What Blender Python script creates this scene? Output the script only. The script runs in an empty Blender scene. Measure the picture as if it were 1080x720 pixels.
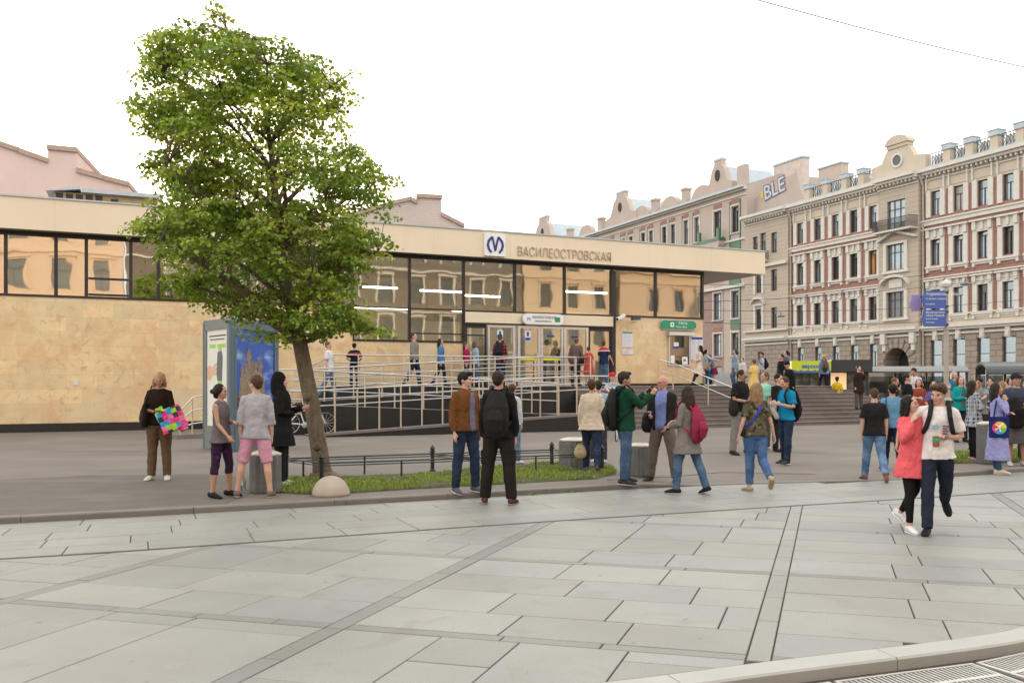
import bpy, math, random
from math import sin, cos, pi, radians as R, sqrt, atan2
from mathutils import Vector, Matrix, noise
import numpy as np
random.seed(7)
SC = bpy.context.scene
COL = SC.collection
V = Vector
# ---------------------------------------------------------------- camera constants
F, HC, CX, CY = 925.0, 1.6, 540.0, 403.0
def smooth01(t):
    t = max(0.0, min(1.0, t)); return t*t*(3-2*t)
CURB = [(-26,2.2),(-15,6.3),(-9,8.7),(-5.8,9.93),(-2.79,11.2),(0,12.4),(2.18,13.35),(4.2,13.9),(6.15,14.35),(7.6,14.95),(9.4,15.85),(13,17.9),(20,22.4),(34,31.0)]
def curve_y(c, x):
    for (x0,y0),(x1,y1) in zip(c, c[1:]):
        if x0 <= x <= x1: return y0+(y1-y0)*(x-x0)/(x1-x0)
    return c[0][1] if x < c[0][0] else c[-1][1]
def ground(x, y):
    if y < curve_y(CURB, x): return 0.0
    base = 0.065*(1-smooth01((x-1.2)/2.2))
    if x > 6.2: base = max(base, 0.06*smooth01((x-6.2)/1.0)*(1-smooth01((y-curve_y(CURB,x)-3.0)/2.0)))
    base *= 1-0.6*smooth01((y-curve_y(CURB, x)-3)/8)
    return max(base, 0.012)
def unproj(px, py, z=None):
    k = (px-CX)/F; z0 = 0.0 if z is None else z
    for _ in range(12):
        Y = F*(HC-z0)/(py-CY); X = k*Y
        if z is not None: break
        z0 = 0.5*z0+0.5*ground(X, Y)
    return V((X, Y, z0))
# ---------------------------------------------------------------- mesh builder
class MB:
    def __init__(s): s.v=[]; s.f=[]; s.m=[]; s.uvt=[]
    def add(s, vs, fs, m=0):
        n=len(s.v); s.v.extend([tuple(p) for p in vs]); s.f.extend([tuple(i+n for i in f) for f in fs]); s.m.extend([m]*len(fs)); return s
    def box(s,x0,x1,y0,y1,z0,z1,m=0):
        if x0>x1:x0,x1=x1,x0
        if y0>y1:y0,y1=y1,y0
        if z0>z1:z0,z1=z1,z0
        return s.add([(x0,y0,z0),(x1,y0,z0),(x1,y1,z0),(x0,y1,z0),(x0,y0,z1),(x1,y0,z1),(x1,y1,z1),(x0,y1,z1)],
              [(0,3,2,1),(4,5,6,7),(0,1,5,4),(1,2,6,5),(2,3,7,6),(3,0,4,7)],m)
    def quad(s,a,b,c,d,m=0): return s.add([a,b,c,d],[(0,1,2,3)],m)
    def prism(s,poly,y0,y1,m=0):           # poly in (x,z), extruded along y
        n=len(poly); vs=[(x,y0,z) for x,z in poly]+[(x,y1,z) for x,z in poly]
        fs=[tuple(range(n)),tuple(reversed(range(n,2*n)))]+[(i,i+n,(i+1)%n+n,(i+1)%n) for i in range(n)]
        return s.add(vs,fs,m)
    def slab(s,poly,z0,z1,m=0):            # poly in (x,y), extruded along z
        n=len(poly); vs=[(x,y,z0) for x,y in poly]+[(x,y,z1) for x,y in poly]
        fs=[tuple(reversed(range(n))),tuple(range(n,2*n))]+[(i,(i+1)%n,(i+1)%n+n,i+n) for i in range(n)]
        return s.add(vs,fs,m)
    def tube(s,pts,rad,n=10,m=0,ref=None,round_caps=True):
        # pts list of vectors, rad list of r or (rx,ry); rx along 'ref' side axis
        pts=[V(p) for p in pts]; N=len(pts)
        if not isinstance(rad,(list,)): rad=[rad]*N
        rad=[(r,r) if not isinstance(r,tuple) else r for r in rad]
        tg=[]
        for i in range(N):
            a=pts[max(i-1,0)]; b=pts[min(i+1,N-1)]; t=(b-a)
            tg.append(t.normalized() if t.length>1e-9 else V((0,0,1)))
        rings=[]
        side=V(ref) if ref is not None else (V((1,0,0)) if abs(tg[0].x)<.9 else V((0,1,0)))
        P=list(zip(pts,rad,tg))
        if round_caps:
            r0=sum(rad[0])/2; r1=sum(rad[-1])/2
            P=[(pts[0]-tg[0]*r0*.85,(rad[0][0]*.45,rad[0][1]*.45),tg[0])]+[(pts[0]-tg[0]*r0*.5,(rad[0][0]*.82,rad[0][1]*.82),tg[0])]+P+[(pts[-1]+tg[-1]*r1*.5,(rad[-1][0]*.82,rad[-1][1]*.82),tg[-1]),(pts[-1]+tg[-1]*r1*.85,(rad[-1][0]*.45,rad[-1][1]*.45),tg[-1])]
        vs=[]
        for p,(rx,ry),t in P:
            sd=(side-t*side.dot(t))
            if sd.length<1e-5: sd=t.orthogonal()
            sd.normalize(); up=t.cross(sd)
            if ref is None: side=sd
            for k in range(n):
                a=2*pi*k/n; vs.append(p+sd*(cos(a)*rx)+up*(sin(a)*ry))
        M=len(P); fs=[]
        for i in range(M-1):
            for k in range(n):
                fs.append((i*n+k,i*n+(k+1)%n,(i+1)*n+(k+1)%n,(i+1)*n+k))
        fs.append(tuple(reversed(range(n)))); fs.append(tuple(range((M-1)*n,M*n)))
        return s.add(vs,fs,m)
    def ell(s,c,r,M=None,nu=14,nv=9,m=0):
        c=V(c); vs=[]
        for j in range(1,nv):
            th=pi*j/nv
            for i in range(nu):
                ph=2*pi*i/nu; vs.append(c+V((r[0]*sin(th)*cos(ph),r[1]*sin(th)*sin(ph),r[2]*cos(th))))
        top=len(vs); vs.append(c+V((0,0,r[2]))); vs.append(c-V((0,0,r[2])))
        fs=[]
        for j in range(nv-2):
            for i in range(nu): fs.append((j*nu+i,(j+1)*nu+i,(j+1)*nu+(i+1)%nu,j*nu+(i+1)%nu))
        for i in range(nu):
            fs.append((top,i,(i+1)%nu)); fs.append((top+1,(nv-2)*nu+(i+1)%nu,(nv-2)*nu+i))
        if M is not None: vs=[M@p for p in vs]
        return s.add(vs,fs,m)
    def lathe(s,prof,c=(0,0,0),n=20,m=0):  # prof (r,z)
        vs=[];c=V(c)
        for r,z in prof:
            for k in range(n): a=2*pi*k/n; vs.append((c.x+r*cos(a),c.y+r*sin(a),c.z+z))
        M=len(prof); fs=[]
        for i in range(M-1):
            for k in range(n): fs.append((i*n+k,i*n+(k+1)%n,(i+1)*n+(k+1)%n,(i+1)*n+k))
        fs.append(tuple(reversed(range(n)))); fs.append(tuple(range((M-1)*n,M*n)))
        return s.add(vs,fs,m)
    def xf(s,M): s.v=[tuple(M@V(p)) for p in s.v]; return s
    def mesh(s,name,mats,smooth=False):
        me=bpy.data.meshes.new(name); me.from_pydata(s.v,[],s.f)
        for mt in (mats if isinstance(mats,(list,tuple)) else [mats]): me.materials.append(mt)
        if any(s.m): me.polygons.foreach_set('material_index',s.m)
        if smooth: me.polygons.foreach_set('use_smooth',[True]*len(me.polygons))
        me.update(); return me
    def build(s,name,mats,parent=None,smooth=False,loc=None,**kw):
        o=bpy.data.objects.new(name,s.mesh(name,mats,smooth)); COL.objects.link(o)
        if parent is not None: o.parent=parent
        if loc is not None: o.location=loc
        if kw: tag(o,**kw)
        return o
def tag(o,label=None,cat=None,group=None,kind=None):
    if label: o['label']=label
    if cat: o['category']=cat
    if group: o['group']=group
    if kind: o['kind']=kind
    return o
def thing(name,label,cat,loc=(0,0,0),rz=0,group=None):
    o=bpy.data.objects.new(name,None); COL.objects.link(o); o.location=loc; o.rotation_euler=(0,0,rz); o.empty_display_size=.2
    return tag(o,label,cat,group)
def copy_tree(o,parent=None):
    c=o.copy(); COL.objects.link(c)
    if parent is not None: c.parent=parent
    for ch in list(o.children): copy_tree(ch,c)
    return c
def at(o,loc,rz=0):
    o.location=loc; o.rotation_euler=(0,0,rz); return o
# ---------------------------------------------------------------- materials
_mc={}
def mat(name,col,rough=.7,metal=0.0,var=.12,nscale=6.0,bump=0.0,bscale=60.0,spec=.5,coat=0.0,sheen=0.0):
    key=(name,)
    if key in _mc: return _mc[key]
    m=bpy.data.materials.new(name); m.use_nodes=True; nt=m.node_tree; b=nt.nodes['Principled BSDF']
    b.inputs['Roughness'].default_value=rough; b.inputs['Metallic'].default_value=metal
    b.inputs['Specular IOR Level'].default_value=spec
    if coat: b.inputs['Coat Weight'].default_value=coat
    if sheen: b.inputs['Sheen Weight'].default_value=sheen
    tc=nt.nodes.new('ShaderNodeTexCoord'); no=nt.nodes.new('ShaderNodeTexNoise'); no.inputs['Scale'].default_value=nscale; no.inputs['Detail'].default_value=5
    nt.links.new(tc.outputs['Object'],no.inputs['Vector'])
    mr=nt.nodes.new('ShaderNodeMapRange'); mr.inputs['From Min'].default_value=.25; mr.inputs['From Max'].default_value=.75
    mr.inputs['To Min'].default_value=1-var; mr.inputs['To Max'].default_value=1+var
    nt.links.new(no.outputs['Fac'],mr.inputs['Value'])
    mx=nt.nodes.new('ShaderNodeVectorMath'); mx.operation='SCALE'; mx.inputs[0].default_value=col[:3]
    nt.links.new(mr.outputs['Result'],mx.inputs['Scale']); nt.links.new(mx.outputs[0],b.inputs['Base Color'])
    m['col']=list(col[:3])
    if bump:
        n2=nt.nodes.new('ShaderNodeTexNoise'); n2.inputs['Scale'].default_value=bscale; n2.inputs['Detail'].default_value=4
        nt.links.new(tc.outputs['Object'],n2.inputs['Vector'])
        bp=nt.nodes.new('ShaderNodeBump'); bp.inputs['Strength'].default_value=bump; bp.inputs['Distance'].default_value=.02
        nt.links.new(n2.outputs['Fac'],bp.inputs['Height']); nt.links.new(bp.outputs['Normal'],b.inputs['Normal'])
    _mc[key]=m; return m
def nodes_of(m): return m.node_tree.nodes, m.node_tree.links, m.node_tree.nodes['Principled BSDF']
def ramp(nt,stops):
    r=nt.nodes.new('ShaderNodeValToRGB'); e=r.color_ramp.elements
    e[0].position=stops[0][0]; e[0].color=(*stops[0][1],1); e[1].position=stops[-1][0]; e[1].color=(*stops[-1][1],1)
    for p,c in stops[1:-1]:
        x=e.new(p); x.color=(*c,1)
    return r
def attr_var(m,attr='tint'):
    # multiply base colour by the per-element attribute
    N,L,b=nodes_of(m); a=N.new('ShaderNodeAttribute'); a.attribute_name=attr
    src=b.inputs['Base Color'].links[0].from_socket
    mx=N.new('ShaderNodeVectorMath'); mx.operation='MULTIPLY'
    L.new(src,mx.inputs[0]); L.new(a.outputs['Color'],mx.inputs[1]); L.new(mx.outputs[0],b.inputs['Base Color'])
def add_layer(m,scale,lo,hi,col,amount=1.0,detail=6,vec=None,dist=0.0):
    # blotches of another colour
    nt=m.node_tree; N,L,b=nodes_of(m)
    tc=N.new('ShaderNodeTexCoord'); no=N.new('ShaderNodeTexNoise'); no.inputs['Scale'].default_value=scale; no.inputs['Detail'].default_value=detail; no.inputs['Distortion'].default_value=dist
    if vec:
        mp=N.new('ShaderNodeMapping'); mp.inputs['Scale'].default_value=vec; L.new(tc.outputs['Object'],mp.inputs['Vector']); L.new(mp.outputs[0],no.inputs['Vector'])
    else: L.new(tc.outputs['Object'],no.inputs['Vector'])
    mr=N.new('ShaderNodeMapRange'); mr.inputs['From Min'].default_value=lo; mr.inputs['From Max'].default_value=hi; mr.inputs['To Max'].default_value=amount
    L.new(no.outputs['Fac'],mr.inputs['Value'])
    mx=N.new('ShaderNodeMix'); mx.data_type='RGBA'; L.new(mr.outputs['Result'],mx.inputs[0])
    s=b.inputs['Base Color']
    L.new(s.links[0].from_socket,mx.inputs[6]); mx.inputs[7].default_value=(*col,1); L.new(mx.outputs[2],s)
def brick_layer(m,w,h,plane='xz',mortar=.01,mcol=(.1,.09,.08),c2=None,amt=.2,offset=.5,bump=.3,rot=None):
    nt=m.node_tree; N,L,b=nodes_of(m)
    tc=N.new('ShaderNodeTexCoord'); sp=N.new('ShaderNodeSeparateXYZ'); cb=N.new('ShaderNodeCombineXYZ')
    L.new(tc.outputs['Object'],sp.inputs[0])
    L.new(sp.outputs['X'],cb.inputs['X']); L.new(sp.outputs['Z' if plane=='xz' else 'Y'],cb.inputs['Y'])
    br=N.new('ShaderNodeTexBrick'); L.new(cb.outputs[0],br.inputs['Vector'])
    br.inputs['Scale'].default_value=1; br.inputs['Brick Width'].default_value=w; br.inputs['Row Height'].default_value=h
    br.inputs['Mortar Size'].default_value=mortar; br.inputs['Mortar Smooth'].default_value=.1; br.offset=offset; br.inputs['Bias'].default_value=0
    br.inputs['Color1'].default_value=(1-amt,1-amt,1-amt,1); br.inputs['Color2'].default_value=(*(c2 or (1+amt*.6,)*3),1); br.inputs['Mortar'].default_value=(.7,.68,.65,1)
    s=b.inputs['Base Color']; src=s.links[0].from_socket
    mx=N.new('ShaderNodeVectorMath'); mx.operation='MULTIPLY'; L.new(src,mx.inputs[0]); L.new(br.outputs['Color'],mx.inputs[1]); L.new(mx.outputs[0],s)
    if bump:
        bp=N.new('ShaderNodeBump'); bp.inputs['Strength'].default_value=bump; bp.inputs['Distance'].default_value=.03; bp.invert=True
        L.new(br.outputs['Fac'],bp.inputs['Height']); L.new(bp.outputs['Normal'],b.inputs['Normal'])
    return br
def emis(name,col,strength):
    m=bpy.data.materials.new(name); m.use_nodes=True; nt=m.node_tree; b=nt.nodes['Principled BSDF']
    b.inputs['Base Color'].default_value=(*col,1); b.inputs['Emission Color'].default_value=(*col,1); b.inputs['Emission Strength'].default_value=strength
    return m
def glassmat(name,tint,refl,rough=.02,rcol=(1,1,1),wave=0.0):
    m=bpy.data.materials.new(name); m.use_nodes=True; nt=m.node_tree; N=nt.nodes; L=nt.links
    for n in list(N): N.remove(n)
    out=N.new('ShaderNodeOutputMaterial'); t=N.new('ShaderNodeBsdfTransparent'); g=N.new('ShaderNodeBsdfGlossy'); mx=N.new('ShaderNodeMixShader')
    t.inputs['Color'].default_value=(*tint,1); g.inputs['Roughness'].default_value=rough; g.inputs['Color'].default_value=(*rcol,1)
    fr=N.new('ShaderNodeFresnel'); fr.inputs['IOR'].default_value=1.5
    ad=N.new('ShaderNodeMath'); ad.operation='ADD'; ad.use_clamp=True; ad.inputs[1].default_value=refl; L.new(fr.outputs[0],ad.inputs[0])
    L.new(ad.outputs[0],mx.inputs[0]); L.new(t.outputs[0],mx.inputs[1]); L.new(g.outputs[0],mx.inputs[2]); L.new(mx.outputs[0],out.inputs['Surface'])
    if wave:
        tc=N.new('ShaderNodeTexCoord'); no=N.new('ShaderNodeTexNoise'); no.inputs['Scale'].default_value=.9; no.inputs['Detail'].default_value=1
        bp=N.new('ShaderNodeBump'); bp.inputs['Strength'].default_value=wave; bp.inputs['Distance'].default_value=.02
        L.new(tc.outputs['Object'],no.inputs['Vector']); L.new(no.outputs['Fac'],bp.inputs['Height']); L.new(bp.outputs['Normal'],g.inputs['Normal'])
    return m
# ---------------------------------------------------------------- text
_pend_text=[]
def text(name,body,size,mats,parent=None,loc=(0,0,0),rot=(R(90),0,0),extrude=.01,align='LEFT',sx=1.0,bold=0.0,**kw):
    cu=bpy.data.curves.new(name,'FONT'); cu.body=body; cu.size=size; cu.extrude=extrude; cu.align_x=align; cu.offset=bold
    cu.resolution_u=3
    o=bpy.data.objects.new(name,cu); COL.objects.link(o); cu.materials.append(mats)
    o.location=loc; o.rotation_euler=rot; o.scale=(sx,1,1)
    if parent is not None: o.parent=parent
    if kw: tag(o,**kw)
    _pend_text.append(o); return o
def flush_text():
    bpy.context.view_layer.update(); dg=bpy.context.evaluated_depsgraph_get()
    for o in _pend_text:
        me=bpy.data.meshes.new_from_object(o.evaluated_get(dg))
        n=bpy.data.objects.new('tmp',me); COL.objects.link(n)
        n.parent=o.parent; n.location=o.location; n.rotation_euler=o.rotation_euler; n.scale=o.scale
        for k in o.keys(): n[k]=o[k]
        nm=o.name; bpy.data.objects.remove(o); n.name=nm
        if not me.materials: pass
    _pend_text.clear()
# ---------------------------------------------------------------- frames
class Frame:
    def __init__(s,p,ux,uy): s.p=V((p[0],p[1],0)); s.u=V((ux,uy,0)).normalized(); s.w=V((-s.u.y,s.u.x,0)); s.a=atan2(s.u.y,s.u.x)
    def W(s,x,y,z=0): return s.p+s.u*x+s.w*y+V((0,0,z))      # y grows inward, away from the street
    def sx(s,px,y=0):     # local x of the image column px on the plane y
        k=(px-CX)/F; b=s.p+s.w*y; return (k*b.y-b.x)/(s.u.x-k*s.u.y)
    def Y(s,px,y=0): x=s.sx(px,y); return (s.p+s.w*y+s.u*x).y
    def z(s,px,py,y=0): return HC+(CY-py)/F*s.Y(px,y)
MF=Frame((-15.91,27.26),.9173,.3984)
RF=Frame((33.9,75.0),.4,-.917)
# ================================================================ camera, sky, sun
cam=bpy.data.cameras.new('camera'); co=bpy.data.objects.new('camera',cam); COL.objects.link(co); SC.camera=co
co.location=(0,0,HC); co.rotation_euler=(R(90),0,0); cam.sensor_width=36; cam.lens=36*F/1080; cam.shift_y=(CY-360)/1080; cam.clip_end=3000; cam.clip_start=.05
SUN_AZ=R(-22); SUN_EL=R(9)          # azimuth from +Y towards +X
w=bpy.data.worlds.new('World'); SC.world=w; w.use_nodes=True; nt=w.node_tree
bg=nt.nodes['Background']; sky=nt.nodes.new('ShaderNodeTexSky'); sky.sky_type='NISHITA'; sky.sun_disc=False
sky.sun_elevation=SUN_EL; sky.sun_rotation=SUN_AZ; sky.air_density=1.0; sky.dust_density=2.0; sky.ozone_density=1.0
mx=nt.nodes.new('ShaderNodeMix'); mx.data_type='RGBA'; mx.inputs[0].default_value=.80
mx.inputs[7].default_value=(10.7,10.3,9.65,1)       # thin even high cloud
nt.links.new(sky.outputs[0],mx.inputs[6]); nt.links.new(mx.outputs[2],bg.inputs['Color']); bg.inputs['Strength'].default_value=.13
sl=bpy.data.lights.new('sun','SUN'); sl.energy=2.6; sl.angle=R(.53); sl.color=(1,.72,.45)
so=bpy.data.objects.new('sun',sl); COL.objects.link(so)
d=V((sin(SUN_AZ)*cos(SUN_EL),cos(SUN_AZ)*cos(SUN_EL),sin(SUN_EL)))
so.rotation_euler=d.to_track_quat('Z','Y').to_euler(); so.location=(0,0,40)
SC.view_settings.view_transform='Standard'; SC.view_settings.look='None'; SC.view_settings.gamma=1; SC.view_settings.exposure=0.78
# ================================================================ ground
m_road=mat('road_asphalt',(.075,.072,.07),.85,var=.2,nscale=1.5,bump=.3,bscale=90)
m_asph=mat('plaza_asphalt',(.165,.145,.128),.8,var=.10,nscale=.8,bump=.35,bscale=140)
add_layer(m_asph,.35,.5,.75,(.22,.20,.178),.7); add_layer(m_asph,1.4,.58,.7,(.105,.10,.095),.45,vec=(.35,1.6,1))
m_joint=mat('paving_joint',(.065,.052,.043),.95,var=.3,nscale=8)
m_gran=mat('granite_slab',(.262,.265,.250),.50,var=.10,nscale=1.2,bump=.12,bscale=240,spec=.5)
add_layer(m_gran,85,.52,.66,(.17,.168,.16),.55); add_layer(m_gran,.5,.48,.72,(.215,.208,.19),.8); add_layer(m_gran,1.7,.57,.7,(.20,.19,.17),.5,dist=1.5); add_layer(m_gran,3.5,.66,.78,(.36,.355,.34),.45); add_layer(m_gran,9,.69,.73,(.12,.11,.10),.6)
attr_var(m_gran)
m_granr=mat('granite_curb',(.17,.155,.135),.6,var=.12,nscale=3,bump=.2,bscale=150)
add_layer(m_granr,120,.5,.7,(.2,.18,.165),.5)
MB().quad((-900,-300,-.09),(900,-300,-.09),(900,1500,-.09),(-900,1500,-.09)).build('ground',m_road,kind='structure')
def clip(poly,p,n):
    out=[]
    for i in range(len(poly)):
        a=poly[i]; b=poly[(i+1)%len(poly)]
        da=(a[0]-p[0])*n[0]+(a[1]-p[1])*n[1]; db=(b[0]-p[0])*n[0]+(b[1]-p[1])*n[1]
        if da>=0: out.append(a)
        if (da>0)!=(db>0) and abs(da-db)>1e-9:
            t=da/(da-db); out.append((a[0]+(b[0]-a[0])*t,a[1]+(b[1]-a[1])*t))
    return out
def clip_curve(poly,c,keep_above,off=0.0):
    cx=sum(p[0] for p in poly)/len(poly)
    y=curve_y(c,cx); sl=(curve_y(c,cx+.3)-curve_y(c,cx-.3))/.6
    n=V((-sl,1)).normalized(); sg=1 if keep_above else -1
    return clip(poly,(cx+n.x*off,y+n.y*off),(n.x*sg,n.y*sg))
def dense(c,n=8):      # smooth a polyline (Catmull-Rom)
    out=[]
    for i in range(len(c)-1):
        p0=V(c[max(i-1,0)]);p1=V(c[i]);p2=V(c[i+1]);p3=V(c[min(i+2,len(c)-1)])
        for k in range(n):
            t=k/n; q=.5*((2*p1)+(p2-p0)*t+(2*p0-5*p1+4*p2-p3)*t*t+(3*p1-3*p2+p3-p0)*t**3); out.append((q.x,q.y))
    out.append(c[-1]); return out
CURB=dense(CURB)
SEAM=dense([(-26,.6),(-15,4.4),(-9,6.5),(-4.64,7.96),(-3.14,8.55),(0,9.93),(3.0,11.13),(7.58,12.98),(12,15.4),(20,20.4),(34,29.5)])
DRAIN=dense([(-9,2.3),(-4,3.3),(-1,4.22),(.586,4.71),(1.47,5.03),(2.85,5.5),(3.5,5.84),(5,6.8),(8,9.2),(12,13)])
def slabs_build(name,polys,z,label=None):
    mb=MB(); cols=[]
    for poly,t,dz in polys:
        pq=[]
        for q in poly:
            if not pq or (q[0]-pq[-1][0])**2+(q[1]-pq[-1][1])**2>4e-4: pq.append(q)
        if len(pq)>1 and (pq[0][0]-pq[-1][0])**2+(pq[0][1]-pq[-1][1])**2<4e-4: pq.pop()
        poly=pq
        if len(poly)<3: continue
        # shrink for joint with a small bevel
        cx=sum(p[0] for p in poly)/len(poly); cy=sum(p[1] for p in poly)/len(poly)
        def sh(g):
            out=[]; n=len(poly)
            for i in range(n):
                a=V(poly[i-1]);b=V(poly[i]);c=V(poly[(i+1)%n]); e1=(b-a); e2=(c-b)
                if e1.length<1e-4 or e2.length<1e-4: return None
                e1.normalize(); e2.normalize(); n1=V((-e1.y,e1.x)); n2=V((-e2.y,e2.x)); d=1+n1.dot(n2)
                if d<.15: return None
                out.append(b+(n1+n2)*(g/d))
            return out
        ar=sum(poly[i-1][0]*poly[i][1]-poly[i][0]*poly[i-1][1] for i in range(len(poly)))/2
        if ar<0: poly=poly[::-1]
        if abs(ar)<.006: continue
        a=sh(.005); b=sh(.0088)
        if a is None or b is None: continue
        n=len(a); vs=[(p.x,p.y,z-.02) for p in a]+[(p.x,p.y,z-.004+dz) for p in a]+[(p.x,p.y,z+dz) for p in b]
        fs=[(i,(i+1)%n,(i+1)%n+n,i+n) for i in range(n)]+[(i+n,(i+1)%n+n,(i+1)%n+2*n,i+2*n) for i in range(n)]+[tuple(range(2*n,3*n))]
        mb.add(vs,fs); cols.extend([t]*(len(fs)))
    me=mb.mesh(name,m_gran); at_=me.color_attributes.new('tint','FLOAT_COLOR','CORNER')
    li=0; arr=np.ones(len(me.loops)*4,dtype=np.float32)
    for p,c in zip(me.polygons,cols):
        for l in p.loop_indices: arr[l*4:l*4+3]=c
    at_.data.foreach_set('color',arr)
    o=bpy.data.objects.new(name,me); COL.objects.link(o); tag(o,kind='structure'); return o
rp=random.Random(3)
def rt(base=1.0,v=.085):
    g=base*(1+rp.uniform(-v,v)); w_=rp.uniform(-.015,.015); return (g*(1+w_),g,g*(1-w_))
ua=V((cos(R(-14.6)),sin(R(-14.6)))); va=V((cos(R(70.2)),sin(R(70.2))))
O=V((.04,5.40))
def sk(a,b): p=O+ua*a+va*b; return (p.x,p.y)
polys=[]
PW,PH,BW=2.66,2.38,.14
for i in range(-6,7):
    a0=-1.31+i*PW
    for j in range(-3,6):
        b0=j*PH
        # bands: along column (right edge of panel) and along row (top edge)
        def run(a_s,a_e,b_s,b_e,L,base,along):
            q=a_s if along=='a' else b_s; end=a_e if along=='a' else b_e
            while q<end-1e-6:
                e=min(end,q+L*rp.uniform(.75,1.35))
                if end-e<.18: e=end
                if along=='a': polys.append(([sk(q,b_s),sk(e,b_s),sk(e,b_e),sk(q,b_e)],rt(base),rp.uniform(-.0012,.0012)))
                else: polys.append(([sk(a_s,q),sk(a_e,q),sk(a_e,e),sk(a_s,e)],rt(base),rp.uniform(-.0012,.0012)))
                q=e
        run(a0,a0+BW,b0,b0+PH,.75,(.97 if i==1 else .78),'b')
        run(a0+BW,a0+PW,b0,b0+BW*.8,.8,.78,'a')
        rows=rp.choice([(.5,.6,.55,.6),(.6,.45,.6,.6),(.75,.5,.75),(.55,.7,.9)])
        if rp.random()<.62:
            tot=sum(rows); q=b0+BW*.8
            for r_ in rows:
                h=r_*(PH-BW*.8)/tot; run(a0+BW,a0+PW,q,q+h,.86,1.0,'a'); q+=h
        else:
            tot=sum(rows); q=a0+BW
            for r_ in rows:
                h=r_*(PW-BW)/tot; run(q,q+h,b0+BW*.8,b0+PH,.95,1.0,'b'); q+=h
out=[]
for p,t,dz in polys:
    cx=sum(q[0] for q in p)/len(p); cy=sum(q[1] for q in p)/len(p)
    if cy>curve_y(SEAM,cx)+1.5 or cy<curve_y(DRAIN,cx)-1.5 or cx<-14 or cx>16: continue
    q=clip_curve(p,SEAM,False,-.042)
    if len(q)>=3: q=clip_curve(q,DRAIN,True,.004)
    if len(q)>=3: out.append((q,t,dz))
slabs_build('granite_paving',out,0.0)
# strip between seam and curb: rows of smaller slabs following the curve
out=[]
def offs(c,d):
    r=[]
    for i,(x,y) in enumerate(c):
        a=c[max(i-1,0)]; b=c[min(i+1,len(c)-1)]; t=V((b[0]-a[0],b[1]-a[1])).normalized(); r.append((x-t.y*d,y+t.x*d))
    return r
for row in range(9):
    h0,h1=row*.46,(row+1)*.46
    s=-14+rp.uniform(0,.6)
    while s<20:
        e=s+rp.uniform(.65,1.25)
        def pt(x,h):
            y=curve_y(SEAM,x); sl=(curve_y(SEAM,x+.3)-curve_y(SEAM,x-.3))/.6; n=V((-sl,1)).normalized(); return (x+n.x*h,y+n.y*h)
        q=[pt(s,max(h0,.036)),pt(e,max(h0,.036)),pt(e,h1),pt(s,h1)]
        cx=sum(a[0] for a in q)/4; cy=sum(a[1] for a in q)/4
        if cy<curve_y(CURB,cx)+.6:
            q=clip_curve(q,CURB,False,-.02)
            if len(q)>=3: out.append((q,rt(.97,.06),rp.uniform(-.001,.001)))
        s=e
slabs_build('paving_strip',out,0.0)
# bedding under the slabs
mb=MB()
for a,b in zip(range(len(DRAIN)-1),range(1,len(DRAIN))): pass
xs=[-26+i*1.0 for i in range(61)]
def strip(mb,xs,f0,f1,z,m=0,n=1):
    for x0,x1 in zip(xs,xs[1:]):
        mb.quad((x0,f0(x0),z),(x1,f0(x1),z),(x1,f1(x1),z),(x0,f1(x0),z),m)
xs=[-9+i*.35 for i in range(61)]
strip(mb,xs,lambda x:curve_y(DRAIN,x)-.0,lambda x:curve_y(CURB,x)+.02,-.010)
mb.build('paving_bed',m_joint,kind='structure')
# low lane on the camera's side of the drain: granite setts
m_lane=mat('lane_granite',(.36,.35,.33),.6,var=.08,nscale=2,bump=.2,bscale=200); add_layer(m_lane,130,.5,.7,(.22,.21,.2),.4)
polys=[]
for i in range(-14,20):
    for j in range(-14,14):
        a0=i*.9+(.45 if j%2 else 0); b0=j*.5
        q=[(a0*.94-b0*.34, a0*.34+b0*.94),((a0+.9)*.94-b0*.34,(a0+.9)*.34+b0*.94),((a0+.9)*.94-(b0+.5)*.34,(a0+.9)*.34+(b0+.5)*.94),(a0*.94-(b0+.5)*.34,a0*.34+(b0+.5)*.94)]
        cx=sum(a[0] for a in q)/4; cy=sum(a[1] for a in q)/4
        if cy<curve_y(DRAIN,cx)+.2 and -8<cx<12:
            q=clip_curve(q,DRAIN,False,-.72)
            if len(q)>=3: polys.append((q,rt(.93),rp.uniform(-.001,.001)))
slabs_build('lane_paving',polys,-.055)
mb=MB(); strip(mb,[-9+i*.35 for i in range(61)],lambda x:-8,lambda x:curve_y(DRAIN,x)-.0,-.068); mb.build('lane_bed',m_joint,kind='structure')
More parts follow.
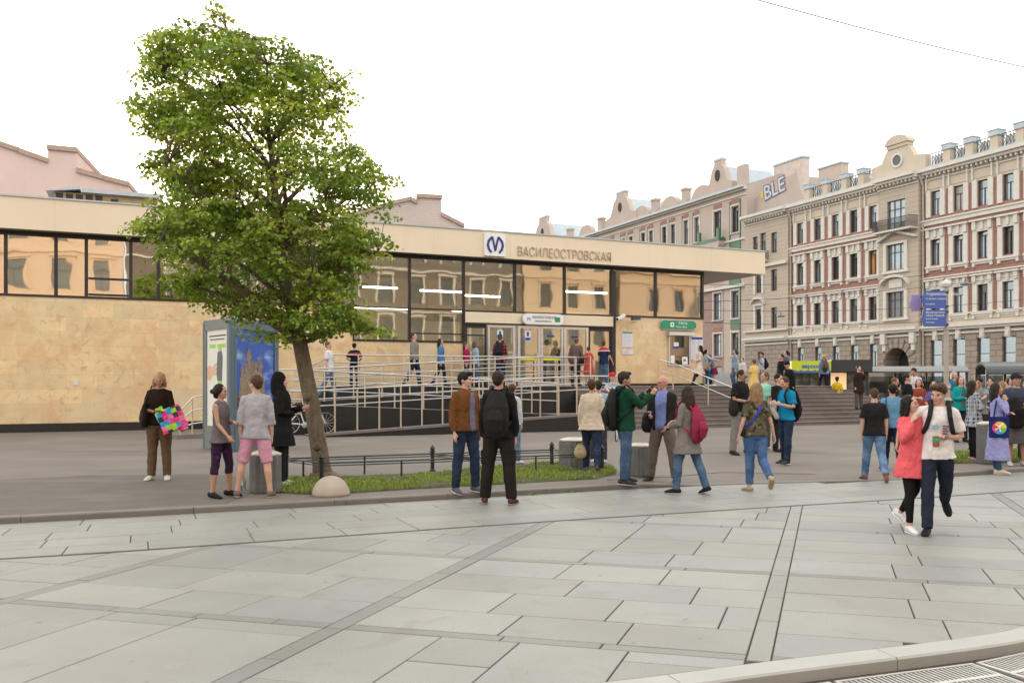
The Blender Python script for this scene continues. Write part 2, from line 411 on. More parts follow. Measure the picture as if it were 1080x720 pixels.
# drain kerb stones
def kerb(name,c,x0,x1,w,zt,zb,L,material,side=-1,gap=.006,bev=.012,zfun=None,label=None):
    # stones along curve c, on its 'side' (-1 = camera's side)
    pts=[p for p in c]; mb=MB(); acc=0; cur=[]
    # resample by arc length
    rs=[]; step=L/6
    P=[V(p) for p in pts if x0-1<p[0]<x1+1]
    total=0; res=[P[0]]
    for a,b in zip(P,P[1:]):
        l=(b-a).length; n=max(1,int(l/.1))
        for k in range(1,n+1): res.append(a+(b-a)*(k/n))
    # cumulative
    out=[res[0]]; acc=0
    for a,b in zip(res,res[1:]):
        acc+=(b-a).length
        if acc>=step: out.append(b); acc=0
    i=0
    while i+6<len(out):
        seg=out[i:i+7]
        inner=[];outer=[]
        for k,p in enumerate(seg):
            t=(out[min(i+k+1,len(out)-1)]-out[max(i+k-1,0)]).normalized(); n=V((-t.y,t.x))*side
            if k==0: p=p+t*gap*.5
            if k==6: p=p-t*gap*.5
            inner.append(p); outer.append(p+n*w)
        zz=[(zfun(p.x,p.y) if zfun else zt) for p in seg]
        N=7; vs=[]
        for p,q,z in zip(inner,outer,zz):
            dv=(q-p).normalized()
            vs+= [(p.x,p.y,zb),(p.x,p.y,z-bev),(p.x+dv.x*bev,p.y+dv.y*bev,z),(q.x-dv.x*bev,q.y-dv.y*bev,z),(q.x,q.y,z-bev),(q.x,q.y,zb)]
        fs=[]
        for k in range(N-1):
            for j in range(5): 
                f=(k*6+j,(k+1)*6+j,(k+1)*6+j+1,k*6+j+1); fs.append(f if side<0 else f[::-1])
        fs.append(tuple(range(6)) ); fs.append(tuple(reversed(range((N-1)*6,N*6))))
        mb.add(vs,fs); i+=6
    return mb.build(name,material,kind='structure')
m_drk=mat('drain_kerb_granite',(.37,.365,.345),.5,var=.06,nscale=3,bump=.1,bscale=200); add_layer(m_drk,130,.55,.7,(.26,.25,.24),.4)
kerb('drain_kerb',DRAIN,-8,11,.19,.006,-.11,1.15,m_drk)
kerb('plaza_kerb',CURB,-14,24,.14,.10,-.05,1.3,m_granr,side=1,bev=.015,zfun=lambda x,y:max(.016,.074*(1-smooth01((x-1.6)/1.8)),.072*smooth01((x-6.4)/.9)))
# plaza asphalt
mb=MB(); NX=[-60,-45,-35,-28,-22,-18]+[-15+i*.5 for i in range(80)]+[26,30,38,50,70,110]
ny=[.12,.5,1,1.7,2.6,3.6,5,7,10,14,19,25,34]
idx={}
for i,x in enumerate(NX):
    for j,dy in enumerate(ny):
        y=curve_y(CURB,x)+dy if dy<30 else 60.0
        z=ground(x,y) if dy<30 else .012
        idx[i,j]=len(mb.v); mb.v.append((x,y,z))
for i in range(len(NX)-1):
    for j in range(len(ny)-1): mb.f.append((idx[i,j],idx[i+1,j],idx[i+1,j+1],idx[i,j+1])); mb.m.append(0)
mb.build('plaza_asphalt',m_asph,smooth=True,kind='structure')
m_pat=mat('asphalt_patch',(.125,.112,.100),.85,var=.14,nscale=2.5,bump=.5,bscale=110); add_layer(m_pat,1.1,.52,.68,(.17,.155,.14),.7,vec=(.6,1.5,1)); add_layer(m_pat,70,.58,.66,(.22,.20,.18),.5)
mb=MB(); pc=[]
top_=[(-60,506),(0,506),(45,504),(90,502.5),(140,501),(215,500),(262,503),(292,508)]
T_=[unproj(*p) for p in top_]
for a,b in zip(T_,T_[1:]):
    for k in range(6):
        p=a+(b-a)*(k/6); q=a+(b-a)*((k+1)/6); rows_=[]
        for x_,y_ in ((p.x,p.y),(q.x,q.y)):
            c_=curve_y(CURB,x_)+.15; rows_.append([(x_,c_+(y_-c_)*t_,ground(x_,c_+(y_-c_)*t_)+.004) for t_ in (0,.2,.5,.8,1.0)])
        for i in range(4): mb.quad(rows_[0][i],rows_[1][i],rows_[1][i+1],rows_[0][i+1])
mb.build('asphalt_patch',m_pat,smooth=True,kind='structure')
# asphalt repair seams
mb=MB(); rs=random.Random(5)
def crack(pts,w,z=.004):
    P=[unproj(*p) for p in pts]; Q=[]
    for a,b in zip(P,P[1:]):
        for k in range(8): Q.append(a+(b-a)*(k/8)+V((0,rs.uniform(-.02,.02),.003)))
    Q.append(P[-1])
    for a,b in zip(Q,Q[1:]):
        mb.quad((a.x,a.y-w/2,ground(a.x,a.y)+z),(b.x,b.y-w/2,ground(b.x,b.y)+z),(b.x,b.y+w/2,ground(b.x,b.y)+z),(a.x,a.y+w/2,ground(a.x,a.y)+z))
crack([(2,506),(90,502),(215,500)],.05); crack([(40,476),(150,476)],.04); crack([(640,506),(760,498),(860,500)],.05,.006); crack([(375,480),(470,476)],.03)
crack([(700,480),(790,476),(900,479)],.04,.006)
mb.build('asphalt_seams',mat('tar',(.06,.055,.05),.7),kind='structure')
# drain grates
m_steel=mat('galvanised_steel',(.55,.54,.52),.45,metal=.7,var=.1,nscale=20)
m_pit=mat('drain_pit',(.03,.028,.026),.9)
def grate_proto():
    r=thing('drain_grate','slotted galvanised drain grate lying in the gutter below the granite drain kerb','grate',group='drain grates in the gutter at lower right')
    L,Wd=.98,.42
    b=MB(); b.box(0,L,0,.02,-.03,0); b.box(0,L,Wd-.02,Wd,-.03,0); b.box(0,.018,.02,Wd-.02,-.03,-.001); b.box(L-.018,L,.02,Wd-.02,-.03,-.001); b.box(.018,L-.018,Wd/2-.016,Wd/2+.016,-.03,-.001)
    b.build('frame',m_steel,r)
    b=MB(); n=30
    for i in range(n):
        x=.03+i*(L-.06)/(n-1)
        b.box(x-.006,x+.006,.02,Wd/2-.016,-.028,-.003); b.box(x-.006,x+.006,Wd/2+.016,Wd-.02,-.028,-.003)
    b.build('bars',m_steel,r)
    MB().quad((0,0,-.05),(L,0,-.05),(L,Wd,-.05),(0,Wd,-.05)).build('pit',m_pit,r)
    return r
g0=grate_proto(); first=True
pts=[V(p) for p in offs(DRAIN,-.21)]
acc=0; last=None; res=[]
for a,b in zip(pts,pts[1:]):
    n=max(1,int((b-a).length/.02))
    for k in range(n): res.append(a+(b-a)*(k/n))
i=0; cur=res[0]
glist=[cur]
for p in res:
    if (p-glist[-1]).length>=1.0: glist.append(p)
for a,b in zip(glist,glist[1:]):
    if a.x<.3 or a.x>6.5: continue
    g=g0 if first else copy_tree(g0); first=False
    t=(b-a).normalized(); an=atan2(t.y,t.x); n=V((t.y,-t.x))
    q=a+n*.47; at(g,(q.x,q.y,-.052),an)
# ================================================================ metro station
PZ=1.45                                           # platform level
m_trav=mat('travertine_cladding',(.72,.555,.33),.42,var=.12,nscale=2.2,bump=.05,bscale=40)
brick_layer(m_trav,.92,.46,mortar=.0035,amt=.09,c2=(1.08,1.05,1.0),bump=.12)
add_layer(m_trav,1.1,.48,.66,(.64,.39,.22),.75,dist=1.2); add_layer(m_trav,2.6,.55,.70,(.52,.28,.18),.6,dist=2.0); add_layer(m_trav,.6,.5,.7,(.66,.56,.38),.6)
add_layer(m_trav,5,.62,.75,(.33,.24,.13),.35,vec=(1,1,.35))
m_fas=mat('fascia_panel',(.76,.645,.485),.55,var=.04,nscale=.6); add_layer(m_fas,1.2,.55,.8,(.66,.55,.41),.5,vec=(1,1,.25))
brick_layer(m_fas,3.1,9,mortar=.004,amt=.02,bump=.0)
m_dark=mat('dark_bronze_frame',(.028,.026,.027),.4,metal=.3,var=.1)
m_black=mat('black_granite',(.022,.021,.022),.22,var=.3,nscale=40,spec=.6); brick_layer(m_black,.95,.9,mortar=.005,amt=.2,bump=.1)
m_roofm=mat('roof_sheet',(.42,.45,.48),.45,metal=.5,var=.1)
m_soff=mat('soffit',(.42,.42,.40),.6,var=.05)
m_glass=glassmat('station_glass',(.70,.70,.64),.22,wave=.13)
m_glass2=glassmat('station_glass_clear',(.75,.75,.70),.13,wave=.08)
m_glassd=glassmat('upper_strip_glass',(.35,.34,.30),.42,wave=.22)
m_int=mat('hall_wall',(.62,.54,.40),.7,var=.06); brick_layer(m_int,1.2,.6,mortar=.006,amt=.05,bump=0)
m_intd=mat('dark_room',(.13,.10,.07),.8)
m_alu=mat('brushed_aluminium',(.62,.62,.63),.35,metal=.8,var=.05)
m_white=mat('white_paint',(.78,.78,.77),.4,var=.03)
SX=MF.sx
x_end=SX(741); DEP=15.0
z_gt=5.95; 
zf_t=MF.z(0,206,-.55); zf_b=MF.z(0,240,-.55)
z_sb=MF.z(0,311.5,0)                                # bottom of the strip window
print('metro',x_end,zf_t,zf_b,z_sb,MF.z(740,337,0),MF.z(800,264,-.55),MF.z(800,287,-.55),MF.z(400,359,0),MF.z(560,343,0))
x372,x489,x647=SX(372),SX(489),SX(646)
z_low=MF.z(400,360); z_door=MF.z(560,343); z_band=MF.z(560,331)
MR=thing('metro_station','low travertine metro pavilion with long cream fascia, glazed upper wall and entrance doors','station',MF.p,MF.a)
def MP(mb,name,mats,**k): return mb.build(name,mats,MR,**k)
# walls (thin cladding in front, with real wall thickness)
XL=-9.0
def wall(x0,x1,z0,z1,y0=0.0,y1=.35):
    return MB().box(x0,x1,y0,y1,z0,z1)
b=MB(); b.prism([(XL,.30),(x489,.30),(x489,z_low),(x372,z_low),(x372,z_sb),(XL,z_sb)],0,.35); MP(b,'stone_wall',m_trav)
MP(MB().box(x647+.06,x_end,0,.35,PZ-.02,z_sb),'stone_wall',m_trav)
b=MB(); b.box(x_end-.35,x_end,.352,DEP,PZ-.02,z_sb); MP(b,'side_wall',m_trav)
MP(MB().box(XL,x489,-.03,.34,-.1,.298),'plinth',m_black)
MP(MB().box(x647+.06,x_end+.02,-.03,.3,PZ-.05,PZ+.10),'plinth',m_black)
# roof + fascia
ov=SX(807,-.55)
b=MB(); b.box(XL-1,ov,-.55,-.40,zf_b,zf_t); b.box(ov-.15,ov,-.40,DEP+.6,zf_b,zf_t); MP(b,'fascia',m_fas)
b=MB(); b.box(XL-1,ov-.15,-.40,DEP+.6,zf_b+.02,zf_b+.10); MP(b,'soffit',m_soff)
b=MB(); b.box(XL-1,ov-.15,-.40,DEP+.6,zf_t-.12,zf_t-.05); MP(b,'roof',m_roofm)
b=MB(); b.box(XL-1,ov+.03,-.59,-.36,zf_t,zf_t+.05); b.box(ov-.2,ov+.03,-.36,DEP+.6,zf_t,zf_t+.05); MP(b,'roof_trim',m_roofm)
b=MB(); b.box(x_end-.02,x_end+.05,-.02,.18,z_sb,zf_b+.02)
MP(b,'corner_post',m_dark)
MP(MB().box(x_end-.3,x_end-.05,.36,DEP,z_sb,zf_b),'clerestory_side',m_dark)
# windows
zt=zf_b+.02
def window(x0,x1,z0,z1,gl,fw=.05,bars=(),hbars=(),top=.14,nm='window'):
    f=MB(); f.box(x0,x1,-.03,.09,z1-top,z1); f.box(x0,x1,-.03,.09,z0,z0+fw*1.4)
    f.box(x0,x0+fw,-.028,.088,z0+fw*1.4,z1-top); f.box(x1-fw,x1,-.028,.088,z0+fw*1.4,z1-top)
    for x in bars: f.box(x-fw/2,x+fw/2,-.026,.086,z0+fw*1.4,z1-top)
    for z in hbars: f.box(x0+fw,x1-fw,-.024,.084,z-fw/2,z+fw/2)
    w_=MP(f,nm,m_dark)
    MB().box(x0+fw*.5,x1-fw*.5,.03,.045,z0+fw,z1-top*.5).build('pane',gl,w_)
    return w_
cols=[XL]+[XL+2.0+i*2 for i in range(0)]
px_m=[-60,6,59,91,138,167,215,262,318,372]
xs=[SX(p) for p in px_m]; xs[0]=XL
for a,b_ in zip(xs,xs[1:]): window(a,b_,z_sb,zt,m_glassd)
# opened vent in the fourth bay
f=MB(); f.box(xs[3]+.06,xs[4]-.06,-.05,.02,z_sb+.1,z_sb+.16); f.box(xs[3]+.06,xs[4]-.06,-.05,.02,z_sb+.62,z_sb+.68); MP(f,'vent_sash',m_dark)
zmid=MF.z(400,324)
xc=[SX(p) for p in (372,432,489)]
window(xc[0],xc[1],z_low,zt,m_glass,hbars=(zmid,)); window(xc[1],xc[2],z_low,zt,m_glass,hbars=(zmid,z_low+.33))
xd=[SX(p) for p in (489,543,595.5,645.5)]
for a,b_ in zip(xd,xd[1:]): window(a,b_,z_band,zt,m_glass)
xe=[SX(p) for p in (645.5,691.5,741)]
for a,b_ in zip(xe,xe[1:]): window(a,b_,z_sb,zt,m_glassd if 0 else m_glass)
# cream band above the doors
MP(MB().box(xd[0]+.04,xd[3],-.10,.25,z_door,z_band-.005),'lintel_band',m_fas)
MP(MB().box(xd[0]+.04,xd[3],-.115,-.102,z_door-.02,z_door+.04),'lintel_trim',m_dark)
MP(MB().box(SX(645.5)-.06,SX(645.5)+.14,-.06,.3,PZ,zt-.2),'portal_post',m_dark)
MP(MB().box(xd[0]-.03,xd[0]+.07,-.05,.3,PZ,z_band),'portal_post',m_dark)
# side lights and doors
window(SX(489)+.08,SX(513),PZ,z_door-.02,m_glass2,hbars=(PZ+1.95,),nm='side_window')
window(SX(621),SX(644.5),PZ,z_door-.02,m_glass,nm='side_window')
m_blue=mat('door_sign_blue',(.02,.08,.42),.5)
m_yel=mat('yellow_tape',(.75,.72,.02),.5)
for i,(p0,p1) in enumerate([(514,543),(546,569.5),(570,593.5),(594.5,620)]):
    a,b_=SX(p0),SX(p1); f=MB(); t=.09
    f.box(a,b_,-.05,.05,z_door-.12,z_door-.03); f.box(a,a+t,-.05,.05,PZ,z_door-.12); f.box(b_-t,b_,-.05,.05,PZ,z_door-.12); f.box(a+t,b_-t,-.05,.05,PZ,PZ+.16)
    d_=MP(f,'door',m_alu)
    MB().box(a+t*.7,b_-t*.7,-.006,.006,PZ+.1,z_door-.07).build('pane',m_glass2,d_)
    MB().tube([(b_-t*1.6,-.09,PZ+.8),(b_-t*1.6,-.09,PZ+1.3)],.015).build('handle',m_alu,d_)
    c=(a+b_)/2-.05
    if i<2:
        MB().box(c-.12,c+.12,-.012,-.008,z_door-.62,z_door-.22).box(c-.11,c+.11,-.015,-.0125,z_door-.60,z_door-.48,1).box(c-.05,c+.05,-.015,-.0125,z_door-.44,z_door-.26,1).build('door_notice',[m_white,m_blue],d_)
    else: MB().tube([(c-.1,-.012,z_door-.4),(c+.1,-.012,z_door-.4)],.05).build('door_notice',m_blue,d_)
    if i in(1,2): MB().box(a+t,b_-t,-.013,-.008,PZ+1.02,PZ+1.14).build('warning_tape',m_yel,d_)
# hall interior
b=MB(); b.box(x372-.4,x_end-.36,7.2,7.3,PZ-.1,zf_b+.02); b.box(x372-.5,x372-.4,.36,7.2,PZ-.1,zf_b); MP(b,'hall_wall',m_int)
MP(MB().box(XL,x_end-.36,.36,7.2,PZ-.13,PZ),'hall_floor',m_black)
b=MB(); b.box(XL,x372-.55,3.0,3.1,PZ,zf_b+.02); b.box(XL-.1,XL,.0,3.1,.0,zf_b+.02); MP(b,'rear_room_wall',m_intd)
b=MB()
for k in range(9): b.box(x489-1+k*1.0,x489-.72+k*1.0,4.2,4.5,PZ,PZ+1.05)
MP(b,'turnstile',m_alu)
m_tube=emis('tube_light',(1,.96,.88),16)
m_green=mat('sign_green',(.02,.26,.13),.45)
def mthing(name,lab,cat,x,y,z,group=None): 
    return thing(name,lab,cat,MF.W(x,y,z),MF.a,group)
for i,(pa,pb,pya) in enumerate([(383,419,304),(443,489,308),(490,527,313),(596,640,309)]):
    y=3.2; xa,xb=SX(pa,y),SX(pb,y); z=min(MF.z((pa+pb)/2,pya,y),zf_b-.3)
    if xb-xa<.5: continue
    r=mthing('ceiling_tube_light','long white tube light glowing inside the hall, '+['leftmost beside the tree crown','second from the left, above the hall window','third from the left, over the doors','rightmost behind the glass'][i],'lamp',(xa+xb)/2,y,z,'tube lights hanging in the station hall')
    L=(xb-xa)/2
    MB().box(-L,L,-.05,.05,0,.06).build('tube',m_tube,r); MB().box(-L,L,-.07,.07,.061,.10).box(-L*.7-.01,-L*.7+.01,-.01,.01,.1,zf_b-z).box(L*.7-.01,L*.7+.01,-.01,.01,.1,zf_b-z).build('housing',m_white,r)
for i in range(3):   # rows deeper in the hall
    y=5.2; x=SX(430)+i*5.2; r=mthing('ceiling_tube_light','white tube light in the back row of the hall, '+['left one','middle one','right one'][i],'lamp',x,y,z_door+.9,'tube lights hanging in the station hall')
    MB().box(-1.6,1.6,-.05,.05,0,.06).build('tube',m_tube,r); MB().box(-1.6,1.6,-.07,.07,.061,.10).build('housing',m_white,r)
r=mthing('exit_sign_board','green direction board hanging inside the hall beside the doors','sign',SX(466,1.2),1.2,MF.z(466,334,1.2))
MB().box(-.75,.75,-.03,.03,-.18,.18).build('board',m_green,r); MB().box(-.6,-.35,-.035,-.031,-.1,.1).box(.3,.6,-.035,-.031,-.08,.08).build('pictogram',m_white,r); MB().tube([(-.6,0,.18),(-.6,0,1.3)],.01).tube([(.6,0,.18),(.6,0,1.3)],.01).build('hanger',m_dark,r)
# ------------------------------------------------ signs on the front
m_letter=mat('letter_metal',(.46,.37,.26),.45,metal=.3)
yF=-.55
xa,xb=SX(545,yF),SX(643,yF); za=MF.z(545,270,yF)
r=mthing('station_name_lettering','raised station name letters on the cream fascia right of the blue logo','lettering',xa,yF,za)
t_=text('letters','ВАСИЛЕОСТРОВСКАЯ',.50,m_letter,r,loc=(0,-.03,.02),extrude=.015,bold=-.007)
bpy.context.view_layer.update(); t_.scale=((xb-xa)/t_.dimensions.x,1,1)
m_logo=mat('logo_blue',(.02,.035,.25),.4)
xa,xb=SX(510,yF),SX(532,yF); zb=MF.z(521,270.5,yF); hh=xb-xa
zz=MF.z(521,247,yF)-zb
r=mthing('metro_logo_sign','white square panel with the blue curved metro letter M on the fascia','sign',(xa+xb)/2,yF,zb)
MB().box(-hh/2,hh/2,-.12,-.002,0,zz).build('panel',m_white,r)
b=MB(); W2=hh*.36; c=zz/2; rr=.034
def pl(pts,w=.032):
    for (x0,z0),(x1,z1) in zip(pts,pts[1:]):
        dx,dz=x1-x0,z1-z0; l=sqrt(dx*dx+dz*dz); nx,nz=-dz/l*w,dx/l*w; ex,ez=dx/l*w*.4,dz/l*w*.4
        b.prism([(x0+nx-ex,z0+nz-ez),(x1+nx+ex,z1+nz+ez),(x1-nx+ex,z1-nz+ez),(x0-nx-ex,z0-nz-ez)],-.145,-.122)
H2=zz*.33
left=[(-W2*.55,c-H2),(-W2*.85,c-H2*.6),(-W2,c-H2*.05),(-W2*.88,c+H2*.5),(-W2*.55,c+H2*.9),(-W2*.38,c+H2)]
pl(left,.042); pl([(-x,z) for x,z in left],.042); pl([(-W2*.38,c+H2),(0,c-H2*.75),(W2*.38,c+H2)],.036)
b.build('letter_m',m_logo,r)
# oval plate above the doors
def capsule(L,Hh,n=10):
    r_=Hh/2; pts=[]
    for k in range(n+1): a=-pi/2+pi*k/n; pts.append((L/2-r_+r_*cos(a),r_*sin(a)))
    for k in range(n+1): a=pi/2+pi*k/n; pts.append((-L/2+r_+r_*cos(a),r_*sin(a)))
    return pts
xa,xb=SX(550.5,-.15),SX(594,-.15); z0=MF.z(572,342,-.15); z1=MF.z(572,331.5,-.15); L=xb-xa
r=mthing('entrance_name_plate','white rounded name plate with a small green box above the entrance doors','sign',(xa+xb)/2,-.115,(z0+z1)/2)
MB().prism(capsule(L,z1-z0),-.12,-.001).build('plate',m_white,r)
MB().prism(capsule(L+.06,z1-z0+.06),-.09,-.0015).build('rim',m_alu,r)
m_dgrey=mat('dark_print',(.06,.06,.08),.6)
text('letters','ВАСИЛЕОСТРОВСКАЯ',.15,m_dgrey,r,loc=(-L*.27,-.123,.02),extrude=.004,sx=.62)
text('letters','VASILEOSTROVSKAYA',.095,m_dgrey,r,loc=(-L*.22,-.123,-.11),extrude=.004,sx=.78)
text('emblem','M',.20,m_logo,r,loc=(-L*.40,-.123,-.08),extrude=.004)
MB().box(L*.27,L*.40,-.125,-.1205,-.10,.09).build('line_marker',m_green,r)
# green ticket office sign
xa,xb=SX(696,-.03),SX(733.5,-.03); z0=MF.z(715,347.5,-.03); z1=MF.z(715,338,-.03); L=xb-xa
r=mthing('ticket_office_sign','green rounded ticket office sign with white lettering on the travertine wall','sign',(xa+xb)/2,-.003,(z0+z1)/2)
MB().prism(capsule(L,z1-z0),-.10,-.001).build('plate',m_green,r); MB().prism(capsule(L+.05,z1-z0+.05),-.075,-.0015).build('rim',m_alu,r)
text('letters','Касса',.17,m_white,r,loc=(-.02,-.103,.03),extrude=.004,sx=.9); text('letters','Ticket office',.12,m_white,r,loc=(-.16,-.103,-.12),extrude=.004,sx=.95)
MB().box(-.42,-.24,-.105,-.1005,-.09,.10).build('pictogram',m_white,r); MB().box(-.36,-.30,-.108,-.1055,-.03,.05).build('pictogram',m_logo,r)
# ticket window
xa,xb=SX(704.5),SX(727.5); z0=MF.z(716,386); z1=MF.z(716,354)
m_tw=glassmat('ticket_glass',(.4,.4,.38),.12)
fr=MP(MB().box(xa,xa+.06,-.06,-.001,z0,z1).box(xb-.06,xb,-.06,-.001,z0,z1).box(xa+.06,xb-.06,-.06,-.001,z0,z0+.06).box(xa+.06,xb-.06,-.015,-.002,z0+.06,z1,1),'ticket_window',[m_alu,m_intd])
MB().box(xa+.06,xb-.06,-.045,-.04,z0+.06,z1).build('pane',m_tw,fr)
MB().box(xa-.08,xb+.08,-.26,-.001,z1,z1+.14).build('shutter_box',m_alu,fr)
MB().box(xa+.25,xa+.5,-.05,-.046,z1-.45,z1-.28).box(xa+.1,xa+.3,-.05,-.046,z0+.1,z0+.45).box(xb-.42,xb-.15,-.05,-.046,z0+.08,z0+.40).build('notice',m_white,fr)
MB().box(xa+.25,xa+.5,-.052,-.047,z1-.56,z1-.46).build('notice',m_blue,fr)
MB().box(xb-.36,xb-.24,-.052,-.051,z0+.2,z0+.3).build('notice',m_green,fr)
# posters
m_paper=mat('poster_paper',(.66,.66,.72),.6,var=.05); m_ink=mat('poster_print',(.32,.33,.45),.7)
def poster(nm,lab,pa,pb,ya,yb,head,cols,rows):
    xa,xb=SX(pa),SX(pb); z0=MF.z((pa+pb)/2,yb); z1=MF.z((pa+pb)/2,ya)
    r=mthing(nm,lab,'poster',(xa+xb)/2,0,z0); w_=(xb-xa)/2; h=z1-z0
    MB().box(-w_,w_,-.03,-.001,0,h).build('sheet',m_paper,r)
    if head: MB().box(-w_+.02,w_-.02,-.034,-.031,h*.88,h*.98).build('heading',head,r)
    b=MB(); rq=random.Random(len(nm)+rows)
    for c in range(cols):
        for k in range(rows):
            x0=-w_+.05+c*(2*w_-.1)/cols; x1=x0+(2*w_-.1)/cols*rq.uniform(.55,.88); z=h*.84-k*h*.8/rows
            b.box(x0,x1,-.0335,-.0305,z-.011,z)
    b.build('print',m_ink,r)
poster('fare_notice','white fare notice with green heading on the wall below the camera',656,667,349.5,366,m_green,2,9)
poster('small_notice','small white notice under the fare notice',655.5,667.5,369,373.5,None,1,3)
poster('tariff_board','large white board of printed columns right of the ticket window',728.5,741,355,379,m_logo,2,14)
poster('address_plate','tiny white plate on the bare travertine wall at far left',77.5,82,401,406,None,1,2)
# cctv
for i,(px,py,dz,lab) in enumerate([(655,334,-1,'white cctv camera on an arm at the left end of the travertine wall'),(671,336,1,'dark cctv camera on the same arm, right of the white one')]):
    r=mthing('cctv_camera',lab,'camera',SX(px,-.35),-.03,MF.z(px,py,-.35))
    M=Matrix.Rotation(R(20 if i==0 else -5),4,'Y')
    b=MB().box(-.20,.16,-.41,-.29,-.06,.06).xf(Matrix.Rotation(R(-28),4,'Y') if i==0 else M); b.build('housing',m_white if i==0 else m_dgrey,r)
    b=MB().box(-.25,-.19,-.40,-.30,-.05,.05).xf(Matrix.Rotation(R(-28),4,'Y') if i==0 else M); b.build('lens_hood',m_black,r)
    MB().tube([(0,-.35,-.05),(0,-.35,-.12),(0,.03,-.12)],.02).build('bracket',m_alu,r)
# rooftop machine room and its vents (left)
x0,x1=SX(54,4),SX(166,4)
r=mthing('rooftop_plant_room','low yellow brick plant room with grey sheet roof on the left of the pavilion roof','plant room',x0,4,zf_t-.1)
L=x1-x0; zq=MF.z(54,198,4)-zf_t+.1
m_ybr=mat('yellow_brick',(.55,.42,.24),.8,var=.1); brick_layer(m_ybr,.25,.08,mortar=.012,amt=.12)
MB().box(.1,L,0,4,0,zq-.12).build('wall',m_ybr,r)
MB().prism([(-.15,zq-.15),(L*.27,zq+.12),(L*.27,zq-.02),(0,zq-.15)],-.25,4.2).box(L*.28,L+.2,-.25,4.2,zq-.12,zq+.02).build('roof',m_roofm,r)
b=MB()
for k in range(5): b.box(.15+k*.32,.38+k*.32,-.02,.02,zq-.40,zq-.17)
b.build('vent',m_dark,r)
MB().box(L*.55,L*.62,-.03,.0,0.05,zq-.25).build('vent',m_dark,r)
# ================================================================ steps, platform, ramps
m_step=mat('step_granite',(.185,.155,.142),.6,var=.12,nscale=2,bump=.1,bscale=150); add_layer(m_step,100,.5,.7,(.12,.09,.085),.5)
brick_layer(m_step,1.3,50,mortar=.006,amt=.14,bump=.05)
m_pave=mat('platform_granite',(.24,.21,.20),.6,var=.1); add_layer(m_pave,100,.5,.7,(.14,.12,.115),.5)
SXL=SX(652,-6.2); SXR=SX(880,-3)+.4
NS=10; TR=.33
stair=thing('granite_steps','broad flight of reddish grey granite steps rising to the station platform','steps',MF.p,MF.a)
b=MB()
for i in range(NS):
    zt_=PZ-i*PZ/NS; y0=-3.0-i*TR; xr=SXR+i*TR*.9
    b.box(SXL,xr,y0,12,zt_-PZ/NS+ (0.0 if i<NS-1 else -.2),zt_-.035)
    b.box(SXL,xr+.025,y0-.025,y0+.35,zt_-.035,zt_); b.box(xr-.33,xr+.025,y0+.35,12,zt_-.035,zt_)
b.build('treads',m_step,stair)
MB().box(SXL,SXR-.33,-2.65,12,PZ-.034,PZ).build('platform_top',m_pave,stair)
MB().box(SX(300,-1.8)+1.2,SXL-.01,-1.8,-.031,-.1,PZ).build('walkway',[m_black],stair)
m_rampf=mat('ramp_paving',(.20,.18,.17),.7,var=.1)
ramp_=thing('access_ramp','zigzag access ramp with black granite sides in front of the station','ramp',MF.p,MF.a)
xl,xr=SX(322,-6.2),SXL-.01
def wedge(nm,x0,x1,ya,yb,z0,z1,xpad0=0,xpad1=0):
    p=[(x0-xpad0,-.1),(x1+xpad1,-.1),(x1+xpad1,z1),(x1,z1),(x0,z0),(x0-xpad0,z0)]
    q=[]; 
    for a in p:
        if not q or a!=q[-1]: q.append(a)
    MB().prism(q,ya,yb).build(nm,m_black,ramp_)
    MB().add([(x0-xpad0,ya+.12,z0+.006),(x0,ya+.12,z0+.006),(x1,ya+.12,z1+.006),(x1+xpad1,ya+.12,z1+.006),(x0-xpad0,yb-.12,z0+.006),(x0,yb-.12,z0+.006),(x1,yb-.12,z1+.006),(x1+xpad1,yb-.12,z1+.006)],[(0,1,5,4),(1,2,6,5),(2,3,7,6)]).build('ramp_surface',m_rampf,ramp_)
XA,XB=xl+.2,xr-1.5
wedge('side_wall',XA,XB,-6.2,-4.75,.05,.50,0,1.45)
wedge('side_wall',XA,XB,-4.70,-3.25,.92,.502,1.3,1.45)
wedge('side_wall',XA,XB,-3.20,-1.82,.94,PZ-.005,1.3,1.45)
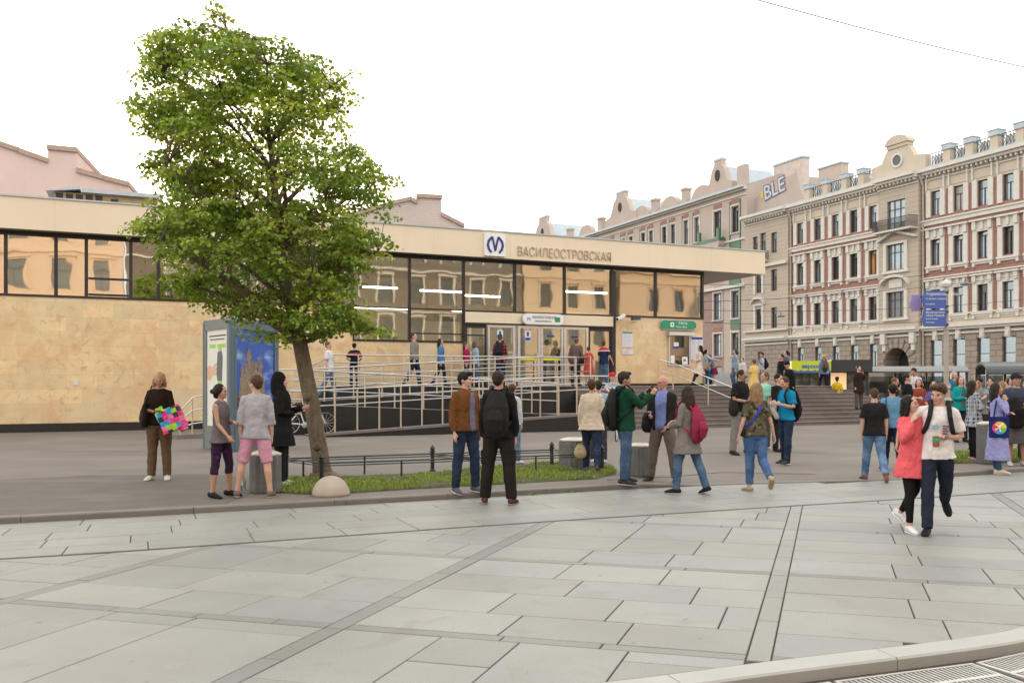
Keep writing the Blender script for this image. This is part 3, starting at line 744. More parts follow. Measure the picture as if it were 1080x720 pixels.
# kerb on the ramp edge
MB().add([(XA,-6.22,.05),(XB,-6.22,.50),(xr,-6.22,.50),(XA,-6.22,.12),(XB,-6.22,.57),(xr,-6.22,.57),(XA,-6.08,.05),(XB,-6.08,.50),(xr,-6.08,.50),(XA,-6.08,.12),(XB,-6.08,.57),(xr,-6.08,.57)],
 [(0,1,4,3),(1,2,5,4),(3,4,10,9),(4,5,11,10),(9,10,7,6),(10,11,8,7),(0,3,9,6)]).build('edge_kerb',m_step,ramp_)
m_sst=mat('stainless_steel',(.52,.53,.54),.30,metal=.9,var=.06)
m_sstp=mat('stainless_post',(.66,.55,.42),.32,metal=.75,var=.06)
def railing(lab,path,h,rails,spacing=1.25,down=0.0,cat='railing',pr=.024,end_loop=True,nm='steel_railing'):
    # path: local metro points (x,y,z) at foot level
    P=[MF.W(*p) for p in path]; o=P[0]
    r=thing(nm,lab,cat,o,0,'stainless railings of the ramps and steps'); P=[p-o for p in P]
    for a,b_ in zip(P,P[1:]):
        L=(V((b_.x,b_.y,0))-V((a.x,a.y,0))).length; n=max(1,round(L/spacing))
        for k in range(n+(1 if b_ is P[-1] else 0)):
            p=a+(b_-a)*(k/n); MB().tube([p-V((0,0,down)),p+V((0,0,h-.02))],pr,n=8,round_caps=False).lathe([(.05,0),(.05,.012)],p-V((0,0,down)),8).build('post',m_sstp,r,smooth=False)
    for q in rails:
        mb=MB()
        for a,b_ in zip(P,P[1:]): mb.tube([a+V((0,0,q)),b_+V((0,0,q))],.024 if q>h-.05 else .017,n=8)
        mb.build('rail',m_sst,r,smooth=True)
    return r
R3=[.86,1.06,1.30]
railing('front ramp railing nearest the plaza, three rails along the black kerb',[(XA-.6,-6.15,.05),(XA,-6.15,.05),(XB,-6.15,.5),(xr,-6.15,.5)],1.30,R3,.64)
railing('railing between the first and second ramp flights',[(XA-1.2,-4.72,.92),(XA,-4.72,.92),(XB,-4.72,.52)],1.05,[.45,.75,1.05],.9)
railing('railing between the second and third ramp flights',[(XA,-3.22,.94),(XB,-3.22,PZ),(xr,-3.22,PZ)],1.05,[.45,.75,1.05],.95)
railing('railing along the left end of the upper ramp landing',[(XA-1.25,-4.65,.92),(XA-1.25,-1.9,.92)],1.05,[.45,.75,1.05],1.2)
railing('long railing along the walkway in front of the hall windows',[(SX(330,-1.84),-1.84,PZ-.35),(SX(352,-1.84),-1.84,PZ),(SX(500,-1.84),-1.84,PZ),(SX(606,-1.84),-1.84,PZ)],1.08,[.30,.55,.82,1.08],.85)
railing('short railing closing the ramp beside the entrance doors',[(SX(606,-1.84),-1.84,PZ),(SX(606,-1.84),-3.1,PZ)],1.08,[.30,.55,.82,1.08],1.2)
railing('railing at the right end of the ramp beside the steps',[(xr-.06,-6.1,.5),(xr-.06,-4.8,.5)],1.30,R3,1.2)
# stair handrail
xs_=SX(700,-3.2)
def stz(y): return max(0,min(PZ,PZ-(-3.0-y)/TR*PZ/NS))
railing('sloping handrail running down the granite steps right of the ramp',[(xs_,-2.9,PZ),(xs_+.35,-3.3,stz(-3.3)),(xs_+1.6,-6.0,stz(-5.8))],1.0,[.60,1.0],1.5)
# low curved railing at far left behind the advertising pillar
P0=unproj(190,462,.05); P1=unproj(246,459,.05)
r=thing('steel_railing','low curved railing on a kerb behind the advertising pillar','railing',P0,0,'stainless railings of the ramps and steps')
d=P1-P0
Q=[V((0,0,0)),d*.22,d*.5,d]
hs=[.75,1.12,1.22,1.22]
for k,(q,h) in enumerate(zip(Q,hs)): MB().tube([q,q+V((0,0,h))],.022,n=8).build('post',m_sstp,r)
for fz in (.35,.68,1.0):
    MB().tube([q+V((0,0,h*fz)) for q,h in zip(Q,hs)],.02,n=8).build('rail',m_sst,r,smooth=True)
MB().box(-.15,d.length+.1,-.1,.25,-.06,.10).xf(Matrix.Rotation(atan2(d.y,d.x),4,'Z')).build('kerb_base',m_granr,r)
# ================================================================ town houses
m_beige=mat('beige_stucco',(.47,.40,.325),.8,var=.07,nscale=.7,bump=.05); brick_layer(m_beige,60,.42,mortar=.02,amt=.02,bump=.5)
m_rust=mat('rusticated_stucco',(.33,.275,.23),.85,var=.10,nscale=.9); brick_layer(m_rust,1.1,.45,mortar=.045,amt=.05,bump=.9)
m_redb=mat('red_brick_facing',(.36,.19,.155),.8,var=.10,nscale=2); brick_layer(m_redb,.28,.09,mortar=.012,amt=.14,bump=.3)
m_trim=mat('cream_stucco_trim',(.64,.615,.56),.75,var=.08,nscale=3)
m_cream=mat('upper_cream_stucco',(.57,.49,.39),.8,var=.07,nscale=1)
m_frame=mat('brown_window_frame',(.06,.05,.045),.5)
m_framew=mat('white_window_frame',(.7,.7,.68),.5)
m_zinc=mat('zinc_roof',(.40,.46,.50),.45,metal=.35,var=.12,nscale=2); 
m_iron=mat('wrought_iron',(.03,.03,.035),.5)
m_pinkw=mat('pink_stucco',(.48,.395,.345),.8,var=.07,nscale=.6,bump=.05)
m_pinkd=mat('dusky_pink_panel',(.34,.17,.15),.8,var=.08)
m_tile=mat('green_glazed_tile',(.07,.16,.09),.35,var=.2,nscale=4)
def winpane(nm,base,rough=.04,spec=.8,metal=0.0):
    m=mat(nm,base,rough,metal=metal,var=.3,nscale=.9,spec=spec); return m
PANES=[winpane('pane_dark',(.035,.04,.045)),winpane('pane_grey',(.10,.12,.13)),winpane('pane_curtain',(.42,.42,.40),.25,.6),winpane('pane_painted_sky',(.30,.36,.40),.05,.9,.55)]  # last pane: reflected sky painted into its pale blue-grey base colour
m_warm=winpane('pane_amber_curtain',(.55,.30,.10),.3,.5)
_wc={}
def win_mesh(w,h,style,pm,fm):
    k=(round(w,2),round(h,2),style,pm.name,fm.name)
    if k in _wc: return _wc[k]
    f=MB(); t=.055
    if style=='arch':
        n=10; rr=w/2; zc=h-rr*.7
        out=[(-w/2,0)]+[(w/2,0)]+[(rr*cos(pi*i/n),zc+rr*.7*sin(pi*i/n)) for i in range(n+1)]
        inn=[(x*(1-2*t/w),max(t,zc+(z-zc)*(1-t/(rr*.7)) if z>zc else z)) for x,z in out]
        f.add([(x,-.03,z) for x,z in out]+[(x,-.03,z) for x,z in inn]+[(x,.06,z) for x,z in out]+[(x,.06,z) for x,z in inn],
          [(i,(i+1)%len(out),(i+1)%len(out)+len(out),i+len(out)) for i in range(len(out))]+[(i+len(out),(i+1)%len(out)+len(out),(i+1)%len(out)+3*len(out),i+3*len(out)) for i in range(len(out))])
        f.box(-t*.5,t*.5,-.028,.05,t,zc); f.box(-w/2+t,w/2-t,-.026,.05,zc-t/2,zc+t/2)
        pn=MB().prism([(x*.98,z) for x,z in out],.055,.065)
    else:
        f.box(-w/2,w/2,-.03,.06,0,t); f.box(-w/2,w/2,-.03,.06,h-t,h); f.box(-w/2,-w/2+t,-.029,.059,t,h-t); f.box(w/2-t,w/2,-.029,.059,t,h-t)
        zt_=h*.68
        f.box(-w/2+t,w/2-t,-.027,.057,zt_-t*.5,zt_+t*.5)
        if style=='triple':
            for q in (-w/6,w/6): f.box(q-t*.5,q+t*.5,-.025,.055,t,h-t)
        elif style=='shop': pass
        else: f.box(-t*.45,t*.45,-.025,.055,t,zt_-t*.5)
        pn=MB().box(-w/2+t*.5,w/2-t*.5,.03,.042,t*.5,h-t*.5)
    _wc[k]=(f.mesh('window',fm),pn.mesh('pane',pm)); return _wc[k]
rw=random.Random(11)
def add_window(root,x,z,w,h,style='plain',pane=None,fm=None,y=.18,curtain=True):
    pm=pane or rw.choices(PANES,[4,4,2,3])[0]; fm=fm or m_frame
    a,b=win_mesh(w,h,style,pm,fm)
    o=bpy.data.objects.new('window',a); COL.objects.link(o); o.parent=root; o.location=(x,y,z)
    p=bpy.data.objects.new('pane',b); COL.objects.link(p); p.parent=o
    return o
def holed(mb,x0,x1,z0,z1,holes,depth=.28,m=0,y=0.0):
    X=sorted({x0,x1}|{min(max(h[k],x0),x1) for h in holes for k in(0,1)}); Z=sorted({z0,z1}|{min(max(h[k],z0),z1) for h in holes for k in(2,3)})
    for a,b in zip(X,X[1:]):
        for c,d in zip(Z,Z[1:]):
            cx,cz=(a+b)/2,(c+d)/2
            if any(h[0]<cx<h[1] and h[2]<cz<h[3] for h in holes): continue
            mb.quad((a,y,c),(b,y,c),(b,y,d),(a,y,d),m)
    for h in holes:
        a,b,c,d=h[:4]
        if b<x0 or a>x1 or d<z0 or c>z1: continue
        mb.quad((a,y,c),(a,y,d),(a,y+depth,d),(a,y+depth,c),m); mb.quad((b,y,c),(b,y+depth,c),(b,y+depth,d),(b,y,d),m)
        mb.quad((a,y,d),(b,y,d),(b,y+depth,d),(a,y+depth,d),m); mb.quad((a,y,c),(a,y+depth,c),(b,y+depth,c),(b,y,c),m)
# ---------------------------------------------------------------- red and beige corner house (right)
RR=thing('apartment_building','red brick and beige stucco apartment house with arched gateway and parapet urn posts at right','building',RF.p,RF.a)
zG=19.3; XL_,XR_=-21.4,27.0; DB=14
xr_=[2.81+2.18*i for i in range(11)]; xl_=[-13.14,-10.72,-8.38,-6.10,-3.84]
allx=[(x,.95) for x in xl_+xr_]
rows=[(7.2,9.25),(11.3,13.4),(15.4,17.4)]
bay=(-2.75,1.45); lb=(-21.4,-14.65)
holes=[]; 
for x,w_ in allx:
    for z0,z1 in rows: holes.append((x-w_/2,x+w_/2,z0,z1))
    if x>1.5: holes.append((x-.55,x+.55,1.2,5.1))
    else: holes.append((x-.42,x+.42,3.0,5.0))
bh=[(-1.88,.05,7.2,9.4),(-1.88,.05,11.3,13.5),(-1.88,.05,14.9,17.3)]
lh=[(-19.6,-18.6,7.2,9.3),(-17.2,-16.3,7.2,9.3),(-19.6,-18.6,11.0,13.2),(-17.2,-16.3,11.0,13.2),(-20.1,-19.3,14.9,17.0),(-18.9,-18.0,14.6,17.2),(-17.2,-16.3,14.9,17.0),(-19.3,-18.5,2.6,4.8)]
wb=MB()
for a,b_ in ((lb[1],bay[0]),(bay[1],XR_)):
    holed(wb,a,b_,5.9,zG-2.2+.3,holes,m=1)          # brick field
    holed(wb,a,b_,zG-1.9,zG,[],m=2)
# bay and left risalit in stucco
BY=-.45
holed(wb,bay[0],bay[1],5.9,zG,bh,m=0,y=BY,depth=.4); holed(wb,lb[0],lb[1],5.9,zG,lh,m=0,y=BY*.6,depth=.4)
for xx,yy in ((bay[0],BY),(bay[1],BY),(lb[1],BY*.6),(lb[0],BY*.6)): wb.quad((xx,yy,0),(xx,.3,0),(xx,.3,zG),(xx,yy,zG),0)
# ground floor
arch=(-2.15,.45)
holed(wb,lb[1],bay[0],-.1,5.9,holes,m=3); holed(wb,bay[1],XR_,-.1,5.9,holes,m=3); holed(wb,lb[0],lb[1],-.1,5.9,lh,m=3,y=BY*.6)
n=14; cx=(arch[0]+arch[1])/2; ra=(arch[1]-arch[0])/2; zc=3.25
wb.quad((bay[0],BY,-.1),(arch[0],BY,-.1),(arch[0],BY,5.9),(bay[0],BY,5.9),3); wb.quad((arch[1],BY,-.1),(bay[1],BY,-.1),(bay[1],BY,5.9),(arch[1],BY,5.9),3)
ap=[(cx-ra*cos(pi*i/n),zc+ra*sin(pi*i/n)) for i in range(n+1)]
for (x0,z0),(x1,z1) in zip(ap,ap[1:]):
    wb.quad((x0,BY,z0),(x1,BY,z1),(x1,BY,5.9),(x0,BY,5.9),3); wb.quad((x0,BY,z0),(x0,3.5,z0),(x1,3.5,z1),(x1,BY,z1),3)
wb.quad((arch[0],BY,-.1),(arch[0],3.5,-.1),(arch[0],3.5,zc),(arch[0],BY,zc),3); wb.quad((arch[1],BY,-.1),(arch[1],BY,zc),(arch[1],3.5,zc),(arch[1],3.5,-.1),3)
wb.box(arch[0]-.5,arch[1]+.5,3.5,3.6,-.1,4.6,4)
# side, back and top
wb.box(XL_,XR_,.3,DB,zG-.3,zG-.02,0); wb.quad((XR_,-.0,-.1),(XR_,DB,-.1),(XR_,DB,zG),(XR_,0,zG),0); wb.quad((XL_,DB,-.1),(XL_,0,-.1),(XL_,0,zG),(XL_,DB,zG),0); wb.quad((XR_,DB,-.1),(XL_,DB,-.1),(XL_,DB,zG),(XR_,DB,zG),0)
wb.box(XL_+.3,XR_-.3,1.2,1.3,0,zG-.3,4)
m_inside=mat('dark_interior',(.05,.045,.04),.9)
wb.build('wall',[m_beige,m_redb,m_cream,m_rust,m_inside],RR)
# trim mouldings
t=MB()
def band(x0,x1,z0,z1,o,y=0.0,m=0): t.box(x0,x1,y-o,y-.001,z0,z1,m)
for a,b_,y in ((lb[0],lb[1]-.001,BY*.6),(lb[1],bay[0]-.001,0),(bay[0]-.05,bay[1]+.05,BY),(bay[1]+.051,XR_,0)):
    band(a,b_,6.05,6.3,.45,y); band(a,b_,5.85,6.05,.28,y); band(a,b_,5.5,5.65,.1,y)
    band(a,b_,zG-.28,zG,.75,y); band(a,b_,zG-.5,zG-.28,.5,y); band(a,b_,zG-.95,zG-.85,.12,y)
    k=a+.2
    while k<b_-.3: band(k,k+.16,zG-.72,zG-.5,.38,y); k+=.42
for a,b_ in ((lb[1],bay[0]),(bay[1],XR_)):
    band(a,b_,14.62,14.95,.16); band(a,b_,14.95,15.08,.26); band(a,b_,14.25,14.36,.2); band(a,b_,10.2,10.3,.18); band(a,b_,7.04,7.16,.22); band(a,b_,6.32,7.03,.05,m=1)
for x,w_ in allx:
    # window surrounds
    for (z0,z1),hd in zip(rows,(.85,.95,.3)):
        s=.40 if hd>.5 else .44
        band(x-w_/2-s,x-w_/2,z0-.12,z1+.12,.13); band(x+w_/2,x+w_/2+s,z0-.12,z1+.12,.13)
        if hd>.5:
            band(x-w_/2,x+w_/2,z1,z1+.12,.11); band(x-w_/2-s-.12,x+w_/2+s+.12,z1+hd-.14,z1+hd,.34); band(x-w_/2-s,x+w_/2+s,z1+.121,z1+hd-.141,.08)
            band(x-w_/2-s+.03,x-w_/2-.05,z1+.15,z1+hd-.15,.26); band(x+w_/2+.05,x+w_/2+s-.03,z1+.15,z1+hd-.15,.26); band(x-.11,x+.11,z1+.14,z1+hd-.15,.2)
            band(x-w_/2-s-.06,x+w_/2+s+.06,z0-.28,z0-.12,.22); band(x-w_/2-s,x-w_/2-s+.22,z0-.62,z0-.28,.16); band(x+w_/2+s-.22,x+w_/2+s,z0-.62,z0-.28,.16); band(x-w_/2-s+.23,x+w_/2+s-.23,z0-.45,z0-.28,.12)
        else:
            band(x-w_/2-s,x-w_/2-s+.13,z1+.12,z1+1.15,.2); band(x+w_/2+s-.13,x+w_/2+s,z1+.12,z1+1.15,.2)
            band(x-w_/2-s+.14,x+w_/2+s-.14,z1+.2,z1+.75,.05,m=1)
    band(x-.2,x+.2,5.05,5.85,.2) 
    band(x-.14,x+.14,5.15,5.5,.26)
for z0,z1 in ((7.2,9.4),(11.3,13.5)):
    band(-2.2,-1.88,z0-.1,z1+.2,.16,BY); band(.05,.37,z0-.1,z1+.2,.16,BY); band(-1.88,.05,z1,z1+.2,.15,BY); band(-2.3,.47,z0-.28,z0-.1,.2,BY)
def segarch(x0,x1,z0,hh,o,y,th=.2,n=10):
    xm=(x0+x1)/2; r_=(x1-x0)/2
    for i in range(n):
        a0=pi*i/n; a1=pi*(i+1)/n
        p=[(xm-r_*cos(a0),z0+hh*sin(a0)),(xm-r_*cos(a1),z0+hh*sin(a1)),(xm-r_*cos(a1),z0+hh*sin(a1)+th),(xm-r_*cos(a0),z0+hh*sin(a0)+th)]
        t.prism(p[::-1],y-o,y-.002)
segarch(-2.4,.57,9.9,.75,.42,BY); band(-1.6,-.2,9.75,10.5,.1,BY)
t.prism([(-2.7,14.0),(-.93,14.75),(1.4,14.0),(1.4,13.8),(-.93,14.5),(-2.7,13.8)][::-1],BY-.4,BY-.002)
segarch(-20.1,-18.1,9.75,.6,.35,BY*.6); 
for a,b_ in ((-19.6,-18.6),):
    for z0,z1 in ((7.2,9.3),(11.0,13.2)): band(a-.28,a,z0-.1,z1+.35,.12,BY*.6); band(b_,b_+.28,z0-.1,z1+.35,.12,BY*.6); band(a-.35,b_+.35,z1+.35,z1+.5,.2,BY*.6)
band(lb[0],lb[1],13.6,13.9,.3,BY*.6); band(lb[0],lb[1],6.9,7.05,.3,BY*.6)
# gateway consoles
for x in (-2.35,.75): band(x,x+.5,4.9,5.8,.35,BY); band(x+.08,x+.42,4.3,4.9,.2,BY)
for i in range(9):
    a=pi*(i+.5)/9; t.prism([(cx-(ra+.05)*cos(a-.14),zc+(ra+.05)*sin(a-.14)),(cx-(ra+.8)*cos(a-.11),zc+(ra+.8)*sin(a-.11)),(cx-(ra+.8)*cos(a+.11),zc+(ra+.8)*sin(a+.11)),(cx-(ra+.05)*cos(a+.14),zc+(ra+.05)*sin(a+.14))][::-1],BY-.09,BY-.001,2)
t.build('moulding',[m_trim,m_cream,m_rust],RR)
for x,w_ in allx:
    for k,(z0,z1) in enumerate(rows):
        add_window(RR,x,z0,w_,z1-z0,'arch' if k==1 and x>1.5 or (k==1) else 'plain',pane=rw.choices(PANES,[2,3,2,9] if k else [6,3,1,1])[0] if rw.random()>.05 else m_warm)
    if x>1.5: add_window(RR,x,1.2,1.1,3.9,'shop',PANES[3],y=.2)
    else: add_window(RR,x,3.0,.84,2.0,'plain',PANES[3])
for a,b_,z0,z1 in bh: add_window(RR,(a+b_)/2,z0,b_-a,z1-z0,'triple',y=BY+.2,pane=PANES[3] if z0>11 else PANES[1])
for a,b_,z0,z1 in lh: add_window(RR,(a+b_)/2,z0,b_-a,z1-z0,'plain',y=BY*.6+.2)
# downpipes
for x in (-14.4,-2.95,1.65): MB().tube([(x,-.55,zG-.4),(x,-.15,zG-1.3),(x,-.15,.3)],.10,n=8).build('downpipe',m_beige,RR,smooth=True)
# balconies
def balcony(x0,x1,z,y,d=.9):
    b=MB(); b.box(x0,x1,y-d,y,z-.14,z); o=b.build('balcony',m_trim,RR)
    g=MB(); g.box(x0,x1,y-d,y-d+.04,z+.92,z+.97); 
    k=x0
    while k<x1: g.box(k,k+.03,y-d,y-d+.03,z,z+.93); k+=.11
    for xx in(x0,x1-.03):
        q=y-d
        while q<y: g.box(xx,xx+.03,q,q+.03,z,z+.93); q+=.13
        g.box(xx,xx+.03,y-d,y,z+.93,z+.97)
    g.box(x0,x1,y-d,y-d+.04,z+.45,z+.5)
    g.build('grille',m_iron,o)
balcony(-2.7,1.4,14.65,BY); balcony(-20.3,-17.6,14.3,BY*.6,.7)
# roof, parapet posts with iron fretwork
MB().add([(XL_,.1,zG+.02),(XR_,.1,zG+.02),(XR_,3.2,zG+2.0),(XL_,3.2,zG+2.0),(XL_,DB,zG+2.2),(XR_,DB,zG+2.2)],[(0,1,2,3),(3,2,5,4)]).build('roof',m_zinc,RR)
MB().box(XL_,XR_,-.74,.3,zG+.001,zG+.09).build('gutter_ledge',m_zinc,RR)
posts=[RF.sx(p,-.2) for p in (852.5,871.5,891.5,909.5,1000,1023.5,1050,1077)]+[RF.sx(1077,-.2)+2.4*i for i in range(1,6)]
for x in posts:
    p=MB().box(x-.33,x+.33,-.4,.3,zG+.091,zG+1.15).box(x-.38,x+.38,-.45,.35,zG+.09,zG+.28).build('parapet_post',m_cream,RR)
    MB().box(x-.42,x+.42,-.5,.4,zG+1.151,zG+1.55).build('cap',m_zinc,p)
    MB().box(x-.47,x+.47,-.55,.45,zG+1.55,zG+1.62).build('cap',m_zinc,p)
m_frost=mat('pale_roof_slope',(.55,.58,.60),.7,var=.15,nscale=5)
def fret(a,b_):
    g=MB(); g.box(a,b_,-.06,-.02,zG+1.2,zG+1.26); g.box(a,b_,-.06,-.02,zG+.14,zG+.19)
    k=a+.1
    while k<b_-.1:
        g.box(k,k+.035,-.055,-.025,zG+.18,zG+1.22); 
        g.prism([(k,zG+.3),(k+.28,zG+.72),(k+.25,zG+.74),(k-.03,zG+.33)],-.05,-.03); g.prism([(k+.28,zG+.76),(k,zG+1.14),(k-.03,zG+1.1),(k+.25,zG+.73)],-.05,-.03); k+=.3
    g.build('iron_fretwork',m_iron,RR)
    MB().add([(a,.25,zG+.12),(b_,.25,zG+.12),(b_,.6,zG+1.25),(a,.6,zG+1.25)],[(0,1,2,3)]).build('roof_slope',m_frost,RR)
pp=sorted(posts)
for a,b_ in zip(pp,pp[1:]):
    if b_-a<4.0: fret(a+.38,b_-.38)
fret(RF.sx(915,-.2),bay[0]-.7); fret(bay[1]+.9,pp[4]-.4)
# pediment over the bay
xm=(bay[0]+bay[1])/2; g=MB()
prof=[(-2.9,0),(-2.9,1.15),(-1.75,1.3),(-1.3,2.1),(-1.05,2.35),(1.05,2.35),(1.3,2.1),(1.75,1.3),(2.9,1.15),(2.9,0)]
g.prism([(xm+x,zG+.1+z) for x,z in prof][::-1],BY-.1,BY+.5)
g.build('pediment',m_cream,RR)
g=MB(); n=12
g.prism([(xm-1.25*cos(pi*i/n),zG+2.75+.75*sin(pi*i/n)) for i in range(n+1)],BY-.3,BY+.6); g.box(xm-1.1,xm+1.1,BY-.2,BY+.55,zG+2.451,zG+2.74); g.build('pediment_crest',m_cream,RR)
g=MB(); g.lathe([(.62,0),(.62,.12),(.45,.12),(.45,0)],n=20).xf(Matrix.Translation((xm,BY-.1,zG+1.35))@Matrix.Rotation(R(90),4,'X')); o=g.build('round_window',m_trim,RR)
MB().lathe([(.45,0),(.45,.03)],n=20).xf(Matrix.Translation((xm,BY-.12,zG+1.35))@Matrix.Rotation(R(90),4,'X')).build('pane',PANES[0],o)
# ---------------------------------------------------------------- pink house with green tiles
PR=thing('apartment_building','long pink apartment house with green tiled details and curved gables behind the station roof','building',RF.W(-21.45,0),RF.a)
PX=lambda px,y=0: RF.sx(px,y)+21.45
zP=22.9; PL=-62.0
cols=[]   # (x, w, style)
for px,w_,st in ((775.5,1.35,'arch'),(757,1.5,'triple'),(735,.95,'plain'),(723.5,.95,'plain')): cols.append((PX(px),w_,st))
x=PX(723.5)-2.75
pat=[.95,.95]
i=0
while x>PL+1.5:
    cols.append((x,.98,'plain')); x-= 1.9 if i%2==0 else 3.0; i+=1
rz=[(4.6,7.0),(8.7,11.6),(13.2,15.9),(18.1,20.9)]
hol=[(x-w_/2,x+w_/2,a,b_) for x,w_,s in cols for a,b_ in rz]+[(x-w_/2,x+w_/2,.9,3.4) for x,w_,s in cols]
wb=MB(); holed(wb,PL,0,12.2,zP,hol,m=0,depth=.35); holed(wb,PL,-.75-3.2,-.1,12.2,hol,m=1,depth=.35); holed(wb,-.75-3.2,0,-.1,12.2,hol,m=0,depth=.35)
wb.quad((0,0,-.1),(0,14,-.1),(0,14,zP),(0,0,zP),0); wb.quad((PL,14,-.1),(PL,0,-.1),(PL,0,zP),(PL,14,zP),0); wb.quad((0,14,-.1),(PL,14,-.1),(PL,14,zP),(0,14,zP),0)
wb.box(PL+.3,-.3,1.2,1.3,0,zP-.3,2)
m_pbr=mat('dusky_brick_lower',(.36,.25,.22),.85,var=.1,nscale=2); brick_layer(m_pbr,.3,.1,mortar=.01,amt=.1)
wb.build('wall',[m_pinkw,m_pbr,m_inside],PR)
t=MB()
band(PL,0,zP-.25,zP,.7,m=1); band(PL,0,zP-.45,zP-.25,.35); band(PL,0,12.0,12.3,.3); band(PL,0,21.9,22.05,.1); band(PL,0,17.1,17.3,.15)
for x,w_,s in cols:
    for a,b_ in rz:
        band(x-w_/2-.16,x-w_/2,a-.1,b_+.1,.06); band(x+w_/2,x+w_/2+.16,a-.1,b_+.1,.06); band(x-w_/2-.16,x+w_/2+.16,b_+.1,b_+.25,.08); band(x-w_/2-.25,x+w_/2+.25,a-.2,a-.1,.15,m=1)
        band(x-w_/2,x+w_/2,b_+.35,b_+.85,.05,m=2)
    if s!='triple' and x<-3: band(x-w_/2-.3,x-w_/2-.18,17.4,21.6,.09,m=3)
x=cols[0][0]
band(x-.95,x-.82,12.4,21.6,.1,m=3); band(x+.82,x+.95,0,21.6,.1,m=3); band(x-.8,x+.8,12.3,13.1,.06,m=3); band(x-.8,x+.8,7.5,8.5,.06,m=3); band(x-.8,x+.8,16.2,17.1,.06,m=3); band(x-.8,x+.8,11.75,11.99,.06,m=3)
t.build('moulding',[m_trim,m_zinc,m_pinkd,m_tile],PR)
for x,w_,s in cols:
    for k,(a,b_) in enumerate(rz): add_window(PR,x,a,w_,b_-a,'arch' if s=='arch' else s,y=.22)
    add_window(PR,x,.9,w_,2.5,'plain',y=.22)
# oriel
xo=(PX(742)+PX(765))/2; wo=abs(PX(742)-PX(765))/2
o=MB().prism([(xo-wo,17.4),(xo+wo,17.4),(xo+wo,17.0),(xo+wo*.6,15.6),(xo-wo*.6,15.6),(xo-wo,17.0)][::-1],-.9,-.002).build('oriel',m_pinkw,PR)
MB().box(xo-wo-.05,xo+wo+.05,-.95,-.002,17.401,17.75).box(xo-wo-.02,xo-wo+.45,-.92,-.6,17.751,18.8).box(xo+wo-.45,xo+wo+.02,-.92,-.6,17.751,18.8).build('tiled_sill',m_tile,o)
MB().box(xo-.8,xo+.8,-.93,-.901,16.2,16.8).build('panel',m_pinkd,o)
MB().add([(PL,.0,zP+.02),(0,.0,zP+.02),(0,4.5,zP+1.6),(PL,4.5,zP+1.6),(PL,14,zP+1.8),(0,14,zP+1.8)],[(0,1,2,3),(3,2,5,4)]).build('roof',m_zinc,PR)
MB().add([(0,.0,zP-.01),(0,4.5,zP+1.59),(0,14,zP+1.79),(0,14,zP-.01)],[(0,1,2,3)]).build('roof_end',m_pinkw,PR)
MB().add([(PL,.0,zP-.01),(PL,4.5,zP+1.59),(PL,14,zP+1.79),(PL,14,zP-.01)],[(0,1,2,3)]).build('roof_end',m_pinkw,PR)
def gable(px,ztop,w_,hole=True):
    xg=PX(px); b=ztop-zP
    pr=[(-w_,0),(-w_,b*.25),(-w_*.62,b*.36),(-w_*.42,b*.75),(-w_*.26,b*.86),(-w_*.24,b),(w_*.24,b),(w_*.26,b*.86),(w_*.42,b*.75),(w_*.62,b*.36),(w_,b*.25),(w_,0)]
    o=MB().prism([(xg+x,zP+z) for x,z in pr][::-1],-.15,.5).build('gable',m_pinkw,PR)
    MB().prism([(xg-w_*.5,zP+b*.3),(xg,zP+b*.86),(xg+w_*.5,zP+b*.3)][::-1],.501,7.5).build('gable_roof',m_zinc,o)
    MB().box(xg-w_*.26,xg+w_*.26,-.2,.6,zP+b+.001,zP+b+.25).build('cap',m_zinc,o)
    MB().lathe([(.42,0),(.42,.1)],n=16).xf(Matrix.Translation((xg,-.15,zP+b*.55))@Matrix.Diagonal((1,1,1.5,1))@Matrix.Rotation(R(90),4,'X')).build('oculus',m_inside,o)
gable(758,26.6,2.6); gable(655,27.2,4.2); gable(573,28.0,5.2)
for px in (783,740,722,706,690,676,633,618,600,588):
    xg=PX(px); n=10
    if px in(783,):
        MB().box(xg-.8,xg+.5,-.1,.5,zP+.01,zP+2.3).build('parapet_block',m_pinkw,PR); continue
    if px in (740,706,676,618,588):
        MB().prism([(xg-2.0*cos(pi*i/n),zP+.01+1.6*sin(pi*i/n)) for i in range(n+1)],-.1,.6).build('lunette',m_pinkw,PR)
    else: MB().box(xg-.45,xg+.45,-.15,.6,zP+.01,zP+1.7).box(xg-.55,xg+.55,-.25,.7,zP+1.7,zP+1.95).build('parapet_post',m_pinkw,PR)
# party wall with graffiti and chimney stacks
m_pale=mat('pale_plaster',(.60,.50,.45),.85,var=.12,nscale=1.5)
b=MB(); b.prism([(0.02,zG-1),(0.02,zP-1.3),(2.2,zP-.5),(6.4,zP+.1),(6.8,zP-1.4),(8.0,zG-1)][::-1],1.2,1.6); 
pw=b.build('party_wall',m_pinkw,PR)
b=MB(); q0,q1=PX(816,5.2),PX(846,5.2); b.box(q0,q1,5.2,6.2,zP-2,zP+2.85); b.build('chimney',m_pale,PR)
b=MB(); q2,q3=PX(863,5.0),PX(887,5.0); b.box(q2,q3,5.0,6.0,zG+1,zP+.9); b.build('chimney',mat('peach_plaster',(.52,.43,.36),.85),PR)
MB().box(q0-.1,q1+.1,5.1,6.3,zP+2.851,zP+3.05).build('chimney_cap',m_zinc,PR); MB().box(q2-.1,q3+.1,4.9,6.1,zP+.901,zP+1.05).build('chimney_cap',m_zinc,PR)
m_gw=mat('graffiti_white',(.55,.56,.60),.6); m_gk=mat('graffiti_black',(.13,.13,.19),.6); m_gy=mat('graffiti_yellow',(.62,.5,.12),.6)
gr=text('graffiti_outline','BLE',2.15,m_gk,PR,loc=(1.5,1.16,zP-1.9),rot=(R(90),R(-9),0),extrude=.01,bold=.13)
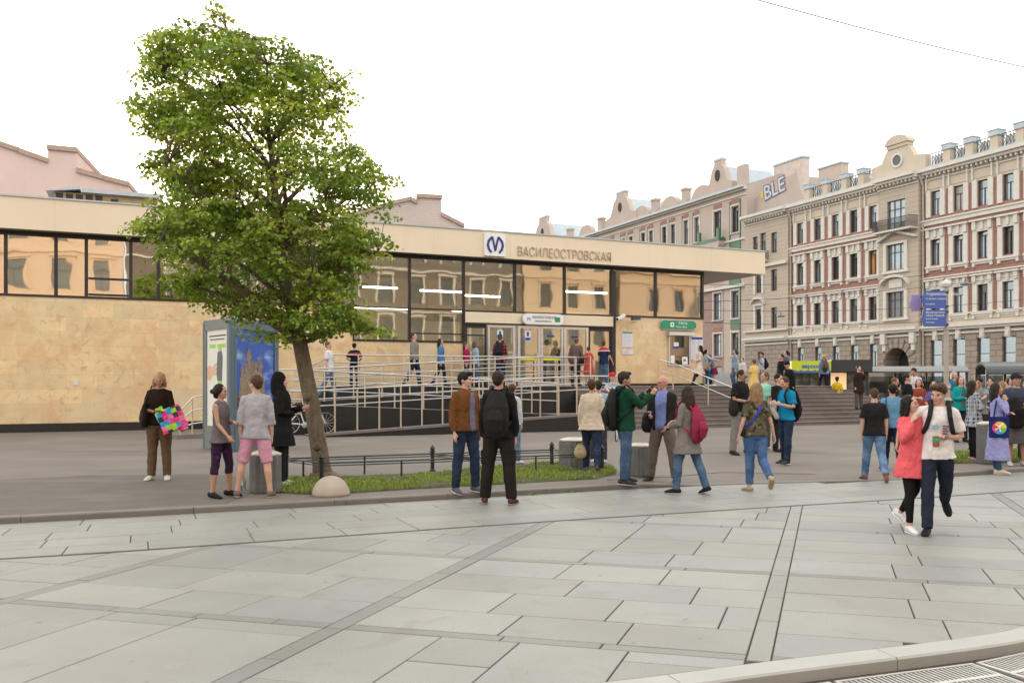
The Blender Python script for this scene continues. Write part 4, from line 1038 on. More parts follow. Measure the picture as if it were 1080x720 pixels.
gr=text('graffiti_fill','BLE',2.15,m_gw,PR,loc=(1.5,1.13,zP-1.9),rot=(R(90),R(-9),0),extrude=.01,bold=.02)
MB().box(.9,1.3,1.14,1.19,zP-1.6,zP-.9).build('graffiti_fill',m_gy,PR)
# ---------------------------------------------------------------- firewalls behind the station, left
m_fw=mat('pink_firewall',(.64,.49,.44),.85,var=.06,nscale=.5,bump=.05); add_layer(m_fw,2,.5,.8,(.56,.43,.39),.5,vec=(1,1,.3))
m_fw2=mat('mauve_firewall',(.56,.47,.43),.85,var=.05,nscale=.5); brick_layer(m_fw2,.3,.1,mortar=.01,amt=.05,bump=.1)
m_coping=mat('brick_coping',(.40,.29,.23),.8,var=.2)
def firewall(nm,lab,px_pts,Yd,m_,thick=9.0):
    Fm=Frame((0,Yd),.97,.24); P=[(Fm.sx(px),Fm.z(px,py)) for px,py in px_pts]
    x0=P[0][0]; r=thing(nm,lab,'building',Fm.W(x0,0),Fm.a); P=[(x-x0,z) for x,z in P]
    poly=[(P[0][0],-.1)]+P+[(P[-1][0],-.1)]
    MB().prism(poly[::-1],0,thick).build('wall',m_,r)
    c=MB()
    for (xa,za),(xb,zb) in zip(P,P[1:]):
        if abs(xb-xa)<.05: continue
        c.prism([(xa-.03,za+.002),(xb+.03,zb+.002),(xb+.03,zb+.22),(xa-.03,za+.22)][::-1],-.12,thick+.1)
    c.build('coping',m_coping,r); return r,P
firewall('house_gable_wall','pink windowless house wall with a stepped chimney behind the left end of the station',[(-70,140),(0,154),(20,161),(50,172),(50.5,158),(81,161),(81.5,182),(110,190),(136,197)],46,m_fw)
firewall('house_gable_wall','mauve windowless house wall with a broad chimney block right of the tree crown',[(300,250),(370,229),(410,217),(433,211.5),(439,215.5),(440,208.5),(465.5,210),(466,228),(489,240)],52,m_fw2)
# ---------------------------------------------------------------- houses across the street (behind the viewer), seen mirrored in the glass
OF=Frame((-15.91+.3984*52,27.26-.9173*52),-.9173,-.3984)
m_och=mat('ochre_stucco',(.64,.50,.36),.8,var=.08); m_gry=mat('shade_umber_stucco',(.17,.145,.115),.8,var=.08)  # umber puts the dim mirrored facade's shade into its wall colour
def opp(lab,x0,x1,m_,zt_,nf):
    r=thing('apartment_building',lab,'building',OF.W(x0,0),OF.a); L=x1-x0
    hs=[];n=int(L/3.2)
    for i in range(n):
        for f in range(nf): hs.append((i*3.2+1.1,i*3.2+2.4,1.5+f*4,3.9+f*4))
    b=MB(); holed(b,0,L,-.1,zt_,hs); b.quad((0,0,-.1),(0,10,-.1),(0,10,zt_),(0,0,zt_)); b.quad((L,10,-.1),(L,0,-.1),(L,0,zt_),(L,10,zt_)); b.box(0,L,.35,10,zt_-.3,zt_+.02); b.build('wall',m_,r)
    b=MB(); b.box(0,L,-.5,-.001,zt_-.4,zt_)
    for f in range(nf): b.box(0,L,-.2,-.001,.9+f*4+3.6,1.1+f*4+3.6)
    for h in hs: b.box(h[0]-.2,h[0],-.1,-.001,h[2],h[3]+.2); b.box(h[1],h[1]+.2,-.1,-.001,h[2],h[3]+.2); b.box(h[0]-.3,h[1]+.3,-.22,-.001,h[3]+.2,h[3]+.4)
    b.build('moulding',m_trim if m_ is m_gry else m_,r)
    for h in hs: add_window(r,(h[0]+h[1])/2,h[2],h[1]-h[0],h[3]-h[2],'plain',PANES[1],y=.2)
opp('ochre house across the street behind the viewer, mirrored in the right hand panes',-52,-41.2,m_och,17,4)
opp('ochre house lower than its neighbour across the street behind the viewer, mirrored at far right',-75,-53,m_och,14,3)
opp('house across the street behind the viewer, walls darkened as shade, mirrored over the entrance',-41,-3.4,m_gry,18.5,4)
opp('ochre house at the far left across the street, mirrored in the strip windows',-3.2,34,m_och,17,4)
# ================================================================ linden tree
TB=unproj(341,504); TY=TB.y; ppm=F/TY
def TP(px,py,dy=0.0): return V(((px-CX)/F*TY,TY+dy,HC+(CY-py)/F*TY))
m_bark=mat('linden_bark',(.14,.105,.07),.9,var=.25,nscale=14,bump=.9,bscale=38); add_layer(m_bark,22,.5,.62,(.07,.05,.035),.7,vec=(1,1,.25)); add_layer(m_bark,7,.55,.7,(.20,.17,.11),.6,vec=(1,1,.3))
tree=thing('linden_tree','leafy green linden tree with a leaning trunk growing in the fenced grass strip','tree',TB)
rt_=random.Random(21)
tk=[(341,506,0),(339,490,0),(335,465,.02),(328,425,.04),(322,395,.05),(316,362,.03),(309,330,0),(302,300,0),(296,265,0),(291,225,.03),(288,185,.05),(284,150,.05),(278,110,.05),(268,70,0)]
tr=[.175,.145,.135,.128,.125,.118,.105,.095,.085,.070,.055,.042,.03,.018]
TKP=[TP(*p) for p in tk]
OUT=[(35,212,232),(45,165,302),(65,150,340),(75,146,372),(100,143,372),(125,142,362),(135,143,380),(160,150,398),(185,156,414),(215,152,417),(240,143,417),(265,139,408),(285,160,392),(305,185,382),(325,218,385),(340,240,395),(352,262,340),(362,276,318)]
def lim(py):
    for (y0,a0,b0),(y1,a1,b1) in zip(OUT,OUT[1:]):
        if y0<=py<=y1: t=(py-y0)/(y1-y0); return a0+(a1-a0)*t,b0+(b1-b0)*t
    return None
clusters=[]
tries=0
while len(clusters)<1330 and tries<90000:
    tries+=1
    py=rt_.uniform(36,361); l,r_=lim(py); axis=300-(400-py)*.05 if py>120 else 285-(120-py)*.3
    wd=(r_-l)/2; cxp=(l+r_)/2
    if rt_.random()>wd/140: continue
    ph=rt_.uniform(0,2*pi); rho=rt_.random()**.42
    px=cxp+wd*rho*cos(ph)*min(1.0,.94+.26*noise.noise(V((py*.035,ph*1.3,0)))); dy=min(wd,125)/ppm*.88*rho*sin(ph)
    if py>300 and abs(dy)>.9: continue
    p=TP(px,py,dy)
    nz=noise.noise(V((p.x*1.25,p.y*1.25,p.z*2.9)))+.45*noise.noise(V((p.x*3.1,p.y*3.1,p.z*6)))
    if nz<-.035: continue
    if abs(px-306)<17 and abs(py-168)<26 and rt_.random()<.93: continue
    if abs(px-262)<9 and abs(py-178)<12 and rt_.random()<.8: continue
    if abs(px-335)<16 and abs(py-150)<10 and rt_.random()<.7: continue
    clusters.append(p)
for k in range(26):          # long low twig reaching right and top shoot
    t=k/25; clusters.append(TP(330+80*t,352-8*sin(t*3)+rt_.uniform(-4,4),rt_.uniform(-.3,.1)))
for k in range(9): clusters.append(TP(230+rt_.uniform(-9,9),4+rt_.uniform(-4,14),.0))
for p_ in [(212,40),(215,28),(300,42),(373,76),(415,186),(148,74),(143,115),(165,38),(222,20)]: clusters.append(TP(*p_))
# limbs
b=MB(); b.tube(TKP,tr,n=14)
for q in ((TP(336,470,-.12)),(TP(325,418,-.1))): b.ell(q,(.07,.05,.07))
b.ell(TB+V((0,0,.02)),(.24,.22,.12))
nodes=[(p,r_) for p,r_ in zip(TKP[5:],tr[5:])]
allnodes=[(p,r_) for p,r_ in nodes]
ends=[]
cand=clusters[:]; rt_.shuffle(cand)
for c in cand:
    if all((c-e).length>.85 for e in ends) : ends.append(c)
    if len(ends)>=44: break
for e in ends:
    hd=lambda p: sqrt((p.x-e.x)**2+(p.y-e.y)**2)
    bases=[(abs((e.z-p.z)-hd(p)*.75)+.15*hd(p),p,r_) for p,r_ in nodes]
    bases.sort(key=lambda q:q[0]); _,p0,r0=bases[0]
    L=(e-p0).length; pts=[]; n=7
    mid=p0+(e-p0)*.5+V((rt_.uniform(-.1,.1),rt_.uniform(-.1,.1),L*.10+.05))
    for k in range(n+1):
        t=k/n; q=p0*(1-t)**2+mid*2*t*(1-t)+e*t*t
        if 0<k<n: q+=V((rt_.uniform(-.03,.03),rt_.uniform(-.03,.03),rt_.uniform(-.03,.03)))
        pts.append(q)
    rr0=min(r0*.55,.012+.018*L); rad=[rr0*(1-.8*k/n)+.004 for k in range(n+1)]
    b.tube(pts,rad,n=7,round_caps=False)
    allnodes+= [(q,r_) for q,r_ in zip(pts[2:],rad[2:])]
AP=np.array([tuple(p) for p,_ in allnodes]); 
for c in clusters:
    d=AP-np.array(tuple(c)); dd=np.sqrt((d**2).sum(1))+np.maximum(0,d[:,2])*.8
    j=int(dd.argmin()); p0,r0=allnodes[j]
    if (c-p0).length<.05: continue
    mid=(p0+c)*.5+V((rt_.uniform(-.05,.05),rt_.uniform(-.05,.05),rt_.uniform(0,.08)))
    b.tube([p0,mid,c],[min(r0,.008),.006,.003],n=4,round_caps=False)
b.v=[tuple(V(p)-TB) for p in b.v]
b.build('trunk',m_bark,tree,smooth=True)
# leaves
m_leaf=bpy.data.materials.new('linden_leaf'); m_leaf.use_nodes=True; N=m_leaf.node_tree.nodes; L_=m_leaf.node_tree.links
for n_ in list(N): N.remove(n_)
out_=N.new('ShaderNodeOutputMaterial'); pb=N.new('ShaderNodeBsdfPrincipled'); tl=N.new('ShaderNodeBsdfTranslucent'); ms=N.new('ShaderNodeMixShader'); ms.inputs[0].default_value=.38
at_=N.new('ShaderNodeAttribute'); at_.attribute_name='tint'
hs=N.new('ShaderNodeVectorMath'); hs.operation='MULTIPLY'; hs.inputs[1].default_value=(1.25,1.25,.6)
L_.new(at_.outputs['Color'],pb.inputs['Base Color']); L_.new(at_.outputs['Color'],hs.inputs[0]); L_.new(hs.outputs[0],tl.inputs['Color']); pb.inputs['Roughness'].default_value=.42
L_.new(pb.outputs[0],ms.inputs[1]); L_.new(tl.outputs[0],ms.inputs[2]); L_.new(ms.outputs[0],out_.inputs['Surface'])
npr=np.random.default_rng(5)
leafshape=[(0,0,0),(.55,.28,.02),(.50,.72,-.03),(0,1.08,-.12),(-.50,.72,-.03),(-.55,.28,.02),(0,.5,-.10)]
lf=[(0,1,6),(1,2,6),(2,3,6),(3,4,6),(4,5,6),(5,0,6)]
LS=np.array(leafshape)
vs=[];fs=[];cols=[]; nv=0
for ci,c in enumerate(clusters):
    n=int(npr.integers(27,41)); special=ci>=len(clusters)-44
    if special: n=11
    tone=npr.uniform(.75,1.25); yel=npr.uniform(0,1)**1.6
    tilt=npr.uniform(0,2*pi)
    for _ in range(n):
        a=npr.uniform(0,2*pi); rr=npr.uniform(.02,.27 if not special else .13); p=np.array([c.x+rr*cos(a),c.y+rr*sin(a),c.z+npr.normal(0,.03)-rr*.42])
        s=npr.uniform(.036,.066)
        yaw=a-pi/2+npr.normal(0,.6); pitch=-npr.uniform(.2,1.25); roll=npr.normal(0,.5)
        M=(Matrix.Rotation(yaw,3,'Z')@Matrix.Rotation(pitch,3,'X')@Matrix.Rotation(roll,3,'Y'))
        q=(LS*s)@np.array(M).T+p
        vs.append(q); 
        for f in lf: fs.append((f[0]+nv,f[1]+nv,f[2]+nv))
        nv+=7
        g=tone*npr.uniform(.8,1.2); y=min(1,yel+npr.uniform(-.15,.15)); y=max(0,y)
        col=((.145+.195*y)*g,(.240+.160*y)*g,(.032+.016*y)*g); cols.extend([col]*6)
vs=np.concatenate(vs)-np.array(tuple(TB)); me=bpy.data.meshes.new('crown'); me.from_pydata(vs.tolist(),[],fs); me.materials.append(m_leaf)
ca=me.color_attributes.new('tint','FLOAT_COLOR','CORNER'); cc=np.ones((len(fs),3,4),dtype=np.float32); cc[:,:,:3]=np.array(cols)[:,None,:]; ca.data.foreach_set('color',cc.ravel())
me.polygons.foreach_set('use_smooth',[True]*len(me.polygons))
o=bpy.data.objects.new('crown',me); COL.objects.link(o); o.parent=tree
# ================================================================ grass strip, fence
m_soil=mat('soil',(.07,.055,.035),.95,var=.3,nscale=6,bump=.5,bscale=40); add_layer(m_soil,3,.42,.6,(.05,.085,.02),.9)
m_blade=bpy.data.materials.new('grass_blade'); m_blade.use_nodes=True; N=m_blade.node_tree.nodes; pb=N['Principled BSDF']; a_=N.new('ShaderNodeAttribute'); a_.attribute_name='tint'; m_blade.node_tree.links.new(a_.outputs['Color'],pb.inputs['Base Color']); pb.inputs['Roughness'].default_value=.6
def inside(p,poly):
    c=False; n=len(poly)
    for i in range(n):
        a=poly[i]; b_=poly[i-1]
        if (a[1]>p[1])!=(b_[1]>p[1]) and p[0]<(b_[0]-a[0])*(p[1]-a[1])/(b_[1]-a[1])+a[0]: c=not c
    return c
def lawn(nm,lab,poly,n,hmin,hmax,seed,mound=.03):
    rg=random.Random(seed); xs_=[p[0] for p in poly]; ys_=[p[1] for p in poly]
    x0,x1,y0,y1=min(xs_),max(xs_),min(ys_),max(ys_); cx_,cy_=(x0+x1)/2,(y0+y1)/2
    zb=ground(cx_,cy_)
    b=MB(); m=len(poly)
    # bed: slightly raised soil
    top=[(cx_+(x-cx_)*.97,cy_+(y-cy_)*.93,ground(x,y)+mound) for x,y in poly]
    b.add([(x,y,ground(x,y)+.002) for x,y in poly]+top,[(i,(i+1)%m,(i+1)%m+m,i+m) for i in range(m)]+[tuple(range(m,2*m))])
    b.build('soil_bed',m_soil,kind='structure')
    vs=[];fs=[];cl=[]
    k=0
    while k<n:
        p=(rg.uniform(x0,x1),rg.uniform(y0,y1))
        if not inside(p,poly): continue
        nn=noise.noise(V((p[0]*1.3,p[1]*1.6,seed)))+.4*noise.noise(V((p[0]*5,p[1]*5,1)))
        if nn<-.12 and rg.random()<.85: k+=1; continue
        k+=1
        for _ in range(3):
            q=(p[0]+rg.gauss(0,.02),p[1]+rg.gauss(0,.02)); h=rg.uniform(hmin,hmax)*(1+nn*.8); a=rg.uniform(0,2*pi); le=rg.uniform(.1,.6)*h; w_=rg.uniform(.003,.006)
            z=ground(*q)+mound-.01; dx,dy=cos(a),sin(a)
            b0=len(vs); vs+=[(q[0]-dy*w_,q[1]+dx*w_,z),(q[0]+dy*w_,q[1]-dx*w_,z),(q[0]+dx*le*.4+dy*w_*.7,q[1]+dy*le*.4-dx*w_*.7,z+h*.6),(q[0]+dx*le*.4-dy*w_*.7,q[1]+dy*le*.4+dx*w_*.7,z+h*.6),(q[0]+dx*le,q[1]+dy*le,z+h)]
            fs+=[(b0,b0+1,b0+2,b0+3),(b0+3,b0+2,b0+4)]
            g=rg.uniform(.75,1.25); y_=rg.random()**2; c_=((.17+.17*y_)*g,(.27+.08*y_)*g,.04*g,1); cl+=[c_]*7
    me=bpy.data.meshes.new(nm); me.from_pydata(vs,[],fs); me.materials.append(m_blade); ca=me.color_attributes.new('tint','FLOAT_COLOR','CORNER'); ca.data.foreach_set('color',np.array(cl,dtype=np.float32).ravel())
    o=bpy.data.objects.new(nm,me); COL.objects.link(o); tag(o,lab,'grass',kind='stuff')
G1=[unproj(*p)[:2] for p in ((294,520),(330,521.5),(370,520),(440,515.5),(545,510),(629,505),(650,500),(646,494),(600,488),(582,488),(540,492),(449,500),(380,503),(306,505),(296,510))]
lawn('grass','short green grass in the fenced strip under the linden tree',G1,14000,.022,.060,4)
G2=[unproj(*p)[:2] for p in ((1001,489),(1060,488),(1100,487),(1120,477),(1060,477),(1005,479))]
lawn('grass','patch of grass on the traffic island behind the plaid shirt and the lilac dress',G2,5000,.04,.10,9)
# weeds in joints
b=MB(); cl=[]
rg=random.Random(8)
vs=[];fs=[]
spots=[unproj(px,py,0.0) for px,py in ((61,547),(151,543),(180,541),(222,538),(308,534),(362,532),(398,530),(560,522),(602,519))]
for s_ in spots:
    for _ in range(34):
        q=(s_.x+rg.gauss(0,.05),s_.y+rg.gauss(0,.012)); h=rg.uniform(.02,.07); a=rg.uniform(0,2*pi); le=h*.8; w_=.005; z=-.004; dx,dy=cos(a),sin(a)
        b0=len(vs); vs+=[(q[0]-dy*w_,q[1]+dx*w_,z),(q[0]+dy*w_,q[1]-dx*w_,z),(q[0]+dx*le,q[1]+dy*le,z+h)]; fs.append((b0,b0+1,b0+2)); cl+=[(.16,.27,.05,1)]*3
me=bpy.data.meshes.new('weeds'); me.from_pydata(vs,[],fs); me.materials.append(m_blade); ca=me.color_attributes.new('tint','FLOAT_COLOR','CORNER'); ca.data.foreach_set('color',np.array(cl,dtype=np.float32).ravel())
o=bpy.data.objects.new('weeds',me); COL.objects.link(o); tag(o,'small weeds sprouting from the joint along the plaza kerb','weeds',kind='stuff')
# fence
m_fence=mat('black_fence_paint',(.02,.022,.024),.4,var=.2)
def fence(lab,A,B,thick,thin,h=.36):
    o0=A; r=thing('low_fence',lab,'fence',o0,0,'low fences round the grass strip'); d=B-A
    for t in thick:
        p=d*t; MB().lathe([(.055,-.04),(.055,.02),(.034,.04),(.034,h-.04),(.05,h-.03),(.05,h-.01),(.03,h),(.046,h+.03),(.03,h+.065),(.012,h+.085),(.001,h+.10)],p,12).build('post',m_fence,r,smooth=False)
    for t in thin: p=d*t; MB().box(p.x-.014,p.x+.014,p.y-.014,p.y+.014,p.z-.03,p.z+h-.06).build('post',m_fence,r)
    MB().tube([V((0,0,h-.06)),d+V((0,0,h-.06))],(.014),n=6).build('rail',m_fence,r); 
    MB().tube([V((0,0,h-.10)),d+V((0,0,h-.10))],(.010),n=6).build('rail',m_fence,r); return r
FL,FR_=unproj(339,509),unproj(635,496.5); BL,BR=unproj(302,503),unproj(582,491.5)
fence('low black iron fence along the street side of the grass strip',FL,FR_,[0,1],[.26,.5,.74])
fence('low black iron fence along the plaza side of the grass strip',BL,BR,[0,.52,1],[.27,.76])
fence('short fence panel at the left end of the grass strip beside the trunk',BL+V((.05,-.08,0)),FL+V((-.05,.08,0)),[],[.5])
fence('short fence panel at the right end of the grass strip',BR+V((.05,-.08,0)),FR_+V((-.05,.08,0)),[],[.5])
FM=FL+(FR_-FL)*.52; BM=BL+(BR-BL)*.52
fence('short cross rail in the middle of the grass strip',BM+V((.05,-.08,0)),FM+V((-.05,.08,0)),[],[])
# stone hemisphere
HS=unproj(349,522); m_conc=mat('pale_concrete',(.40,.345,.275),.8,var=.12,nscale=6,bump=.25,bscale=120); add_layer(m_conc,14,.6,.75,(.35,.29,.22),.4)
n=12; MB().lathe([(.255*cos(pi/2*i/n)+.0001,.265*sin(pi/2*i/n)) for i in range(n+1)],(0,0,0),28).build('stone_hemisphere',m_conc,None,smooth=True,loc=HS,label='pale concrete half sphere bollard on the kerb in front of the linden trunk',cat='bollard')
# concrete bins
m_bin=mat('dark_exposed_concrete',(.16,.16,.155),.8,var=.15,nscale=8,bump=.6,bscale=90); add_layer(m_bin,60,.5,.65,(.09,.09,.09),.6)
m_liner=mat('bin_rim',(.50,.46,.40),.6,var=.15)
def bin_(lab,px,py,pyt,w_):
    P=unproj(px,py); h=(py-pyt)/F*P.y; rr=w_/2/F*P.y
    r=thing('concrete_bin',lab,'litter bin',P,.3,'concrete litter bins round the grass strip')
    n=40; vs=[];prof=[(.93,0),(1,.05),(1,.9),(.96,1)]
    for f,z in prof:
        for k in range(n):
            a=2*pi*k/n; q=rr*f*(1+.035*cos(a*20)); 
            c_=max(abs(cos(a)),abs(sin(a))); q*= (1/(c_**.35)) *.93
            vs.append((q*cos(a),q*sin(a),z*h))
    fs=[(i*n+k,i*n+(k+1)%n,(i+1)*n+(k+1)%n,(i+1)*n+k) for i in range(3) for k in range(n)]+[tuple(reversed(range(n)))]
    MB().add(vs,fs).build('shell',m_bin,r)
    MB().lathe([(rr*.97,h*.985),(rr*.97,h+.015),(rr*.55,h+.05),(rr*.5,h+.03),(rr*.45,h*.8)],n=24).build('rim',m_liner,r,smooth=False); return r
bin_('fluted concrete litter bin behind the man in pink shorts',280,519,479,34)
bin_('fluted concrete litter bin at the grass strip\'s far corner below the cream jacket',606,494,464,33)
bin_('fluted concrete litter bin between the green hoodie and the grey trousers',675,502,470,24)
bin_('fluted concrete bin on the traffic island between plaid shirt and lilac dress',1041,489,447,20)
# advertising pillar (three sided lightbox)
m_adf=mat('ad_frame_grey',(.20,.215,.22),.45,metal=.2,var=.05); m_adb=mat('ad_frame_blue',(.10,.15,.19),.4,var=.05)
A_=unproj(217,474,.03); B_=unproj(244,476.5,.03); C_=unproj(291,470,.03)
A_=unproj(217,472.5,.03); 
HT=(476-335)/F*B_.y; print('ad',A_,B_,C_,HT)
r=thing('advertising_pillar','tall three sided advertising pillar with a white watch poster and a blue church poster','advertising pillar',B_)
tri=[(0,0),(C_.x-B_.x,C_.y-B_.y),(A_.x-B_.x,A_.y-B_.y)]
b=MB(); b.slab([(x*.96+.01,y*.96+.01) for x,y in tri],-.05,HT-.02); b.build('body',m_adf,r)
for (x,y) in tri: MB().lathe([(.07,-.05),(.07,HT-.05),(.04,HT+.02)],(x,y,0),12).build('corner_post',m_adb,r)
def adface(P,Q,mb_fn,nm):
    P=V((*P,0));Q=V((*Q,0)); d=(Q-P); L=d.length; an=atan2(d.y,d.x)
    f=MB().box(.07,L-.07,-.05,-.012,.0,.55).box(.07,L-.07,-.05,-.012,HT-.22,HT-.02).box(.06,.14,-.051,-.012,.551,HT-.221).box(L-.14,L-.06,-.051,-.012,.551,HT-.221).build('frame',m_adf if nm=='poster_white' else m_adb,r)
    f.location=P; f.rotation_euler=(0,0,an)
    mb_fn(f,.14,L-.14,.55,HT-.22)
m_wp=mat('white_poster_paper',(.74,.74,.68),.5,var=.03); m_lime=mat('lime_print',(.35,.60,.10),.6); m_skinp=mat('printed_hand',(.70,.42,.30),.6); m_watch=mat('printed_watch',(.13,.14,.15),.6)
def white(f,x0,x1,z0,z1):
    w_=x1-x0; MB().box(x0,x1,-.02,-.013,z0,z1).build('poster',m_wp,f)
    c=(x0+x1)/2; b=MB(); b.prism([(c+.02*w_,z0+1.05),(c+.22*w_,z0+1.05),(c+.26*w_,z0+1.6),(c+.2*w_,z0+1.75),(c+.02*w_,z0+1.72),(c-.03*w_,z0+1.2)][::-1],-.026,-.021); b.build('printed_watch',m_watch,f)
    MB().prism([(c+.03*w_,z0+.85),(c+.2*w_,z0+.85),(c+.21*w_,z0+1.04),(c+.03*w_,z0+1.04)][::-1],-.026,-.021).prism([(c+.05*w_,z0+1.76),(c+.2*w_,z0+1.76),(c+.18*w_,z0+1.9),(c+.07*w_,z0+1.9)][::-1],-.026,-.021).build('printed_strap',m_lime,f)
    hb=MB()
    def blob(cx_,cz_,ra_,rb_,an_,y_):
        hb.prism([(cx_+ra_*cos(q_)*cos(an_)-rb_*sin(q_)*sin(an_),cz_+ra_*cos(q_)*sin(an_)+rb_*sin(q_)*cos(an_)) for q_ in [2*pi*i_/14 for i_ in range(14)]],y_,-.021)
    blob(x0+.12*w_,z0+1.24,.11*w_+.05,.17,.5,-.0240); blob(c-.12*w_,z0+1.40,.13*w_+.03,.035,.35,-.0250); blob(c-.10*w_,z0+1.31,.13*w_+.03,.033,.25,-.0255); blob(c-.12*w_,z0+1.22,.12*w_+.03,.031,.1,-.0245)
    hb.build('printed_hand',m_skinp,f)
    MB().box(x0+.12*w_,x0+.42*w_,-.024,-.021,z1-.42,z1-.34).box(x0+.5*w_,x0+.9*w_,-.024,-.021,z1-.42,z1-.34).build('printed_lines',m_lime,f)
    MB().box(x0+.1*w_,x0+.9*w_,-.024,-.021,z1-.16,z1-.13).box(x0+.15*w_,x0+.85*w_,-.024,-.021,z1-.24,z1-.215).build('printed_lines',m_dgrey,f)
m_bp=mat('blue_poster_sky',(.035,.10,.42),.35,var=.2,nscale=1.2); add_layer(m_bp,1.6,.52,.72,(.35,.50,.78),.8,vec=(1,1,2.5)); add_layer(m_bp,2.5,.5,.7,(.02,.03,.12),.5)
m_ch=mat('printed_church',(.22,.16,.12),.5,var=.4,nscale=9); add_layer(m_ch,12,.5,.65,(.36,.28,.16),.7); add_layer(m_ch,9,.6,.7,(.05,.10,.16),.7)
m_chr=mat('printed_crowd',(.09,.05,.06),.5,var=.5,nscale=7); add_layer(m_chr,8,.56,.66,(.35,.08,.08),.7); add_layer(m_chr,6,.6,.7,(.04,.10,.25),.7)
def blue(f,x0,x1,z0,z1):
    w_=x1-x0; MB().box(x0,x1,-.02,-.013,z0,z1).build('poster',m_bp,f); b=MB()
    def onion(c,zb_,s,hh):
        b.prism([(c-s*.45,zb_),(c+s*.45,zb_),(c+s*.42,zb_+hh*.5),(c+s*.7,zb_+hh*.62),(c+s*.45,zb_+hh*.78),(c+.01,zb_+hh),(c-.01,zb_+hh),(c-s*.45,zb_+hh*.78),(c-s*.7,zb_+hh*.62),(c-s*.42,zb_+hh*.5)],-.026,-.021)
    H_=z1-z0
    b.prism([(x0+.08*w_,z0+.3*H_),(x0+.75*w_,z0+.3*H_),(x0+.72*w_,z0+.52*H_),(x0+.5*w_,z0+.58*H_),(x0+.3*w_,z0+.58*H_),(x0+.1*w_,z0+.5*H_)],-.025,-.0212)
    for c,zb_,s,hh in ((.33,.56,.085,.25),(.16,.48,.06,.15),(.50,.53,.06,.15),(.62,.46,.09,.26),(.25,.54,.05,.13),(.42,.55,.05,.14)): onion(x0+c*w_,z0+zb_*H_,s*w_*1.25,hh*H_)
    b.build('printed_church',m_ch,f)
    MB().prism([(x0,z0),(x1*.8+x0*.2,z0),(x1*.78+x0*.22,z0+.22*H_),(x0+.55*w_,z0+.33*H_),(x0,z0+.34*H_)],-.0245,-.0213).build('printed_crowd',m_chr,f)
adface(tri[2],tri[0],white,'poster_white'); adface(tri[0],tri[1],blue,'poster_blue')
b=MB(); b.slab([(x*1.02,y*1.02) for x,y in tri],HT-.018,HT+.02); b.build('top',m_adf,r)
MB().tube([(tri[2][0]+.15,tri[2][1],HT+.02),(tri[2][0]+.15,tri[2][1],HT+.14)],.02).tube([(tri[2][0]+.05,tri[2][1]-.02,HT+.12),(tri[0][0]-.1,tri[0][1]+.05,HT+.12)],.012).build('top_clip',m_alu,r)
# ================================================================ kiosk, shelters, lamp, signs, wires
m_kb=mat('kiosk_black',(.035,.035,.037),.45,var=.1); m_kg=mat('kiosk_glass_dark',(.05,.06,.055),.1,spec=.8,var=.6,nscale=2); add_layer(m_kg,3,.5,.6,(.20,.22,.16),.6)
m_ky=mat('kiosk_yellow',(.58,.66,.03),.5,var=.05); m_kbl=mat('kiosk_blue_print',(.06,.16,.40),.5)
KF=Frame(((855-CX)/F*46.5,46.5),.985,-.17)
k0,k1,k2=KF.sx(834),KF.sx(876),KF.sx(917)
kt=KF.z(855,380.5); kb=KF.z(855,392)
r=thing('kiosk','black street kiosk with a yellow fascia and a lit doorway beyond the steps','kiosk',KF.W(k0,0),KF.a)
w1,w2=k1-k0,k2-k0
MB().box(0,w2,.3,3,-.15,kb).build('wall',m_kb,r); MB().box(w1+.001,w2+.1,-.25,3.1,kb,kt+.05).box(0,w1,.05,3.1,kb,kt-.02).build('fascia',m_kb,r)
MB().box(0,w1,-.2,.04,kb+.05,kt).build('sign_board',m_ky,r)
MB().prism([(x,kb+.05+(.06 if i%2 else -.02)) for i,x in enumerate([w1*j/12 for j in range(13)])]+[(w1,kb-.06),(0,kb-.06)],-.205,-.15).build('torn_edge',m_kbl,r)
text('letters','евросеть',.27,m_kbl,r,loc=(w1*.26,-.205,kb+.20),extrude=.004,bold=.012,sx=1.0)
fr=MB()
for i in range(5): fr.box(.15+i*.42,.19+i*.42,.24,.31,.1,kb)
for z in (.5,1.1,1.6): fr.box(.15,w1-.1,.25,.30,z,z+.04)
fr.build('shop_front',m_kb,r); MB().box(.1,w1-.1,.27,.295,.05,kb-.02).build('pane',m_kg,r); MB().box(w1+.9,w2-.1,.26,.295,.05,kb-.02).build('pane',m_kg,r)
m_lit=emis('lit_shop_interior',(1,.66,.33),.3); nt_=m_lit.node_tree; no_=nt_.nodes.new('ShaderNodeTexNoise'); no_.inputs['Scale'].default_value=4; rp_=ramp(nt_,[(.35,(1,.50,.18)),(.65,(1,.78,.50))]); nt_.links.new(no_.outputs['Fac'],rp_.inputs[0]); nt_.links.new(rp_.outputs[0],nt_.nodes['Principled BSDF'].inputs['Emission Color'])
MB().box(w1+.05,w1+.85,.25,.29,.0,kb-.05).build('lit_doorway',m_lit,r); MB().box(w1-.03,w1+.04,.2,.31,0,kb).box(w1+.851,w1+.9,.2,.31,0,kb).build('door_frame',m_kb,r)
